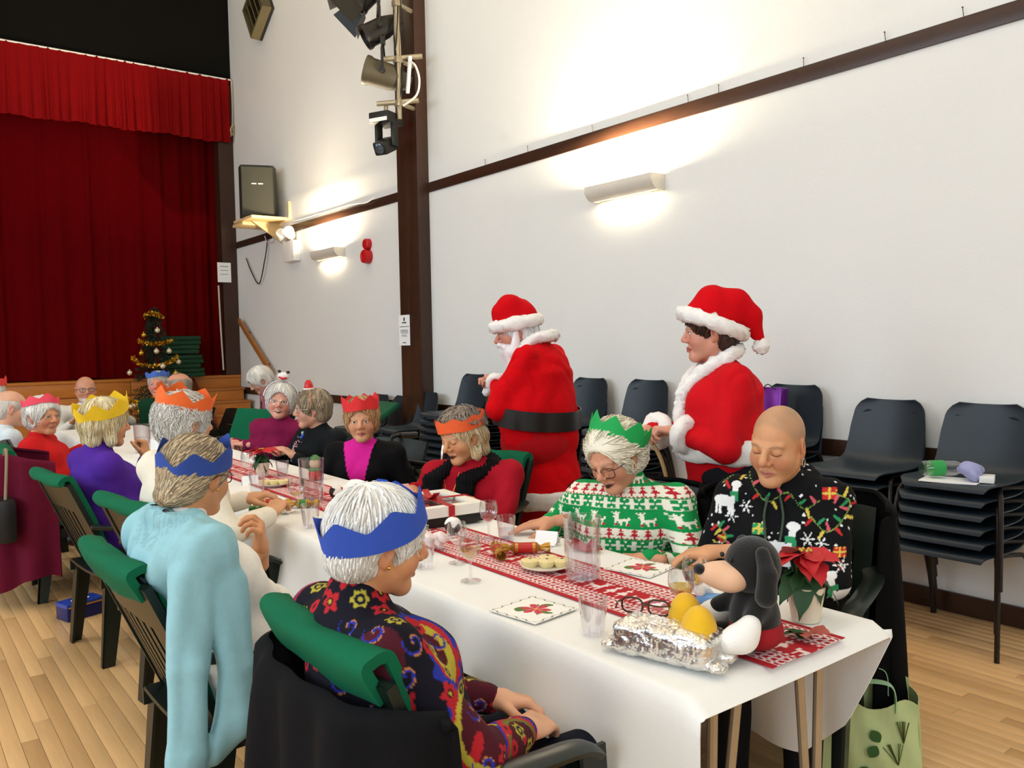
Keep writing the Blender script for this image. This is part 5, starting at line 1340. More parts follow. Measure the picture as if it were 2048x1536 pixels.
def beard(o, col='#ece8e6'):
    v = Vol((-0.06, -0.12, -0.36), (0.19, 0.12, 0.02), 0.006)
    v.ell((0.055, 0, -0.085), (0.060, 0.070, 0.050), k=0); v.ell((0.060, 0, -0.165), (0.045, 0.065, 0.080), k=0.04); v.cap((0.055, 0, -0.20), (0.035, 0.01, -0.32), 0.045, 0.012, k=0.03)
    for s in (-1, 1): v.cap((0.01, s*0.085, 0.0), (0.035, s*0.075, -0.10), 0.018, 0.03, k=0.02); v.cap((0.108, s*0.01, -0.045), (0.085, s*0.055, -0.062), 0.016, 0.010, k=0.01)
    V, F = v.mesh(); n = vnormals(V, F)
    V = V+(n*(0.007*wob(V, 70, 3, stretch=(1, 1, 0.3)))[:, None]).astype(np.float32)
    link('beard', mesh_np('beard', on_head(o, V), F, cols=np.tile(L3(col), (len(V), 1))), M_hair, o.root)
    a = hair_geo(dict(col='#e8e4e2', style='long_nape', t=0.012, n=250, seed=31), 0.007); link('hair', mesh_np('hair', on_head(o, a[0]), a[1], cols=a[2]), M_hair, o.root)
beard(Pp)
fur_tube('collar_trim', spline([Pp.N+np.array(p) for p in ((0.10, 0.05, -0.10), (0.06, 0.075, -0.02), (-0.01, 0.085, 0.035), (-0.07, 0.04, 0.05), (-0.075, -0.04, 0.05), (-0.01, -0.085, 0.03), (0.10, -0.05, -0.10))], 40), 0.030, Pp.root, seed=3)
fur_tube('hem_trim', ring_on(Pp, 0.615, 0.006, rmax=0.5), 0.045, Pp.root, True, flat=(0.4, 1.0), seed=4)
for s in ('L', 'R'):
    d = Pp.W[s]-Pp.E[s]; d /= np.linalg.norm(d); fr_ = frame(d, (0, 0.3, 1)); a = np.linspace(0, 2*PI, 20, endpoint=False)
    fur_tube('cuff_trim', np.stack([0*a-0.02, 0.045*np.cos(a), 0.045*np.sin(a)], 1) @ fr_.T+Pp.W[s], 0.020, Pp.root, True, seed=5)
_rg = [ring_on(Pp, z, 0.006, rmax=0.33, slope=0.12) for z in (0.985, 1.02, 1.055, 1.085)]; _mx = np.max([np.hypot(q[:, 0], q[:, 1]) for q in _rg], 0)
P = np.stack([np.stack([q[:, 0]/np.hypot(q[:, 0], q[:, 1])*_mx, q[:, 1]/np.hypot(q[:, 0], q[:, 1])*_mx, q[:, 2]], 1) for q in _rg], 1)
MB().sheet(P, 0.006, closed_u=True).build('belt', mat('black_belt', '#17130f', 0.35, var=0.1), Pp.root)
_bx = float(P[24, 1, 0])+0.008; MB().tube([(_bx, -0.035, 1.02), (_bx, 0.035, 1.02), (_bx, 0.035, 1.10), (_bx, -0.035, 1.10), (_bx, -0.035, 1.02)], 0.006, 6).build('buckle', M_chrome, Pp.root)
# standing woman in the red dress
Q = person('woman in a red dress and hat with white fur trim', (2.78, 2.18), 146, (2.715, 2.215, 1.455), (-8, 2, 0), hs=1.0, sw=0.165, bulk=1.25, bust=0.085, seated=False, pelvis=0.90,
    fspec=dict(skin='#cf9078', red='#c8705e', mouth='smile', nose=0.95, lip='#a8404a'), hair=dict(col='#3a2018', col2='#5a3424', style='short', t=0.010, n=400, seed=22, hairline=0.05), top='#c80514', bottom='#16141a', cloth=robe(0.28, 0.195, 0.90), zlo=0.2, arm=(0.27, 0.24), tmat=M_cloth, fold=0.006, topname='dress',
    hands={'L': dict(w=(2.565, 2.265, 1.055), pose='grip', dir=(-0.75, 0.6, 0.15), pole=(-0.35, 0.8, -0.75)), 'R': dict(w=(2.56, 2.40, 1.05), pose='grip', dir=(-0.75, 0.4, 0.1))}, hb=0.009, hh=0.0026, collar=0.03)
plush_hat(Q, ((-0.03, 0, 0.11), (-0.10, 0.0, 0.105), (-0.165, 0.0, 0.055), (-0.20, 0.0, -0.035)), '#b00616', ztilt=0.40)
fur_tube('hat_trim', on_head(Q, ring((-0.014, 0, 0.036), 0.128, 0.104, tilt=-0.40)), 0.030, Q.root, True, seed=6)
pm = MB().ball((-0.205, 0, -0.065), 0.034, 16, 12); V = np.array(pm.v)+RNG.normal(0, 0.003, (len(pm.v), 3)); pm.v = [tuple(p) for p in V]; head_part(Q, pm, 'pompom', M_fur, sharp=180)
earring(Q, 1)
_nz = Q.N[2]
fur_tube('collar_trim', spline([surf(Q, 0.0, z, 0.012) for z in (1.03, 1.10, 1.17)]+[surf(Q, 0.015, _nz-0.13, 0.014), surf(Q, 0.04, _nz-0.07, 0.014)]+[Q.N+np.array(p) for p in ((0.05, 0.07, -0.005), (-0.02, 0.078, 0.035), (-0.07, 0.0, 0.05), (-0.02, -0.078, 0.03), (0.05, -0.07, -0.005))]+[surf(Q, -0.04, _nz-0.07, 0.014), surf(Q, -0.01, _nz-0.14, 0.012)], 70), 0.028, Q.root, seed=7)
fur_tube('waist_trim', ring_on(Q, 0.985, 0.006, rmax=0.26), 0.048, Q.root, True, flat=(0.4, 1.0), seed=8)
for s in ('L', 'R'):
    d = Q.W[s]-Q.E[s]; d /= np.linalg.norm(d); fr_ = frame(d, (0, 0.3, 1)); a = np.linspace(0, 2*PI, 20, endpoint=False)
    fur_tube('cuff_trim', np.stack([0*a-0.045, 0.046*np.cos(a), 0.046*np.sin(a)], 1) @ fr_.T+Q.W[s], 0.034, Q.root, True, seed=9)
# bending person near the stage
Rp = person('white-haired person in a pink patterned top bending down near the stage', (3.20, 8.00), 165, (2.985, 8.00, 1.10), (10, 35, 0), hs=1.0, sw=0.17, bulk=1.1, bust=0.03, seated=False, pelvis=0.78,
    fspec=dict(skin='#d8a890', eyes='closed'), hair=dict(HW, seed=24, n=200, t=0.018), top=speckle('#b8707c', ('#3a2028', '#d8a8a8'), 30, 0.9, 3), bottom='#2c2430', hands={'L': dict(p=(0.35, 0.15, 0.62)), 'R': dict(p=(0.36, -0.12, 0.62))}, hb=0.012, hh=0.005)
# ================================================================== tables
M_ttop = mat('table_laminate', '#b08a5c', 0.5, var=0.1); M_leg = mat('tan_steel_tube', '#b3a288', 0.35, metal=0.5, var=0.06)
M_cloth_w = mat('white_tablecloth', '#f1efe9', 0.75, var=0.015, scale=6, bump=0.10, bscale=300, sheen=0.1)
TX0, TX1, TZ = 1.245, 1.945, 0.72
def table(y0, y1, label):
    e = empty('trestle_table', ((TX0+TX1)/2, (y0+y1)/2, 0), 0, label, 'table', 'trestle tables in a row')
    w, l = (TX1-TX0)/2, (y1-y0)/2
    MB().box((-w, -l, TZ-0.030), (w, l, TZ-0.004), bev=0.004).build('tabletop', M_ttop, e)
    for sy in (-1, 1):
        for sx in (-1, 1):
            yy = sy*(l-0.06); 
            MB().tube([(sx*0.20, yy, TZ-0.03), (sx*0.20, yy-sy*0.015, 0.02)], 0.0115, 10).tube([(sx*0.11, yy, TZ-0.03), (sx*0.195, yy-sy*0.015, 0.02)], 0.0115, 10).build('leg', M_leg, e)
        MB().tube([(-0.2, sy*(l-0.06), TZ-0.045), (0.2, sy*(l-0.06), TZ-0.045)], 0.011, 8).build('cross_bar', M_leg, e)
    return e
for i, (a, b, t) in enumerate(((1.075, 2.86, 'white-clothed trestle table at the front of the row'), (2.865, 4.65, 'second trestle table from the front of the row'), (4.655, 6.44, 'third trestle table from the front of the row'), (6.445, 8.23, 'last trestle table of the row, nearest the stage'))): table(a, b, t)

def cloth(y0, y1, dl, dr, label, seed, z=TZ):
    ny = int((y1-y0)/0.022); rg = np.random.default_rng(seed)
    ys_ = np.linspace(y0, y1, ny); r = 0.018
    prof = []
    for t in np.linspace(0, 1, 12): prof.append(('L', t))
    for t in np.linspace(0, 1, 40): prof.append(('T', t))
    for t in np.linspace(0, 1, 12): prof.append(('R', t))
    P = np.zeros((ny, len(prof), 3))
    fl_ = 0.5*np.sin(ys_*5.3+seed)+0.5*np.sin(ys_*9.1+2*seed)
    for j, (k, t) in enumerate(prof):
        if k == 'T':
            x = TX0+0.004+(TX1-TX0-0.008)*t; zz = z+0.0025*np.sin(x*9+ys_*2.1+seed)*0.4
            P[:, j] = np.stack([np.full(ny, x), ys_, np.full(ny, 0.0)+zz], 1)
        else:
            d = (dl if k == 'L' else dr); s = -1 if k == 'L' else 1
            q = (1-t) if k == 'L' else t; D = (d if np.isscalar(d) else np.interp(ys_, d[0], d[1]))*(1+0.05*fl_)
            drop = q*D; out = 0.014*(1-np.exp(-drop/0.02))+0.035*q*q*(0.5+0.5*np.sin(ys_*8+seed+q))+0.012*q*np.sin(ys_*21+seed)
            xb = (TX0 if s < 0 else TX1)
            P[:, j] = np.stack([xb+s*out, ys_+0*q, z-0.002-drop], 1)
    P[..., 2] -= 0.030*np.clip((1.078-P[..., 1])/0.04, 0, 1)**1.3*(1 if y0 < 2 else 0)*(P[..., 2] > z-0.01)
    return tag(MB().sheet(P, 0.0025).build('tablecloth', M_cloth_w, sharp=70), label, 'tablecloth', 'white tablecloths')
cloth(1.035, 3.42, ([1.05, 1.3, 1.7, 3.4], [0.34, 0.22, 0.17, 0.25]), ([1.035, 1.09, 1.16, 1.3, 2.0, 3.4], [0.03, 0.16, 0.29, 0.41, 0.50, 0.50]), 'white tablecloth over the front of the table, hanging unevenly', 1)
cloth(3.36, 8.26, 0.26, 0.32, 'white tablecloth over the far part of the long table', 4, z=TZ+0.003)

def runner_geo():
    x0, x1 = 1.487, 1.768; w = x1-x0
    xs = np.linspace(0, w, 100); ysn = np.linspace(1.052, 3.1, 760); ysf = np.linspace(3.1, 5.6, 420)[1:]
    ys_ = np.concatenate([ysn, ysf]); Y, X = np.meshgrid(ys_, xs, indexing='ij')
    rd, wh, pk = L3('#b3121f'), L3('#f0dcd8'), L3('#d8606a')
    C = np.tile(rd, (Y.size, 1)); u = Y.ravel(); v = X.ravel()
    def truchet(u, v, s):
        iu, iv = np.floor(u/s).astype(int), np.floor(v/s).astype(int); a, b = u/s-iu, v/s-iv
        f = ((iu*7919+iv*104729+iu*iv*31) % 5) < 3; a = np.where(f, 1-a, a)
        d1 = np.abs(np.hypot(a, b)-0.5); d2 = np.abs(np.hypot(1-a, 1-b)-0.5); return (np.minimum(d1, d2) < 0.17)
    for lo_, hi_ in ((0.022, 0.082), (w-0.082, w-0.022)):
        m = (v > lo_) & (v < hi_); C[m & truchet(u, v-lo_, 0.020)] = wh
        for e in (lo_-0.003, hi_+0.003): C[np.abs(v-e) < 0.0016] = wh
    # reindeer and trees in the middle band
    m = (v > 0.100) & (v < w-0.100); vm = v-0.104
    seg = np.floor(u/0.085).astype(int)
    C[m & (seg % 2 == 0) & tile_bmp(u, vm, DEER, 0.085, w-0.208)] = wh
    C[m & (seg % 2 == 1) & tile_bmp(u*2, vm, TREE, 0.085, w-0.208)] = wh
    for e in (0.0915, w-0.0915):
        C[((u/0.017 % 1-0.5)**2*0.017**2+(v-e)**2) < 0.0042**2] = wh
    Z = TZ+0.0052+0.0012*np.sin(u*7)*np.sin(v*30)+np.where(u > 3.34, 0.005, 0)
    V = np.stack([x0+v+0.004*np.sin(u*2.2), u, Z], 1); n, mm = Y.shape; idx = np.arange(n*mm).reshape(n, mm)
    F = np.stack([idx[:-1, :-1], idx[:-1, 1:], idx[1:, 1:], idx[1:, :-1]], -1).reshape(-1, 4)
    K = len(V); F2 = F[:, ::-1]+K
    bd = np.concatenate([idx[0, :], idx[1:, -1], idx[-1, -2::-1], idx[-2:0:-1, 0]]); bn = np.roll(bd, -1)
    Fr = np.stack([bn, bd, bd+K, bn+K], 1)
    V2 = V-np.array([0, 0, 0.0016])
    return mesh_np('table_runner', np.concatenate([V, V2]), np.concatenate([F[:, ::-1], F2[:, ::-1], Fr[:, ::-1]]), cols=np.concatenate([C, C]))
M_run = mat('woven_runner', attr=True, rough=0.85, var=0.04, bump=0.2, bscale=500)
tag(link('table_runner', runner_geo(), M_run), 'red table runner woven with white reindeer and fretwork', 'table runner')

# ================================================================== garden chairs
M_ch = mat('dark_green_plastic', '#0f1a14', 0.34, var=0.08, scale=4)
M_cu = mat('green_cushion_cloth', '#0a6040', 0.85, var=0.06, scale=10, bump=0.15, bscale=300, spec=0.2)
def garden_chair():
    e = empty('garden_chair')
    U = np.linspace(-1, 1, 15)
    P = np.array([[(x, u*(0.235-0.02*(x < -0.15)), 0.405+0.012*(u*u)-0.018*math.exp(-((x)/0.14)**2)-0.025*max(0, (x-0.16)/0.06)**2) for x in np.linspace(-0.20, 0.22, 12)] for u in U])
    MB().sheet(P, 0.012).box((-0.20, -0.235, 0.36), (0.20, -0.222, 0.412)).box((-0.20, 0.222, 0.36), (0.20, 0.235, 0.412)).build('seat', M_ch, e, sharp=50)
    def bk(z, y): return np.array((-0.135-0.19*((z-0.42)/0.44)-0.016*(1-(y/0.26)**2), y, z))
    b = MB()
    P = np.array([[bk(z+0.015*(1-(y/0.27)**2), y) for z in np.linspace(0.70, 0.845, 6)] for y in np.linspace(-0.262, 0.262, 15)]); b.sheet(P, 0.012)
    P = np.array([[bk(z, y) for z in np.linspace(0.40, 0.47, 4)] for y in np.linspace(-0.235, 0.235, 11)]); b.sheet(P, 0.012)
    for s in (-1, 1):
        P = np.array([[bk(z, s*y) for z in np.linspace(0.40, 0.845, 10)] for y in np.linspace(0.205, 0.265, 4)]); b.sheet(P, 0.022)
    bo = b.build('backrest', M_ch, e, sharp=50)
    for i in range(7):
        y = -0.165+0.055*i; P = np.array([[bk(z, y+d) for z in np.linspace(0.46, 0.71, 6)] for d in (-0.017, 0.0, 0.017)]); MB().sheet(P, 0.010).build('slat', M_ch, bo)
    for s in (-1, 1):
        c = spline([(-0.245, s*0.262, 0.66), (-0.16, s*0.285, 0.645), (-0.02, s*0.288, 0.635), (0.09, s*0.283, 0.625), (0.14, s*0.275, 0.60)], 20)
        P = np.array([[p+np.array([0, q*0.030, -0.010*q*q]) for q in (-1, -0.5, 0, 0.5, 1)] for p in c]); MB().sheet(P, 0.014).build('arm', M_ch, e, sharp=60)
        def lg(a, bq, wx, wy):
            L = np.array(a, float); B = np.array(bq, float); m = MB()
            for (dx, dy, sx, sy) in ((0, 0, wx, 0.010), (0, 0, 0.010, wy)):
                V = []
                for p, k in ((L, 1.0), (B, 0.62)):
                    x0 = p[0]-(wx*k)/2; y0 = p[1]
                    ex, ey = (wx*k, 0.010) if sx == wx else (0.010, wy*k)
                    yy = (y0-ey if s > 0 and sy == wy else y0) if s > 0 else y0
                    V += [(x0, yy, p[2]), (x0+ex, yy, p[2]), (x0+ex, yy+ey, p[2]), (x0, yy+ey, p[2])]
                m.add(V, [(0, 1, 2, 3), (7, 6, 5, 4)]+[(i, (i+1) % 4, 4+(i+1) % 4, 4+i) for i in range(4)])
            m.build('leg', M_ch, e, smooth=False)
        lg((0.135, s*0.275, 0.60), (0.20, s*0.265, 0.0), 0.075, 0.05)
        lg((-0.135, s*0.235, 0.41), (-0.185, s*0.245, 0.0), 0.085, 0.05)
    return e
GC = garden_chair(); _gu = [False]
def place_chair(x, y, rz, label):
    if not _gu[0]:
        _gu[0] = True; GC.location = (x, y, 0); GC.rotation_euler = (0, 0, R(rz)); tag(GC, label, 'chair', 'dark green garden chairs'); return GC
    c = copy_tree(GC, None, (x, y, 0), R(rz), label, 'dark green garden chairs'); c['category'] = 'chair'; return c
def cushion(x, y, rz, label, top=0.895, over=0.09, w=0.235):
    path = spline([(-0.338+0.43*(over-0.03), 0, top-over), (-0.347, 0, top-0.022), (-0.334, 0, top-0.004), (-0.308, 0, top-0.006), (-0.290, 0, top-0.030), (-0.225, 0, 0.70), (-0.150, 0, 0.50), (-0.10, 0, 0.448), (0.0, 0, 0.446), (0.19, 0, 0.450)], 48)
    ysn = np.linspace(-w, w, 13); P = np.zeros((len(path), 13, 3))
    for i, p in enumerate(path):
        for j, yv in enumerate(ysn):
            b = 0.016*(1-(yv/w)**2) if p[2] > 0.47 else 0
            P[i, j] = p+np.array([-b, yv, 0.004*math.sin(yv*22+i*0.4)])
    o = MB().sheet(P, 0.022).build('chair_cushion', M_cu, None, (x, y, 0), (0, 0, R(rz)), sharp=50)
    return tag(o, label, 'cushion', 'green chair cushions')
chairs = [
 (0.99, 1.50, 0, 'dark green garden chair of the woman in the folk-patterned jumper', 'green cushion folded over the nearest chair back'),
 (0.805, 2.42, 3, 'dark green garden chair under the pale blue cardigan', 'green cushion folded over the chair back behind the pale blue cardigan'),
 (1.03, 3.36, 8, 'dark green garden chair of the cream cardigan woman', 'green cushion behind the woman in the orange crown and cream cardigan'),
 (0.93, 4.30, 6, 'dark green garden chair of the purple fleece woman', 'green cushion behind the purple fleece'),
 (0.89, 5.55, -4, 'dark green garden chair with the burgundy coat on it', 'green cushion showing above the burgundy coat'),
 (0.93, 6.10, -12, 'dark green garden chair of the woman in the red cardigan', None),
 (0.78, 6.82, 6, 'dark green garden chair of the balding man at the left edge', None),
 (0.74, 7.66, 0, 'dark green garden chair of the person in the red crown at the left edge', None),
 (1.63, 8.66, 264, 'dark green garden chair at the head of the table under the bald man', None),
 (2.22, 8.35, 205, 'dark green garden chair of the man in the green jumper', None),
 (2.33, 7.74, 178, 'dark green garden chair of the grey-haired man in profile', None),
 (2.36, 7.10, 200, 'empty dark green garden chair left of the burgundy woman', 'green cushion on the empty chair left of the burgundy woman'),
 (2.24, 5.93, 200, 'dark green garden chair of the woman in burgundy', None),
 (2.22, 5.10, 188, 'dark green garden chair of the woman with the tiny red hat', None),
 (2.19, 4.35, 200, 'dark green garden chair of the woman in the pink top', None),
 (2.17, 3.35, 194, 'dark green garden chair of the woman with the black scarf', 'green cushion sticking out behind the woman with the black scarf'),
 (2.15, 2.25, 194, 'dark green garden chair of the woman in the reindeer jumper', None),
 (2.29, 1.625, 198, 'dark green garden chair of the person in the black hoodie', None)]
for x, y, rz, lb, cl in chairs:
    place_chair(x, y, rz, lb)
    if cl: cushion(x, y, rz, cl, over=(0.085 if y < 2.6 else 0.035), top=(0.89 if y < 2.6 else 0.875))

# ================================================================== coats hung on chair backs
def coat(x, y, rz, col, label, z0, z1, wl, wr, back=0.36, seed=1, wide=0.30, mname=None, rough=0.9):
    rg = np.random.default_rng(seed); n = 110
    path = spline([(-0.06+wl, wide, 0), (-0.22, wide+0.02, 0), (-0.33, wide-0.04, 0), (-back-0.015, wide*0.45, 0), (-back-0.025, 0, 0), (-back-0.015, -wide*0.45, 0), (-0.33, -wide+0.04, 0), (-0.22, -wide-0.02, 0), (-0.06+wr, -wide, 0)], n)
    T = np.gradient(path, axis=0); T /= np.linalg.norm(T, axis=1)[:, None]; Nn = np.stack([-T[:, 1], T[:, 0], 0*T[:, 0]], 1); m = len(path)
    s = np.linspace(0, 1, m); P = np.zeros((m, 26, 3))
    for j, v in enumerate(np.linspace(0, 1, 26)):
        fold = (0.018*np.sin(s*46+seed)+0.014*np.sin(s*23+2*seed+v*1.5))*(0.25+v)
        zz = z1[0]*(1-v)+v*(z0+0.03*np.sin(s*17+seed)+0.02*np.sin(s*7))
        edge = np.clip(np.minimum(s, 1-s)/0.22, 0, 1); zt = z1[0]-(1-edge)*z1[1]
        P[:, j] = path+Nn*(fold+0.03*v)[:, None]*-1; P[:, j, 2] = zt*(1-v)+zz*v-0.0*v
        if j < 4:
            P[:, j] += Nn*0.02*(4-j)/4
    o = MB().sheet(P, 0.012).build('coat', mat(mname or 'wool_'+col, col, rough, var=0.12, scale=20, bump=0.25, bscale=300, spec=0.2), None, (x, y, 0), (0, 0, R(rz)), sharp=80)
    return tag(o, label, 'coat')
coat(0.975, 1.50, 0, '#0b0b0e', 'black coat hung over the nearest chair back', 0.16, (0.80, 0.04), 0.0, -0.17, seed=2)
coat(0.87, 5.55, -4, '#5e0d26', 'burgundy coat hung over a chair back at the left edge', 0.15, (0.86, 0.06), 0.0, -0.02, seed=5)
coat(2.15, 2.25, 194, '#060607', 'black coat hung behind the woman in the reindeer jumper', 0.30, (0.87, 0.07), -0.17, -0.17, seed=3, wide=0.28)
coat(2.29, 1.625, 198, '#070708', 'long black coat hung behind the person in the festive hoodie', 0.16, (0.90, 0.08), -0.17, -0.17, seed=7, wide=0.31)

# ================================================================== stacking chairs along the wall
M_pp = mat('dark_slate_plastic', '#212c33', 0.42, var=0.10, scale=3); M_tube = mat('worn_black_tube', '#2a2522', 0.35, metal=0.5, var=0.3, scale=80)
def stack_chair():
    e = empty('stacking_chair')
    sec = spline([(0.235, 0, 0.415), (0.222, 0, 0.438), (0.16, 0, 0.440), (0.0, 0, 0.425), (-0.12, 0, 0.428), (-0.185, 0, 0.462), (-0.215, 0, 0.54), (-0.235, 0, 0.64), (-0.252, 0, 0.73), (-0.262, 0, 0.775)], 36)
    L = np.concatenate([[0], np.cumsum(np.linalg.norm(np.diff(sec, axis=0), axis=1))]); L /= L[-1]
    wd_ = np.interp(L, [0, 0.05, 0.12, 0.42, 0.56, 0.80, 0.93, 0.975, 1.0], [0.175, 0.205, 0.222, 0.222, 0.215, 0.205, 0.190, 0.165, 0.130])
    T = np.gradient(sec, axis=0); T /= np.linalg.norm(T, axis=1)[:, None]; Nn = np.stack([-T[:, 2], 0*T[:, 0], T[:, 0]], 1)*-1
    U = np.linspace(-1, 1, 17)
    cur = np.interp(L, [0, 0.1, 0.45, 0.6, 1], [0.004, 0.010, 0.030, 0.045, 0.030])
    Nf = np.stack([T[:, 2]*1.0, 0*T[:, 0], -T[:, 0]], 1)
    P = np.zeros((17, len(sec), 3))
    for i, u in enumerate(U):
        P[i] = sec+Nf*(cur*(u*u))[:, None]*1.0; P[i, :, 1] = u*wd_
    MB().sheet(P, 0.006).build('shell', M_pp, e, sharp=60)
    MB().box((-0.238, -0.085, 0.545), (-0.222, 0.085, 0.592), bev=0.01).build('grip_slot', M_bl, e)
    for s in (-1, 1):
        MB().tube(spline([(0.05, s*0.17, 0.418), (0.13, s*0.20, 0.412), (0.185, s*0.225, 0.385), (0.215, s*0.238, 0.20), (0.235, s*0.245, 0.0)], 14), 0.011, 8).build('leg', M_tube, e)
        MB().tube(spline([(0.05, s*0.17, 0.418), (-0.08, s*0.20, 0.412), (-0.14, s*0.225, 0.385), (-0.20, s*0.238, 0.20), (-0.235, s*0.245, 0.0)], 14), 0.011, 8).build('leg', M_tube, e)
    return e
SCH = stack_chair(); _su = [False]
def stack(x, y, n, rz, where, pitch=0.062):
    names = {1: ['bottom'], 2: ['lower', 'top']}
    for i in range(n):
        if i == n-1: lb = 'top dark stacking chair of the stack %s' % where
        elif i == 0: lb = 'lowest dark stacking chair of the stack %s' % where
        else: lb = 'dark stacking chair, %s up in the stack %s' % (('second', 'third', 'fourth', 'fifth', 'sixth', 'seventh', 'eighth')[i-1], where)
        L = (x+0.004*i, y+random.uniform(-0.004, 0.004), pitch*i)
        if not _su[0]:
            _su[0] = True; SCH.location = L; SCH.rotation_euler = (0, 0, R(rz)); tag(SCH, lb, 'chair', 'stacking chairs along the wall')
        else:
            c = copy_tree(SCH, None, L, R(rz), lb, 'stacking chairs along the wall'); c['category'] = 'chair'
stack(4.035, 1.80, 6, 181, 'under the plastic bottle')
stack(4.04, 2.29, 6, 180, 'between hoodie person and bottle stack')
stack(4.03, 2.87, 7, 179, 'under the purple gift bag')
stack(4.03, 4.03, 7, 180, 'left of the woman in red')
stack(4.03, 4.62, 7, 180, 'just right of the long red coat')
stack(4.03, 5.68, 7, 180, 'just left of the long red coat')
stack(4.03, 6.16, 7, 180, 'just right of the timber pillar')
stack(4.00, 6.88, 4, 176, 'in front of the pillar')
stack(4.03, 7.42, 3, 180, 'left of the pillar with a green cushion')
stack(4.03, 7.90, 3, 180, 'left of the cushion, nearest the stage')
gcu = MB().obox((0, 0, 0), (0.40, 0.40, 0.055), rotm(0, -0.55, 0), bev=0.02).build('seat_cushion', mat('green_canvas', '#12583a', 0.85, var=0.06), None, (3.93, 7.40, 0.735), (0, 0, 0))
tag(gcu, 'square green cushion propped on a stacking chair by the pillar', 'cushion')

# ================================================================== Christmas tree and green cushions on the stage
M_fir = mat('fir_green', '#0d2a17', 0.7, var=0.25, scale=40); M_goldt = mat('gold_tinsel', '#caa030', 0.25, metal=0.9, var=0.4, scale=200); M_bau = mat('pearl_bauble', '#d8ccb0', 0.2, metal=0.5)
tr = empty('christmas_tree', (3.03, 11.95, 0), 0, 'small dark green Christmas tree with gold tinsel in front of the stage', 'tree')
MB().tube([(0, 0, 0.25), (0, 0, 2.0)], [0.03, 0.008], 8).build('trunk', mat('bark', '#3a281a', 0.9), tr)
rg = np.random.default_rng(2); tb = MB()
for lv in range(26):
    z = 0.35+1.60*lv/25; rr = 0.44*(1-lv/26.5)+0.03
    for k in range(int(7+16*(1-lv/26))):
        a = rg.uniform(0, 2*PI); q = rr*rg.uniform(0.75, 1.08)
        p0 = np.array([0, 0, z+0.05]); p1 = np.array([q*math.cos(a), q*math.sin(a), z-0.04+rg.uniform(-.02, .03)])
        for t in np.linspace(0.25, 1, 6):
            c = p0+(p1-p0)*t
            for _ in range(4):
                d = (p1-p0)/np.linalg.norm(p1-p0)+rg.normal(0, 0.75, 3); d /= np.linalg.norm(d); n_ = np.cross(d, rg.normal(size=3)); n_ /= np.linalg.norm(n_)+1e-9
                e = c+d*0.055; tb.add([c-n_*0.005, c+n_*0.005, e], [(0, 1, 2)])
link('needles', tb.mesh('needles', weld=False, smooth=False), M_fir, tr)['kind'] = 'stuff'
def tinsel(z, r, a0, a1, dz):
    pts = [(r*math.cos(a), r*math.sin(a), z+dz*math.sin(PI*(a-a0)/(a1-a0))) for a in np.linspace(a0, a1, 60)]; b = MB()
    for p in pts:
        for _ in range(7):
            d = rg.normal(size=3); d /= np.linalg.norm(d); e = np.array(p)+d*0.042; n_ = np.cross(d, rg.normal(size=3)); n_ /= np.linalg.norm(n_); b.add([np.array(p)-n_*0.011, np.array(p)+n_*0.011, e], [(0, 1, 2)])
    link('tinsel', b.mesh('tinsel', weld=False, smooth=False), M_goldt, tr)
tinsel(1.86, 0.11, R(160), R(320), 0.05); tinsel(1.55, 0.21, R(180), R(330), -0.05); tinsel(1.33, 0.28, R(165), R(330), -0.12); tinsel(0.78, 0.42, R(190), R(250), -0.05)
for i, (a, z, r) in enumerate(((205, 1.62, .18), (268, 1.68, .15), (300, 1.40, .24), (215, 1.38, .27), (258, 1.40, .26), (190, 1.12, .36), (300, 1.10, .34), (205, .68, .42), (212, .70, .40), (225, .62, .43), (325, 1.25, .30), (270, 1.2, .32))):
    c = (r*math.cos(R(a)), r*math.sin(R(a)), z); MB().ball(c, 0.036, 12, 8).tube([(c[0], c[1], c[2]+0.03), (c[0], c[1], c[2]+0.045)], 0.007, 6).build('bauble', M_bau if i % 3 else M_goldt, tr)
MB().lathe([(0.0, 0.0), (0.12, 0.0), (0.15, 0.26), (0.14, 0.27), (0.0, 0.26)], 20).build('tree_tub', M_red, tr)
M_cg = mat('stage_cushion_green', '#0a3a22', 0.85, var=0.1)
for i in range(9):
    o = MB().obox((0, 0, 0), (0.46-0.012*(i % 3), 0.42, 0.062), rotm(0, 0, random.uniform(-.1, .1)), bev=0.024).build('stacked_cushion', M_cg, None, (3.545+random.uniform(-.015, .015)-0.006*i, SY+0.26-0.34, 1.052+0.064*i+(0.012 if i > 4 else 0)))
    o.location.y = SY+0.02
    tag(o, 'green seat cushion in the pile on the stage beside the Christmas tree, %s' % ('lowest', 'second up', 'third up', 'fourth up', 'fifth up', 'sixth up', 'seventh up', 'eighth up', 'topmost')[i], 'cushion', 'pile of cushions on the stage')
o = MB().box((3.40, SY-0.16, 1.3725), (3.66, SY+0.16, 1.3835), bev=0.002).build('cardboard_sheet', M_wood); tag(o, 'pale card lying between the green cushions on the stage', 'card')
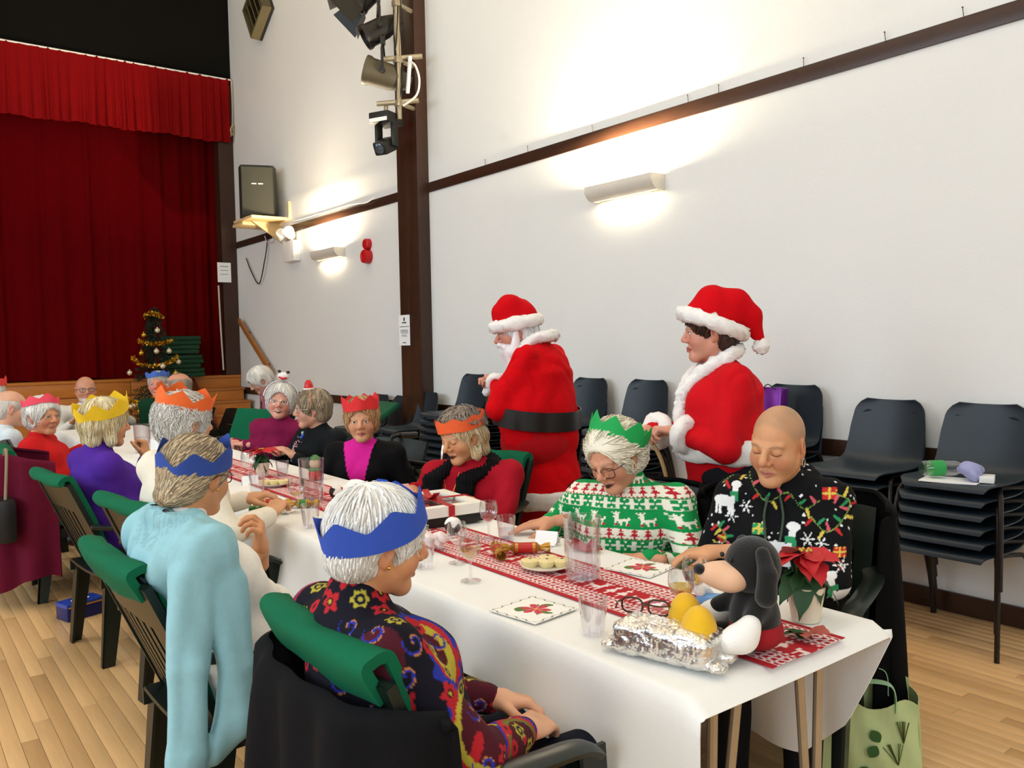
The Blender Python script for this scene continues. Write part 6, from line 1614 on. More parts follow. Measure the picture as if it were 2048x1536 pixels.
# ================================================================== things on the table
def clear_mat(name, tint, gloss=0.35, rough=0.02):
    m = bpy.data.materials.new(name); m.use_nodes = True; nt = m.node_tree; nt.nodes.clear()
    out = nt.nodes.new('ShaderNodeOutputMaterial'); mx = nt.nodes.new('ShaderNodeMixShader'); tr_ = nt.nodes.new('ShaderNodeBsdfTransparent'); gl = nt.nodes.new('ShaderNodeBsdfGlossy')
    lw = nt.nodes.new('ShaderNodeLayerWeight'); lw.inputs['Blend'].default_value = 0.25; mr = nt.nodes.new('ShaderNodeMapRange'); mr.inputs['To Min'].default_value = 0.05; mr.inputs['To Max'].default_value = gloss
    no = nt.nodes.new('ShaderNodeTexNoise'); no.inputs['Scale'].default_value = 8; mr2 = nt.nodes.new('ShaderNodeMapRange'); mr2.inputs['To Min'].default_value = rough; mr2.inputs['To Max'].default_value = rough+0.03
    nt.links.new(no.outputs[0], mr2.inputs['Value']); nt.links.new(mr2.outputs[0], gl.inputs['Roughness'])
    tr_.inputs['Color'].default_value = (*tint, 1); gl.inputs['Color'].default_value = (0.95, 0.95, 0.95, 1)
    nt.links.new(lw.outputs['Facing'], mr.inputs['Value']); nt.links.new(mr.outputs[0], mx.inputs[0]); nt.links.new(tr_.outputs[0], mx.inputs[1]); nt.links.new(gl.outputs[0], mx.inputs[2]); nt.links.new(mx.outputs[0], out.inputs[0])
    return m
M_gl = clear_mat('clear_glass', (0.965, 0.97, 0.975), 0.6); M_plas = clear_mat('clear_plastic', (0.975, 0.97, 0.985), 0.8, 0.04)
M_wine = clear_mat('white_wine', (0.86, 0.70, 0.28), 0.2); M_rose = clear_mat('rose_wine', (0.80, 0.30, 0.32), 0.2); M_water = clear_mat('water', (0.94, 0.95, 0.97), 0.25)
TT = TZ+0.0045
def glass_thing(name, prof, loc, label, cat, liquid=None, lm=None, m=None, n=32, wav=None, group='glassware on the table'):
    e = empty(name, loc, 0, label, cat, group)
    MB().lathe(prof, n, wav=wav).build('glass', m or M_gl, e, sharp=40)
    if liquid: MB().lathe(liquid, n).build('drink', lm, e, sharp=40)
    return e
def tumbler(x, y, label, s=1.0, z=TT, water=0.0):
    liq = [(0, 0.010*s), (0.0255*s, 0.010*s), (0.0255*s+water*0.07*s, (0.010+water)*s), (0, (0.010+water)*s)] if water else None
    return glass_thing('tumbler', [(0, 0), (0.027*s, 0), (0.036*s, 0.088*s), (0.0345*s, 0.088*s), (0.0262*s, 0.008*s), (0, 0.008*s)], (x, y, z), label, 'glass', liq, M_water, M_plas)
def goblet(x, y, label, s=1.0, z=TT, fill=0.0, lm=None):
    out = [(0, 0), (0.031, 0.0), (0.031, 0.002), (0.008, 0.006), (0.0042, 0.014), (0.0042, 0.055), (0.010, 0.064), (0.027, 0.080), (0.034, 0.100), (0.0335, 0.120), (0.030, 0.140)]
    inn = [(0.029, 0.140), (0.0322, 0.120), (0.0327, 0.100), (0.0258, 0.081), (0.009, 0.067), (0, 0.065)]
    liq = None
    if fill: 
        pr = [(0, 0.0658), (0.0085, 0.0675), (0.0252, 0.0815)]; zt = 0.066+fill
        rr = np.interp(zt, [0.066, 0.081, 0.100, 0.120, 0.140], [0.0088, 0.0252, 0.032, 0.0315, 0.028]); 
        if zt > 0.1: pr.append((0.0320, 0.100))
        liq = pr+[(rr, zt), (0, zt)]
        liq = [(a*s, b*s) for a, b in liq]
    return glass_thing('wine_glass', [(a*s, b*s) for a, b in out+inn], (x, y, z), label, 'wine glass', liq, lm)
def jug(x, y, label, s=1.0, z=TT, fill=0.09):
    wv = lambda a, zz: 0.022*math.cos(a*18)*min(1, max(0, (0.15*s-abs(zz-0.07*s))/(0.15*s)))*(1 if zz > 0.012*s else 0)
    out = [(0, 0), (0.048, 0), (0.050, 0.006)]+[(0.050+0.004*t, 0.006+0.165*t) for t in np.linspace(0.1, 1, 10)]+[(0.056, 0.192), (0.0535, 0.192), (0.0515, 0.17), (0.0465, 0.012), (0, 0.012)]
    return glass_thing('water_jug', [(a*s, b*s) for a, b in out], (x, y, z), label, 'jug', [(0, 0.0125*s), (0.046*s, 0.0125*s), (0.0475*s, (0.0125+fill)*s), (0, (0.0125+fill)*s)], M_water, M_plas, n=108, wav=wv)
jug(1.625, 1.80, 'ribbed clear water jug standing on the runner before the reindeer jumper', 1.0)
tumbler(1.345, 1.455, 'empty clear tumbler at the front edge of the table')
goblet(1.372, 2.015, 'wine glass of white wine, nearest the blue-crowned woman', 1.0, fill=0.032, lm=M_wine)
goblet(1.455, 2.21, 'empty wine glass standing left of the white wine', 0.95)
goblet(1.724, 2.41, 'wine glass with a little rose wine beside the gift box', 0.98, fill=0.014, lm=M_rose)
tumbler(1.765, 2.36, 'clear tumbler beside the rose wine glass', 0.98, water=0.03)
tumbler(1.345, 2.235, 'clear tumbler half hidden behind the blue-crowned face', 1.0)
goblet(1.665, 1.41, 'wine glass of white wine behind the black soft toy', 1.0, fill=0.045, lm=M_wine)
goblet(1.560, 1.365, 'wine glass of white wine left of the yellow soft-toy feet', 1.0, fill=0.030, lm=M_wine)
jug(1.53, 3.50, 'ribbed clear water jug on the far part of the runner', 1.02, z=TT+0.006)
tumbler(1.315, 3.03, 'clear tumbler at the table edge beside the cracker', 1.05)
goblet(1.392, 3.345, 'wine glass with dregs of white wine near the far jug', 1.05, fill=0.012, lm=M_wine)
tumbler(1.715, 4.30, 'clear tumbler of water by the far poinsettia', 1.0, z=TT+0.003, water=0.035)
goblet(1.515, 4.26, 'empty wine glass left of the far poinsettia', 1.1, z=TT+0.006)
tumbler(1.42, 3.88, 'clear tumbler on the runner by the mince pies', 1.1, z=TT+0.006)
jug(1.42, 6.03, 'clear water jug in front of the purple fleece, far along the table', 1.0, z=TT+0.003)
tumbler(1.52, 5.75, 'small clear tumbler near the far water jug', 0.95, z=TT+0.003)

# mince pies
M_past = mat('pastry', '#e8d49a', 0.7, var=0.12, scale=60, bump=0.2, bscale=150); M_plate = mat('cream_plate', '#efe9dc', 0.25, var=0.01)
def pie_plate(x, y, z, lab, spots):
    e = empty('plate', (x, y, z), 0, lab, 'plate', 'plates of mince pies')
    MB().lathe([(0, 0), (0.045, 0), (0.050, 0.004), (0.078, 0.013), (0.079, 0.0155), (0.050, 0.0075), (0, 0.006)], 40).build('dish', M_plate, e)
    for i, (a, b) in enumerate(spots):
        p = empty('mince_pie', (x+a, y+b, z+0.0075), random.uniform(0, 3), 'pale mince pie on the %s, %s' % (lab.split(' on ')[0], ('leftmost', 'middle', 'rightmost', 'rear', 'front')[i]), 'mince pie', 'mince pies')
        MB().lathe([(0, 0), (0.020, 0), (0.0285, 0.016), (0.0295, 0.020), (0.026, 0.0215), (0.015, 0.024), (0, 0.0245)], 24, wav=lambda t, zz: 0.03*math.cos(t*12)*(zz > 0.01)).build('crust', M_past, p)
        MB().lathe([(0, 0.0245), (0.004, 0.0246), (0.005, 0.0252), (0, 0.0255)], 8).build('filling_hole', mat('mincemeat', '#4a2a14', 0.6), p)
pie_plate(1.62, 1.965, TT+0.003, 'cream plate of mince pies on the runner by the near jug', [(-0.036, 0.032), (0.0, -0.006), (0.036, -0.035), (0.030, 0.025)])
pie_plate(1.56, 4.02, TT+0.009, 'oval cream plate of mince pies on the far runner', [(-0.036, 0.030), (0.0, 0.0), (0.036, -0.028)])

# printed napkins
def napkin(x, y, rz, lab, z=TT, s=0.165):
    n = 72; a = np.linspace(-s/2, s/2, n); X, Y = np.meshgrid(a, a, indexing='ij'); u, v = X.ravel(), Y.ravel()
    C = np.tile(L3('#f5f2ea'), (n*n, 1)); r = np.hypot(u-0.005, v+0.004); t = np.arctan2(v+0.004, u-0.005)
    lf = 0.050*(0.45+0.55*np.abs(np.cos(t*2.5+0.4))**0.6); C[(r < lf*1.15) & (np.sin(t*3+1) > 0.2) & (r > 0.02)] = L3('#5c7a3c')
    pt = 0.042*(0.40+0.60*np.abs(np.cos(t*3+0.2))**0.8); C[r < pt] = L3('#c8404a'); C[(r < pt) & (np.abs(np.sin(t*3+0.2)) > 0.9)] = L3('#e08a8c'); C[r < 0.006] = L3('#d8b040')
    e = np.maximum(np.abs(u), np.abs(v)); C[np.abs(e-s*0.46-0.003*np.sin((u+v)*180)) < 0.0016] = L3('#8a8a78')
    Z = 0.0012+0.0015*wob(np.stack([u, v, 0*u], 1), 24, int(x*10) % 4)+0.0015
    V = np.stack([u, v, Z], 1); V2 = V-np.array([0, 0, 0.0018]); idx = np.arange(n*n).reshape(n, n); F = np.stack([idx[:-1, :-1], idx[1:, :-1], idx[1:, 1:], idx[:-1, 1:]], -1).reshape(-1, 4)
    bd = np.concatenate([idx[0, :], idx[1:, -1], idx[-1, -2::-1], idx[-2:0:-1, 0]]); bn = np.roll(bd, -1); K = n*n
    o = link('napkin', mesh_np('napkin', np.concatenate([V, V2]), np.concatenate([F, F[:, ::-1]+K, np.stack([bd, bn, bn+K, bd+K], 1)]), cols=np.concatenate([C, C])), mat('printed_paper', attr=True, rough=0.85, var=0.01), None, (x, y, z), (0, 0, R(rz)))
    return tag(o, lab, 'napkin', 'poinsettia napkins')
napkin(1.345, 1.685, 8, 'poinsettia-printed napkin on the near edge of the white cloth')
napkin(1.852, 1.785, 12, 'poinsettia-printed napkin right of the water jug')
def scrunch(name, lab, cat, col, loc, size, seed, rough=0.8, metal=0.0, amp=0.3, cols=None, freq=60):
    v = Vol(np.array(size)*-0.75, np.array(size)*0.75, max(size)/22)
    rg = np.random.default_rng(seed)
    for _ in range(9):
        c = rg.uniform(-0.28, 0.28, 3)*np.array(size); v.ell(c, np.array(size)*rg.uniform(0.16, 0.3, 3), rotm(*rg.uniform(0, 1, 3)), k=min(size)*0.12)
    V, F = v.mesh(); n = vnormals(V, F); V = V+(n*(min(size)*amp*0.25*np.abs(wob(V, freq, seed % 4)))[:, None]).astype(np.float32); V[:, 2] -= V[:, 2].min()
    o = link(name, mesh_np(name, V, F, smooth=False), mat(name+col, col, rough, metal=metal, var=0.1, scale=30), None, loc); return tag(o, lab, cat)
scrunch('crumpled_napkin', 'crumpled red and white paper napkin near the blue-crowned face', 'napkin', '#eddcd8', (1.487, 2.41, TT+0.003), (0.11, 0.13, 0.05), 3)
scrunch('crumpled_tissue', 'crumpled white tissue behind the soft toy', 'tissue', '#f2f0ec', (1.74, 1.47, TT), (0.09, 0.08, 0.05), 6)
scrunch('torn_paper', 'scrap of white and black torn paper by the far cracker', 'paper', '#d8d4d0', (1.350, 3.35, TT), (0.07, 0.05, 0.014), 8)
def box_item(name, lab, cat, m, loc, size, rz=0, bev=0.003):
    return tag(MB().box((-size[0]/2, -size[1]/2, 0), (size[0]/2, size[1]/2, size[2]), bev=bev).build(name, m, None, loc, (0, 0, R(rz))), lab, cat)
o = scrunch('red_napkin', 'red snow-patterned paper napkin before the woman in the reindeer jumper', 'napkin', '#b81c24', (1.865, 2.05, TT), (0.10, 0.16, 0.022), 9)
def tent_card(x, y, rz, lab):
    e = MB().sheet(np.array([[(-0.022, yy, 0), (0, yy, 0.045), (0.022, yy, 0)] for yy in (-0.04, 0, 0.04)]), 0.001).build('place_card', M_paper, None, (x, y, TT), (0, 0, R(rz))); return tag(e, lab, 'card')
tent_card(1.835, 2.215, 30, 'small white folded place card by the red napkin'); tent_card(1.50, 4.20, 80, 'small white folded place card on the far runner')
o = MB().obox((0, 0, 0.011), (0.05, 0.16, 0.020), bev=0.006).build('blue_tissue_packet', mat('pale_blue_packet', '#6fa2d8', 0.5), None, (1.765, 1.385, TT), (0, 0, R(25))); tag(o, 'pale blue packet lying behind the soft toy', 'packet')
tumbler(1.70, 1.275, 'lilac tumbler mostly hidden behind the soft toy', 0.95)

# crackers
M_crr = mat('cracker_red', '#b5201c', 0.35, var=0.15); M_crg = mat('cracker_gold', '#b88a3c', 0.3, metal=0.7, var=0.2); M_crgr = mat('cracker_green', '#2c7a2c', 0.35, var=0.12)
def cracker(x, y, z, rz, L, cols, lab):
    e = empty('christmas_cracker', (x, y, z+0.019), R(rz), lab, 'cracker', 'pulled crackers')
    fr = lambda a, zz: 0.10*math.cos(a*9)
    MB().lathe([(0, -L/2), (0.018, -L/2), (0.0185, L/2), (0, L/2)], 20, rot=rotm(0, PI/2, 0)).build('barrel', cols[0], e)
    for s in (-1, 1):
        MB().lathe([(0.017, s*L/2), (0.007, s*(L/2+0.012)), (0.014, s*(L/2+0.026)), (0.0165, s*(L/2+0.045)), (0.0155, s*(L/2+0.045)), (0.006, s*(L/2+0.012))], 24, rot=rotm(0, PI/2, 0), wav=fr).build('frill', cols[1], e)
        MB().lathe([(0.0188, s*L*0.32), (0.0192, s*L*0.32), (0.0192, s*L*0.45), (0.0188, s*L*0.45)], 20, rot=rotm(0, PI/2, 0)).build('band', cols[1], e)
cracker(1.600, 2.185, TT+0.002, 62, 0.05, (M_crr, M_crg), 'torn red and gold cracker end on the runner')
cracker(1.69, 2.155, TT+0.002, -38, 0.075, (M_crr, M_crg), 'red and gold cracker tube beside the plate of mince pies')
cracker(1.36, 3.54, TT, -40, 0.075, (M_crr, M_crg), 'red cracker tube on the cloth near the far jug')
cracker(1.285, 3.42, TT, -30, 0.045, (M_crgr, M_crgr), 'green cracker end at the table edge')
cracker(1.455, 3.425, TT, -35, 0.045, (M_crgr, M_crg), 'small green cracker end beside the far wine glass')
tag(MB().tube(spline([(1.72, 2.12, TT+0.004), (1.75, 2.08, TT+0.03), (1.80, 2.10, TT+0.05)], 12), 0.0018, 6).build('cracker_snap', M_steel), 'thin curled strip beside the cracker', 'cracker strip')

# gift box with window lid
gb = empty('gift_box', (1.755, 2.85, TT+0.004), R(-6), 'white and black gift box tied with a red ribbon', 'gift box')
M_rib = mat('red_ribbon', '#b01c22', 0.4); 
MB().box((-0.145, -0.175, 0), (0.145, 0.175, 0.040), bev=0.004).build('base', mat('box_black', '#120e0c', 0.5), gb)
b = MB()
for s in (-1, 1): b.box((min(s*0.150, s*0.105), -0.18, 0.036), (max(s*0.150, s*0.105), 0.18, 0.075)).box((-0.105, min(s*0.18, s*0.135), 0.036), (0.105, max(s*0.18, s*0.135), 0.075))
b.build('lid', mat('box_cream', '#efe9dc', 0.6), gb, smooth=False)
MB().box((-0.105, -0.135, 0.066), (0.105, 0.135, 0.068)).build('window', M_plas, gb, smooth=False)
MB().box((-0.103, -0.133, 0.041), (0.103, 0.133, 0.050)).build('tray', mat('box_grey', '#6a6662', 0.6), gb, smooth=False)
MB().box((-0.013, -0.182, 0.0755), (0.013, 0.182, 0.0775)).box((-0.152, -0.012, 0.0755), (0.152, 0.012, 0.0775)).box((-0.013, -0.1835, 0.0), (0.013, -0.1815, 0.0775)).build('ribbon', M_rib, gb, smooth=False)
b = MB()
for s in (-1, 1):
    P = np.array([[(q*0.014, s*0.055*math.sin(t), 0.080+0.020*(1-math.cos(2*t))*0.5+0.008*math.sin(t)) for q in (-1, 0, 1)] for t in np.linspace(0, PI, 14)]); b.sheet(P, 0.002)
    P = np.array([[(q*0.012+0.03*t, s*0.06*t, 0.079+0.004*math.sin(t*6)) for q in (-1, 0, 1)] for t in np.linspace(0, 1, 8)]); b.sheet(P, 0.002)
b.build('bow', M_rib, gb)
o = MB().obox((0, 0, 0), (0.24, 0.006, 0.16), rotm(-1.15, 0, 0), bev=0.002).build('card_lid', mat('pink_card', '#d9a49a', 0.7), None, (1.70, 3.10, TT+0.062), (0, 0, R(-8))); tag(o, 'pale pink card resting on the rear of the gift box', 'card')
def pudding(x, y, z, rx, lab):
    e = empty('pudding_ornament', (x, y, z+0.031), 0, lab, 'ornament', 'pudding ornaments')
    e.rotation_euler = (rx, 0.3*rx, 0.4)
    MB().ball((0, 0, 0), 0.031, 24, 16).build('pudding', mat('pudding_brown', '#2c1610', 0.5, var=0.15), e)
    n = 32; P = np.array([[(0.0322*math.sin(v*(1.25+0.30*math.cos(a*5)))*math.cos(a), 0.0322*math.sin(v*(1.25+0.30*math.cos(a*5)))*math.sin(a), 0.0322*math.cos(v*(1.25+0.30*math.cos(a*5)))) for v in np.linspace(0.02, 1, 9)] for a in np.linspace(0, 2*PI, n, endpoint=False)])
    MB().sheet(P, 0.002, closed_u=True).build('icing', mat('icing_white', '#f4f0e6', 0.4), e)
    MB().ball((0, 0.004, 0.036), 0.005, 8, 6).build('berry', M_red, e)
pudding(1.665, 2.555, TT+0.002, 0.25, 'round Christmas pudding ornament beside the gift box')
pudding(1.640, 3.485, TT+0.008, 1.1, 'Christmas pudding ornament lying by the far jug')

# foil parcel and spectacles
def foil():
    v = Vol((-0.09, -0.17, -0.01), (0.09, 0.17, 0.11), 0.0042)
    for y in np.linspace(-0.10, 0.10, 18):
        for zq in (0.022, 0.04, 0.058): v.cap((-0.036, y, zq), (0.036, y, zq), 0.020, k=0.006)
    for s in (-1, 1): v.ell((-0.03, s*0.130, 0.016), (0.028, 0.022, 0.014), k=0.012); v.ell((0.035, s*0.125, 0.02), (0.025, 0.02, 0.015), k=0.012)
    V, F = v.mesh(); n = vnormals(V, F)
    d = 0.007*np.abs(wob(V, 45, 1))+0.003*np.abs(wob(V, 120, 2))+0.0015*np.abs(wob(V, 290, 3)); V = V+(n*(d-0.006)[:, None]).astype(np.float32); V[:, 2] -= V[:, 2].min()
    return mesh_np('foil_parcel', V, F, smooth=False)
fo = link('foil_parcel', foil(), mat('crumpled_foil', '#e4e2de', 0.30, metal=1.0, var=0.05), None, (1.365, 1.235, TT), (0, 0, R(14))); tag(fo, 'crumpled silver foil parcel at the front corner of the table', 'foil parcel')
sp_ = empty('spectacles', (1.40, 1.335, TT+0.072), R(28), 'dark-framed spectacles resting folded open on the foil parcel', 'spectacles')
b = MB()
for s in (-1, 1):
    a = np.linspace(0, 2*PI, 24, endpoint=False); c = np.sign(np.cos(a))*np.abs(np.cos(a))**0.7*0.025; d = np.sign(np.sin(a))*np.abs(np.sin(a))**0.7*0.018
    lp = np.stack([0*a, s*0.032+c, d+0.012], 1); b.tube(lp, 0.0024, 6, closed=True)
    q = MB(); q.add(np.concatenate([lp, lp+np.array([0.001, 0, 0])]), [tuple(range(24)), tuple(range(47, 23, -1))]); q.build('lens', M_gl, sp_)
    MB().tube(spline([(0, s*0.060, 0.02), (-0.06, s*0.050, 0.035), (-0.12, s*0.03, 0.055), (-0.135, s*0.03, 0.045)], 14), 0.002, 6).build('temple', M_fr, sp_)
b.tube([(0, -0.008, 0.016), (0.003, 0, 0.02), (0, 0.008, 0.016)], 0.0016, 6).build('rim', M_fr, sp_)

# plain soft-toy puppy
M_pb = mat('black_plush', '#0a0908', 0.95, var=0.1, bump=0.4, bscale=260, sheen=0.25); M_pp2 = mat('peach_plush', '#e2b391', 0.95, var=0.05, bump=0.4, bscale=260, sheen=0.2); M_py = mat('yellow_plush', '#e5b21c', 0.95, var=0.05, bump=0.4, bscale=260, sheen=0.2); M_pw = mat('white_plush', '#f2efe8', 0.95, var=0.03, bump=0.4, bscale=260, sheen=0.2); M_pr = mat('red_plush', '#9a1420', 0.95, var=0.05, bump=0.4, bscale=260)
toy = empty('soft_toy', (1.54, 1.145, TT), R(148), 'black and peach soft toy puppy with white paws and yellow feet', 'soft toy')
def sdf_part(name, m, parent, fn, lo, hi, h=0.004, fold=0.0):
    v = Vol(lo, hi, h); fn(v); V, F = v.mesh(); V = relax(V, F, 1)
    if fold: V = V+(vnormals(V, F)*(fold*wob(V, 60, 1))[:, None]).astype(np.float32)
    return link(name, mesh_np(name, V, F), m, parent)
B3 = ((-0.16, -0.2, -0.01), (0.22, 0.2, 0.32))
sdf_part('body', M_pb, toy, lambda v: (v.ell((-0.01, 0, 0.075), (0.055, 0.062, 0.072), k=0), v.cap((-0.01, 0, 0.11), (-0.005, 0, 0.15), 0.035, k=0.02), v.cap((0.0, 0.05, 0.115), (0.04, 0.075, 0.075), 0.020, k=0.02), v.cap((0.0, -0.05, 0.115), (0.05, -0.07, 0.085), 0.020, k=0.02), v.cap((0.02, 0.03, 0.035), (0.09, 0.045, 0.035), 0.022, k=0.02), v.cap((0.02, -0.03, 0.035), (0.09, -0.04, 0.035), 0.022, k=0.02)), *B3)
sdf_part('shirt', M_pr, toy, lambda v: (v.ell((-0.012, 0, 0.050), (0.060, 0.067, 0.046), k=0),), *B3)
sdf_part('head', M_pb, toy, lambda v: (v.ell((-0.005, 0, 0.195), (0.062, 0.064, 0.066), k=0),), *B3)
sdf_part('face', M_pp2, toy, lambda v: (v.ell((0.050, 0, 0.172), (0.046, 0.054, 0.034), k=0), v.ell((0.085, 0, 0.180), (0.036, 0.032, 0.026), k=0.015)), *B3, h=0.003)
MB().ball((0.118, 0, 0.192), (0.013, 0.018, 0.012), 18, 12).build('nose', M_pb, toy)
for s in (-1, 1):
    MB().ball((0.056, s*0.026, 0.216), (0.005, 0.006, 0.006), 12, 8).build('eye', M_bl, toy)
    sdf_part('ear', M_pb, toy, lambda v: (v.cap((-0.005, s*0.058, 0.235), (-0.005, s*0.085, 0.195), 0.016, 0.02, k=0), v.cap((-0.005, s*0.085, 0.195), (0.0, s*0.088, 0.150), 0.020, 0.024, k=0.01)), *B3)
    sdf_part('paw', M_pw, toy, lambda v: (v.ell((0.055, s*0.083, 0.060), (0.040, 0.030, 0.034), k=0), v.ell((0.085, s*0.083, 0.052), (0.018, 0.026, 0.020), k=0.015), v.cap((0.03, s*0.075, 0.085), (0.03, s*0.076, 0.086), 0.022, k=0.02)), *B3)
    sdf_part('foot', M_py, toy, lambda v: (v.ell((0.135, s*0.048, 0.062), (0.040, 0.046, 0.062), k=0), v.ell((0.105, s*0.046, 0.030), (0.032, 0.030, 0.029), k=0.02)), *B3)

# poinsettias
M_brc = mat('red_bract', '#b8101c', 0.55, var=0.12, scale=20); M_plf = mat('poinsettia_leaf', '#1e4a22', 0.5, var=0.15, scale=20)
def leaf_mesh(L, w, bend, name):
    P = np.zeros((11, 7, 3))
    for i, t in enumerate(np.linspace(0, 1, 11)):
        ww = w*(math.sin(PI*min(1, t*1.02)**0.75))*(1+0.12*math.sin(t*18))
        for j, u in enumerate(np.linspace(-1, 1, 7)): P[i, j] = (L*t*(1-0.12*t), u*ww, -bend*t*t*L+0.12*ww*u*u+0.02*L*math.sin(t*5)*u)
    return MB().sheet(P, 0.0008).mesh(name, sharp=80)
def poinsettia(x, y, z, s, lab, n1=9, n2=7, seed=1):
    rg = np.random.default_rng(seed); e = empty('poinsettia', (x, y, z), 0, lab, 'plant', 'poinsettias in pots')
    MB().lathe([(0, 0), (0.026*s, 0), (0.036*s, 0.062*s), (0.037*s, 0.068*s), (0.033*s, 0.068*s), (0.031*s, 0.060*s), (0, 0.058*s)], 24).build('pot', mat('cream_pot', '#e3d6bc', 0.5), e)
    b = MB()
    for i in range(6): b.tube([(0.01*s*math.cos(i), 0.01*s*math.sin(i), 0.055*s), (0.03*s*math.cos(i), 0.03*s*math.sin(i), 0.12*s)], 0.002*s, 6)
    b.build('stem', M_plf, e)
    for i in range(n1):
        me = leaf_mesh(0.088*s*rg.uniform(0.85, 1.15), 0.027*s, rg.uniform(0.1, 0.5), 'bract'); o = link('bract', me, M_brc, e, (rg.normal(0, 0.008*s), rg.normal(0, 0.008*s), 0.125*s+0.004*(i % 3)), (rg.uniform(-.3, .3), rg.uniform(-0.25, 0.25), i*2*PI/n1+rg.uniform(-.2, .2)))
    for i in range(n2):
        me = leaf_mesh(0.080*s*rg.uniform(0.8, 1.1), 0.026*s, rg.uniform(0.4, 0.9), 'leaf'); link('leaf', me, M_plf, e, (0, 0, 0.095*s+0.004*(i % 3)), (rg.uniform(-.3, .3), rg.uniform(0.1, 0.5), i*2*PI/n2+rg.uniform(-.3, .3)))
    b = MB()
    for i in range(6): b.ball((0.010*s*math.cos(i), 0.010*s*math.sin(i), 0.136*s), 0.003*s, 6, 4)
    b.build('flower_bud', mat('yellow_bud', '#c8b840', 0.6), e)
    return e
poinsettia(1.815, 1.185, TT, 1.30, 'red poinsettia in a cream pot beside the soft toy', seed=3)
poinsettia(1.63, 4.37, TT+0.009, 1.1, 'red poinsettia in a pot far along the table', seed=5)
e = empty('fallen_leaves', (1.69, 1.105, TT+0.004), 0, 'small sprig with green and pale red leaves behind the soft toy', 'leaves')
for i in range(5): link('leaf', leaf_mesh(0.06, 0.020, 0.2, 'leaf'), M_plf if i < 3 else mat('faded_red', '#b0584a', 0.6), e, (0.01*i-0.02, 0, 0.004+0.003*i), (0.2, -0.25, i*1.1+0.3))
# far table odds and ends
fg = empty('snowman_figure', (1.81, 4.09, TT+0.003), R(215), 'small festive figurine with a green hat behind the far jug', 'figurine')
MB().lathe([(0, 0), (0.032, 0), (0.036, 0.03), (0.030, 0.055), (0, 0.058)], 20).build('body', M_red, fg); MB().ball((0, 0, 0.085), (0.030, 0.030, 0.031), 18, 12).build('head', mat('tan_felt', '#d0b090', 0.8), fg); MB().lathe([(0, 0.0), (0.026, 0.0), (0.024, 0.012), (0.012, 0.024), (0, 0.026)], 16, (0, 0, 0.106)).build('hat', M_crgr, fg); MB().tube([(0.03*math.cos(a), 0.03*math.sin(a), 0.055) for a in np.linspace(0, 2*PI, 18, endpoint=False)], 0.008, 8, closed=True).build('collar', M_crgr, fg)
P = np.array([[(a, b, 0.030*math.exp(-((a-0.02)/0.03)**2)+0.004+0.004*math.sin(b*40)) for b in np.linspace(-0.09, 0.09, 9)] for a in np.linspace(-0.10, 0.10, 14)])
tag(MB().sheet(P, 0.0015).build('paper_napkin', M_paper, None, (1.86, 3.68, TT+0.003), (0, 0, R(15))), 'white paper napkin lying open before the pink-topped woman', 'napkin')
tag(MB().sheet(np.array([[(0.09, -0.06, 0.006), (0.09, 0.06, 0.006)], [(0.02, -0.05, 0.05), (0.02, 0.0, 0.055)], [(0.015, -0.055, 0.006), (0.01, 0.055, 0.006)]]), 0.001).build('folded_crown', crepe('foldblue', '#2b55c0'), None, (1.885, 3.56, TT+0.004), (0, 0, R(40))), 'folded blue paper hat on the cloth by the white napkin', 'paper hat')
o = scrunch('torn_cracker_paper', 'orange and red torn cracker paper on the far runner', 'paper', '#c8482c', (1.50, 4.62, TT+0.008), (0.09, 0.10, 0.05), 12)
tag(MB().lathe([(0, 0), (0.030, 0), (0.038, 0.10), (0.036, 0.10), (0.029, 0.004), (0, 0.004)], 20).build('paper_cup', mat('tan_card', '#c89a68', 0.7), None, (1.33, 7.25, TT+0.003)), 'tan paper cup far along the table', 'cup')
box_item('red_packet', 'red packet standing far along the table', 'packet', M_red, (1.46, 7.0, TT+0.003), (0.05, 0.06, 0.11), 20)
box_item('white_card', 'white card beside the far water jug', 'card', M_paper, (1.48, 5.95, TT+0.003), (0.012, 0.07, 0.09), 30, 0.001)
scrunch('red_tissue', 'red paper scraps scattered past the far jug', 'paper', '#b82a30', (1.56, 5.35, TT+0.003), (0.22, 0.35, 0.03), 14)

# ================================================================== things around the room
# rollator between the pink-topped woman and the red jumper
ro = empty('rollator', (2.58, 4.20, 0), R(188), 'black and chrome rollator with a grey bag between two seated women', 'rollator')
for s in (-1, 1):
    MB().tube(spline([(-0.05, s*0.24, 0.87), (0.06, s*0.245, 0.875), (0.10, s*0.245, 0.82), (0.14, s*0.25, 0.45), (0.26, s*0.26, 0.12)], 24), 0.013, 8).build('side_tube', M_chrome if s > 0 else M_bl, ro)
    MB().tube([(-0.10, s*0.24, 0.868), (0.03, s*0.244, 0.875)], 0.020, 10).build('hand_grip', M_bl, ro)
    MB().tube(spline([(0.0, s*0.245, 0.83), (-0.06, s*0.245, 0.80), (-0.10, s*0.245, 0.82)], 10), 0.006, 6).build('brake_lever', M_chrome, ro)
    MB().tube(spline([(0.13, s*0.25, 0.55), (0.0, s*0.25, 0.40), (-0.16, s*0.26, 0.12)], 12), 0.013, 8).build('side_tube', M_bl, ro)
    for x in (0.27, -0.17):
        MB().lathe([(0.0, -0.014), (0.05, -0.016), (0.085, -0.014), (0.095, 0), (0.085, 0.014), (0.05, 0.016), (0, 0.014)], 20, (x, s*0.265, 0.096), rotm(PI/2, 0, 0)).build('wheel', M_bl, ro)
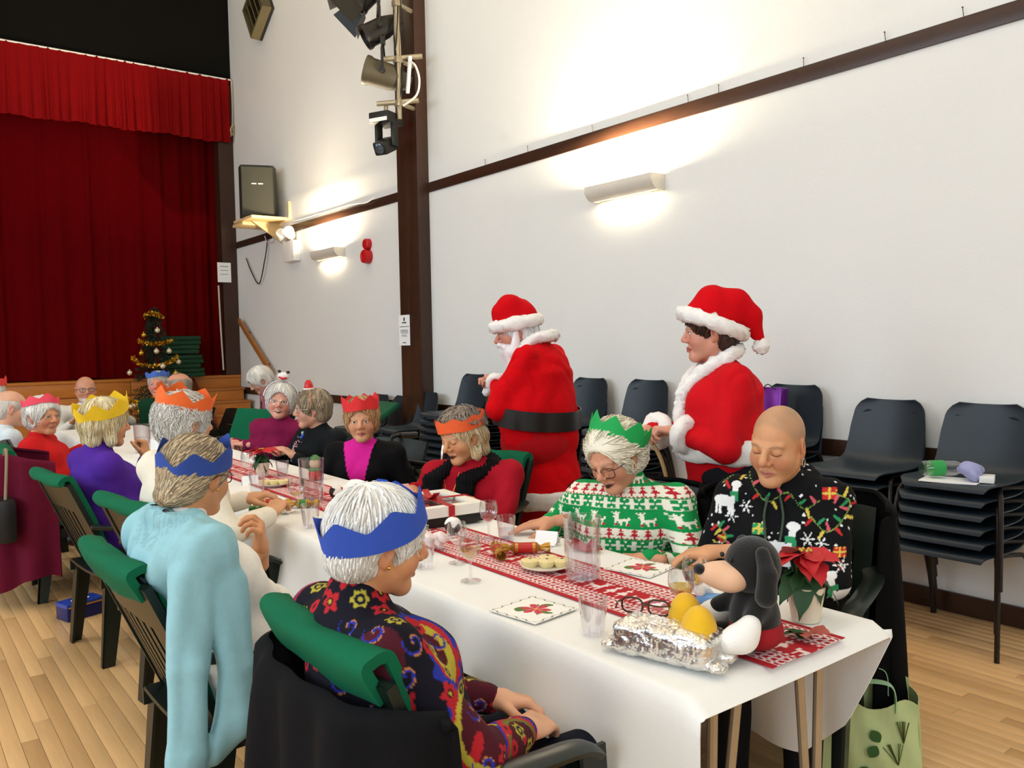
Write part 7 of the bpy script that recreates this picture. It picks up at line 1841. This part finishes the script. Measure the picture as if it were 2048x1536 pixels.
MB().box((-0.10, -0.24, 0.50), (0.14, 0.24, 0.535), bev=0.01).build('seat', M_bl, ro); MB().tube([(0.12, -0.25, 0.74), (0.12, 0.25, 0.74)], 0.016, 8).build('backrest_bar', M_bl, ro)
MB().obox((0.02, 0.0, 0.62), (0.14, 0.36, 0.17), bev=0.05).build('bag', mat('khaki_bag', '#5a5442', 0.9, var=0.12), ro)
# basket with presents held by the costumed woman
bk = empty('gift_basket', (2.50, 2.43, 0), R(20), 'dark red basket of wrapped presents with a cane handle', 'basket')
MB().lathe([(0, 0.56), (0.12, 0.56), (0.15, 0.76), (0.145, 0.765), (0.115, 0.575), (0, 0.575)], 28, wav=lambda a, z: 0.02*math.sin(a*28+z*300)).build('bowl', mat('dark_red_wicker', '#3c0c10', 0.6, var=0.2, scale=60), bk)
MB().tube([(0.0, 0.145*math.cos(t), 0.76+0.285*math.sin(t)) for t in np.linspace(0, PI, 28)], 0.009, 8).build('handle', mat('cane', '#b08a5c', 0.5), bk)
for i, (x, y, z, c) in enumerate(((0.03, -0.05, 0.80, 1), (-0.05, 0.03, 0.79, 0), (0.05, 0.07, 0.79, 1), (-0.02, -0.09, 0.78, 0))):
    pr_ = MB().obox((0, 0, 0), (0.10, 0.09, 0.10), rotm(0.3*i, 0.4, 0.7*i), bev=0.015).build('wrapped_present', mat('snow_wrap%d' % c, '#b01a22' if c else '#eee6e2', 0.5, var=0.5, scale=22), None, (2.50+x, 2.43+y, z)); tag(pr_, ('red wrapped present at the %s of the basket' if c else 'white wrapped present at the %s of the basket') % ('front', 'back', 'right', 'left')[i], 'present', 'presents in the basket')
# purple gift bag on a chair stack
pg = empty('purple_gift_bag', (4.06, 2.90, 0.822), R(184), 'shiny purple gift bag standing on a chair stack', 'gift bag')
M_pu = mat('purple_foil', '#6a1a86', 0.25, metal=0.4, var=0.15)
MB().obox((-0.05, 0, 0.165), (0.08, 0.15, 0.31), rotm(0, -0.12, 0), bev=0.008).build('bag', M_pu, pg); MB().tube(spline([(-0.02, -0.04, 0.31), (-0.01, 0, 0.34), (-0.02, 0.04, 0.31)], 12), 0.003, 6).build('handle', M_bl, pg)
MB().obox((0.03, 0.05, 0.09), (0.05, 0.10, 0.17), rotm(0, -0.12, 0), bev=0.006).build('black_panel', M_bl, pg)
# things on the near chair stack
zz = 0.755
bt = empty('plastic_bottle', (3.955, 1.845, zz+0.050), R(-38), 'crushed clear plastic bottle with a green label lying on the chair stack', 'bottle')
MB().lathe([(0, -0.11), (0.03, -0.11), (0.036, -0.095), (0.036, 0.04), (0.030, 0.07), (0.013, 0.10), (0.013, 0.12), (0, 0.12)], 24, rot=rotm(0, PI/2, 0), wav=lambda a, z: 0.05*math.sin(a*3+z*70)).build('bottle_body', M_plas, bt)
MB().lathe([(0.0368, -0.07), (0.0372, -0.07), (0.0372, -0.01), (0.0368, -0.01)], 24, rot=rotm(0, PI/2, 0)).build('label', mat('green_label', '#2c9a4a', 0.4), bt); MB().lathe([(0, 0.108), (0.015, 0.108), (0.015, 0.124), (0, 0.124)], 16, rot=rotm(0, PI/2, 0)).build('cap', M_white, bt)
scrunch('plastic_bag', 'scrunched lilac plastic bag on the chair stack beside the bottle', 'bag', '#9a9cc8', (3.955, 1.735, zz+0.006), (0.13, 0.14, 0.085), 17, rough=0.4)
tag(MB().obox((0, 0, 0.004), (0.16, 0.24, 0.006), rotm(0, 0, 0.2)).build('leaflet', M_paper, None, (3.92, 1.80, zz-0.003)), 'white leaflets lying under the bottle on the chair stack', 'leaflet')
box_item('white_carton', 'small white carton at the right of the chair seat', 'box', M_white, (3.97, 1.665, zz+0.004), (0.09, 0.06, 0.03), 20)
# blue tin under the chairs
tn = empty('blue_tin', (0.815, 4.94, 0.0), R(18), 'dark blue printed tin on the floor under the chairs', 'tin')
MB().box((-0.10, -0.06, 0), (0.10, 0.06, 0.085), bev=0.006).build('tin_body', mat('tin_blue', '#1a2466', 0.3, metal=0.3, var=0.15), tn); MB().box((-0.102, -0.062, 0.070), (0.102, 0.062, 0.092), bev=0.004).build('tin_lid', mat('tin_blue_lid', '#24409a', 0.25, var=0.3, scale=40), tn)
MB().box((-0.095, -0.0632, 0.070), (0.095, -0.0622, 0.078)).build('gold_stripe', M_gold, tn, smooth=False)
b = MB().sheet(np.array([[(0.05*math.cos(a)*r_, 0.02*math.sin(a)*r_, 0.0926) for r_ in (0.3, 1)] for a in np.linspace(0, 2*PI, 20, endpoint=False)]), 0.0008, closed_u=True); b.build('lid_print', M_paper, tn)
# black handbag hanging on the burgundy coat's chair
hb2 = empty('handbag', (0.515, 5.255, 0.40), R(0), 'black handbag hanging beside the burgundy coat', 'handbag')
MB().obox((0, 0, 0.12), (0.10, 0.24, 0.24), bev=0.03).build('bag', M_bl, hb2); MB().tube(spline([(0, -0.09, 0.23), (0.02, -0.05, 0.47), (0.02, 0.05, 0.47), (0, 0.09, 0.23)], 24), 0.008, 6).build('strap', mat('tan_strap', '#8a7a62', 0.6), hb2)
# pale green carrier bag on the floor
gbg = empty('carrier_bag', (2.50, 1.405, 0), R(-142), 'pale green carrier bag printed with herb leaves on the floor', 'bag')
M_bag = mat('pale_green_bag', '#bcc98e', 0.6, var=0.05, scale=8)
def bag_sheet(x, bulge, top):
    return np.array([[(x+bulge*math.sin(PI*u)*math.sin(PI*min(1, v*1.1))+0.006*math.sin(u*19+v*7), (u-0.5)*0.30*(1-0.10*v), v*(top+0.02*math.sin(u*9))) for v in np.linspace(0, 1, 12)] for u in np.linspace(0, 1, 16)])
MB().sheet(bag_sheet(0.07, 0.02, 0.27), 0.002).build('front_panel', M_bag, gbg, sharp=80); MB().sheet(bag_sheet(-0.07, -0.02, 0.30), 0.002).build('back_panel', M_bag, gbg, sharp=80)
for s in (-1, 1):
    MB().sheet(np.array([[(xx, s*0.5*0.30*(1-0.10*v)+s*0.012*math.sin(PI*(xx+0.07)/0.14), v*0.285) for v in np.linspace(0, 1, 8)] for xx in np.linspace(-0.07, 0.07, 6)]), 0.002).build('side_panel', M_bag, gbg)
for x in (-0.066, 0.070):
    MB().tube(spline([(x, -0.07, 0.25), (x, -0.055, 0.33), (x, 0.055, 0.335), (x, 0.07, 0.25)], 24), 0.018, 6, flat=(0.15, 1.0)).build('handle', mat('mint_handle', '#9ec79a', 0.6), gbg)
rgx = np.random.default_rng(8)
for i, (y, z, k, a) in enumerate(((0.02, 0.16, 0, 0.6), (-0.01, 0.11, 0, -0.5), (0.075, 0.09, 1, 0.3), (-0.07, 0.20, 2, 0.1), (-0.10, 0.10, 2, -0.3), (0.0, 0.05, 0, 1.2), (0.09, 0.16, 1, -0.1))):
    m = mat('print_green_%d' % (k), ('#2f5a24', '#4a5a20', '#5a5a30')[k], 0.6, var=0.2); me = MB()
    if k == 0: me.sheet(np.array([[(0.0, w_*0.018*math.sin(PI*t)**0.8, 0.045*t) for w_ in (-1, 0, 1)] for t in np.linspace(0.02, 1, 9)]), 0.0006)
    else:
        for q in range(9):
            aa = rgx.uniform(-0.5, 0.5); z0 = q*0.008 if k == 2 else 0; L_ = 0.02 if k == 2 else 0.07
            me.sheet(np.array([[(0, z_*0.0014+math.sin(aa*(2.2 if k == 2 else 1))*L_*t, z0+L_*t*math.cos(aa)) for z_ in (-1, 1)] for t in (0, 0.5, 1)]), 0.0006)
    v = z/0.27; u = y/0.27+0.5
    me.build('printed_leaf', m, gbg, (0.0725+0.02*math.sin(PI*u)*math.sin(PI*min(1, v*1.1))+0.008, y, z), (a, 0, 0))
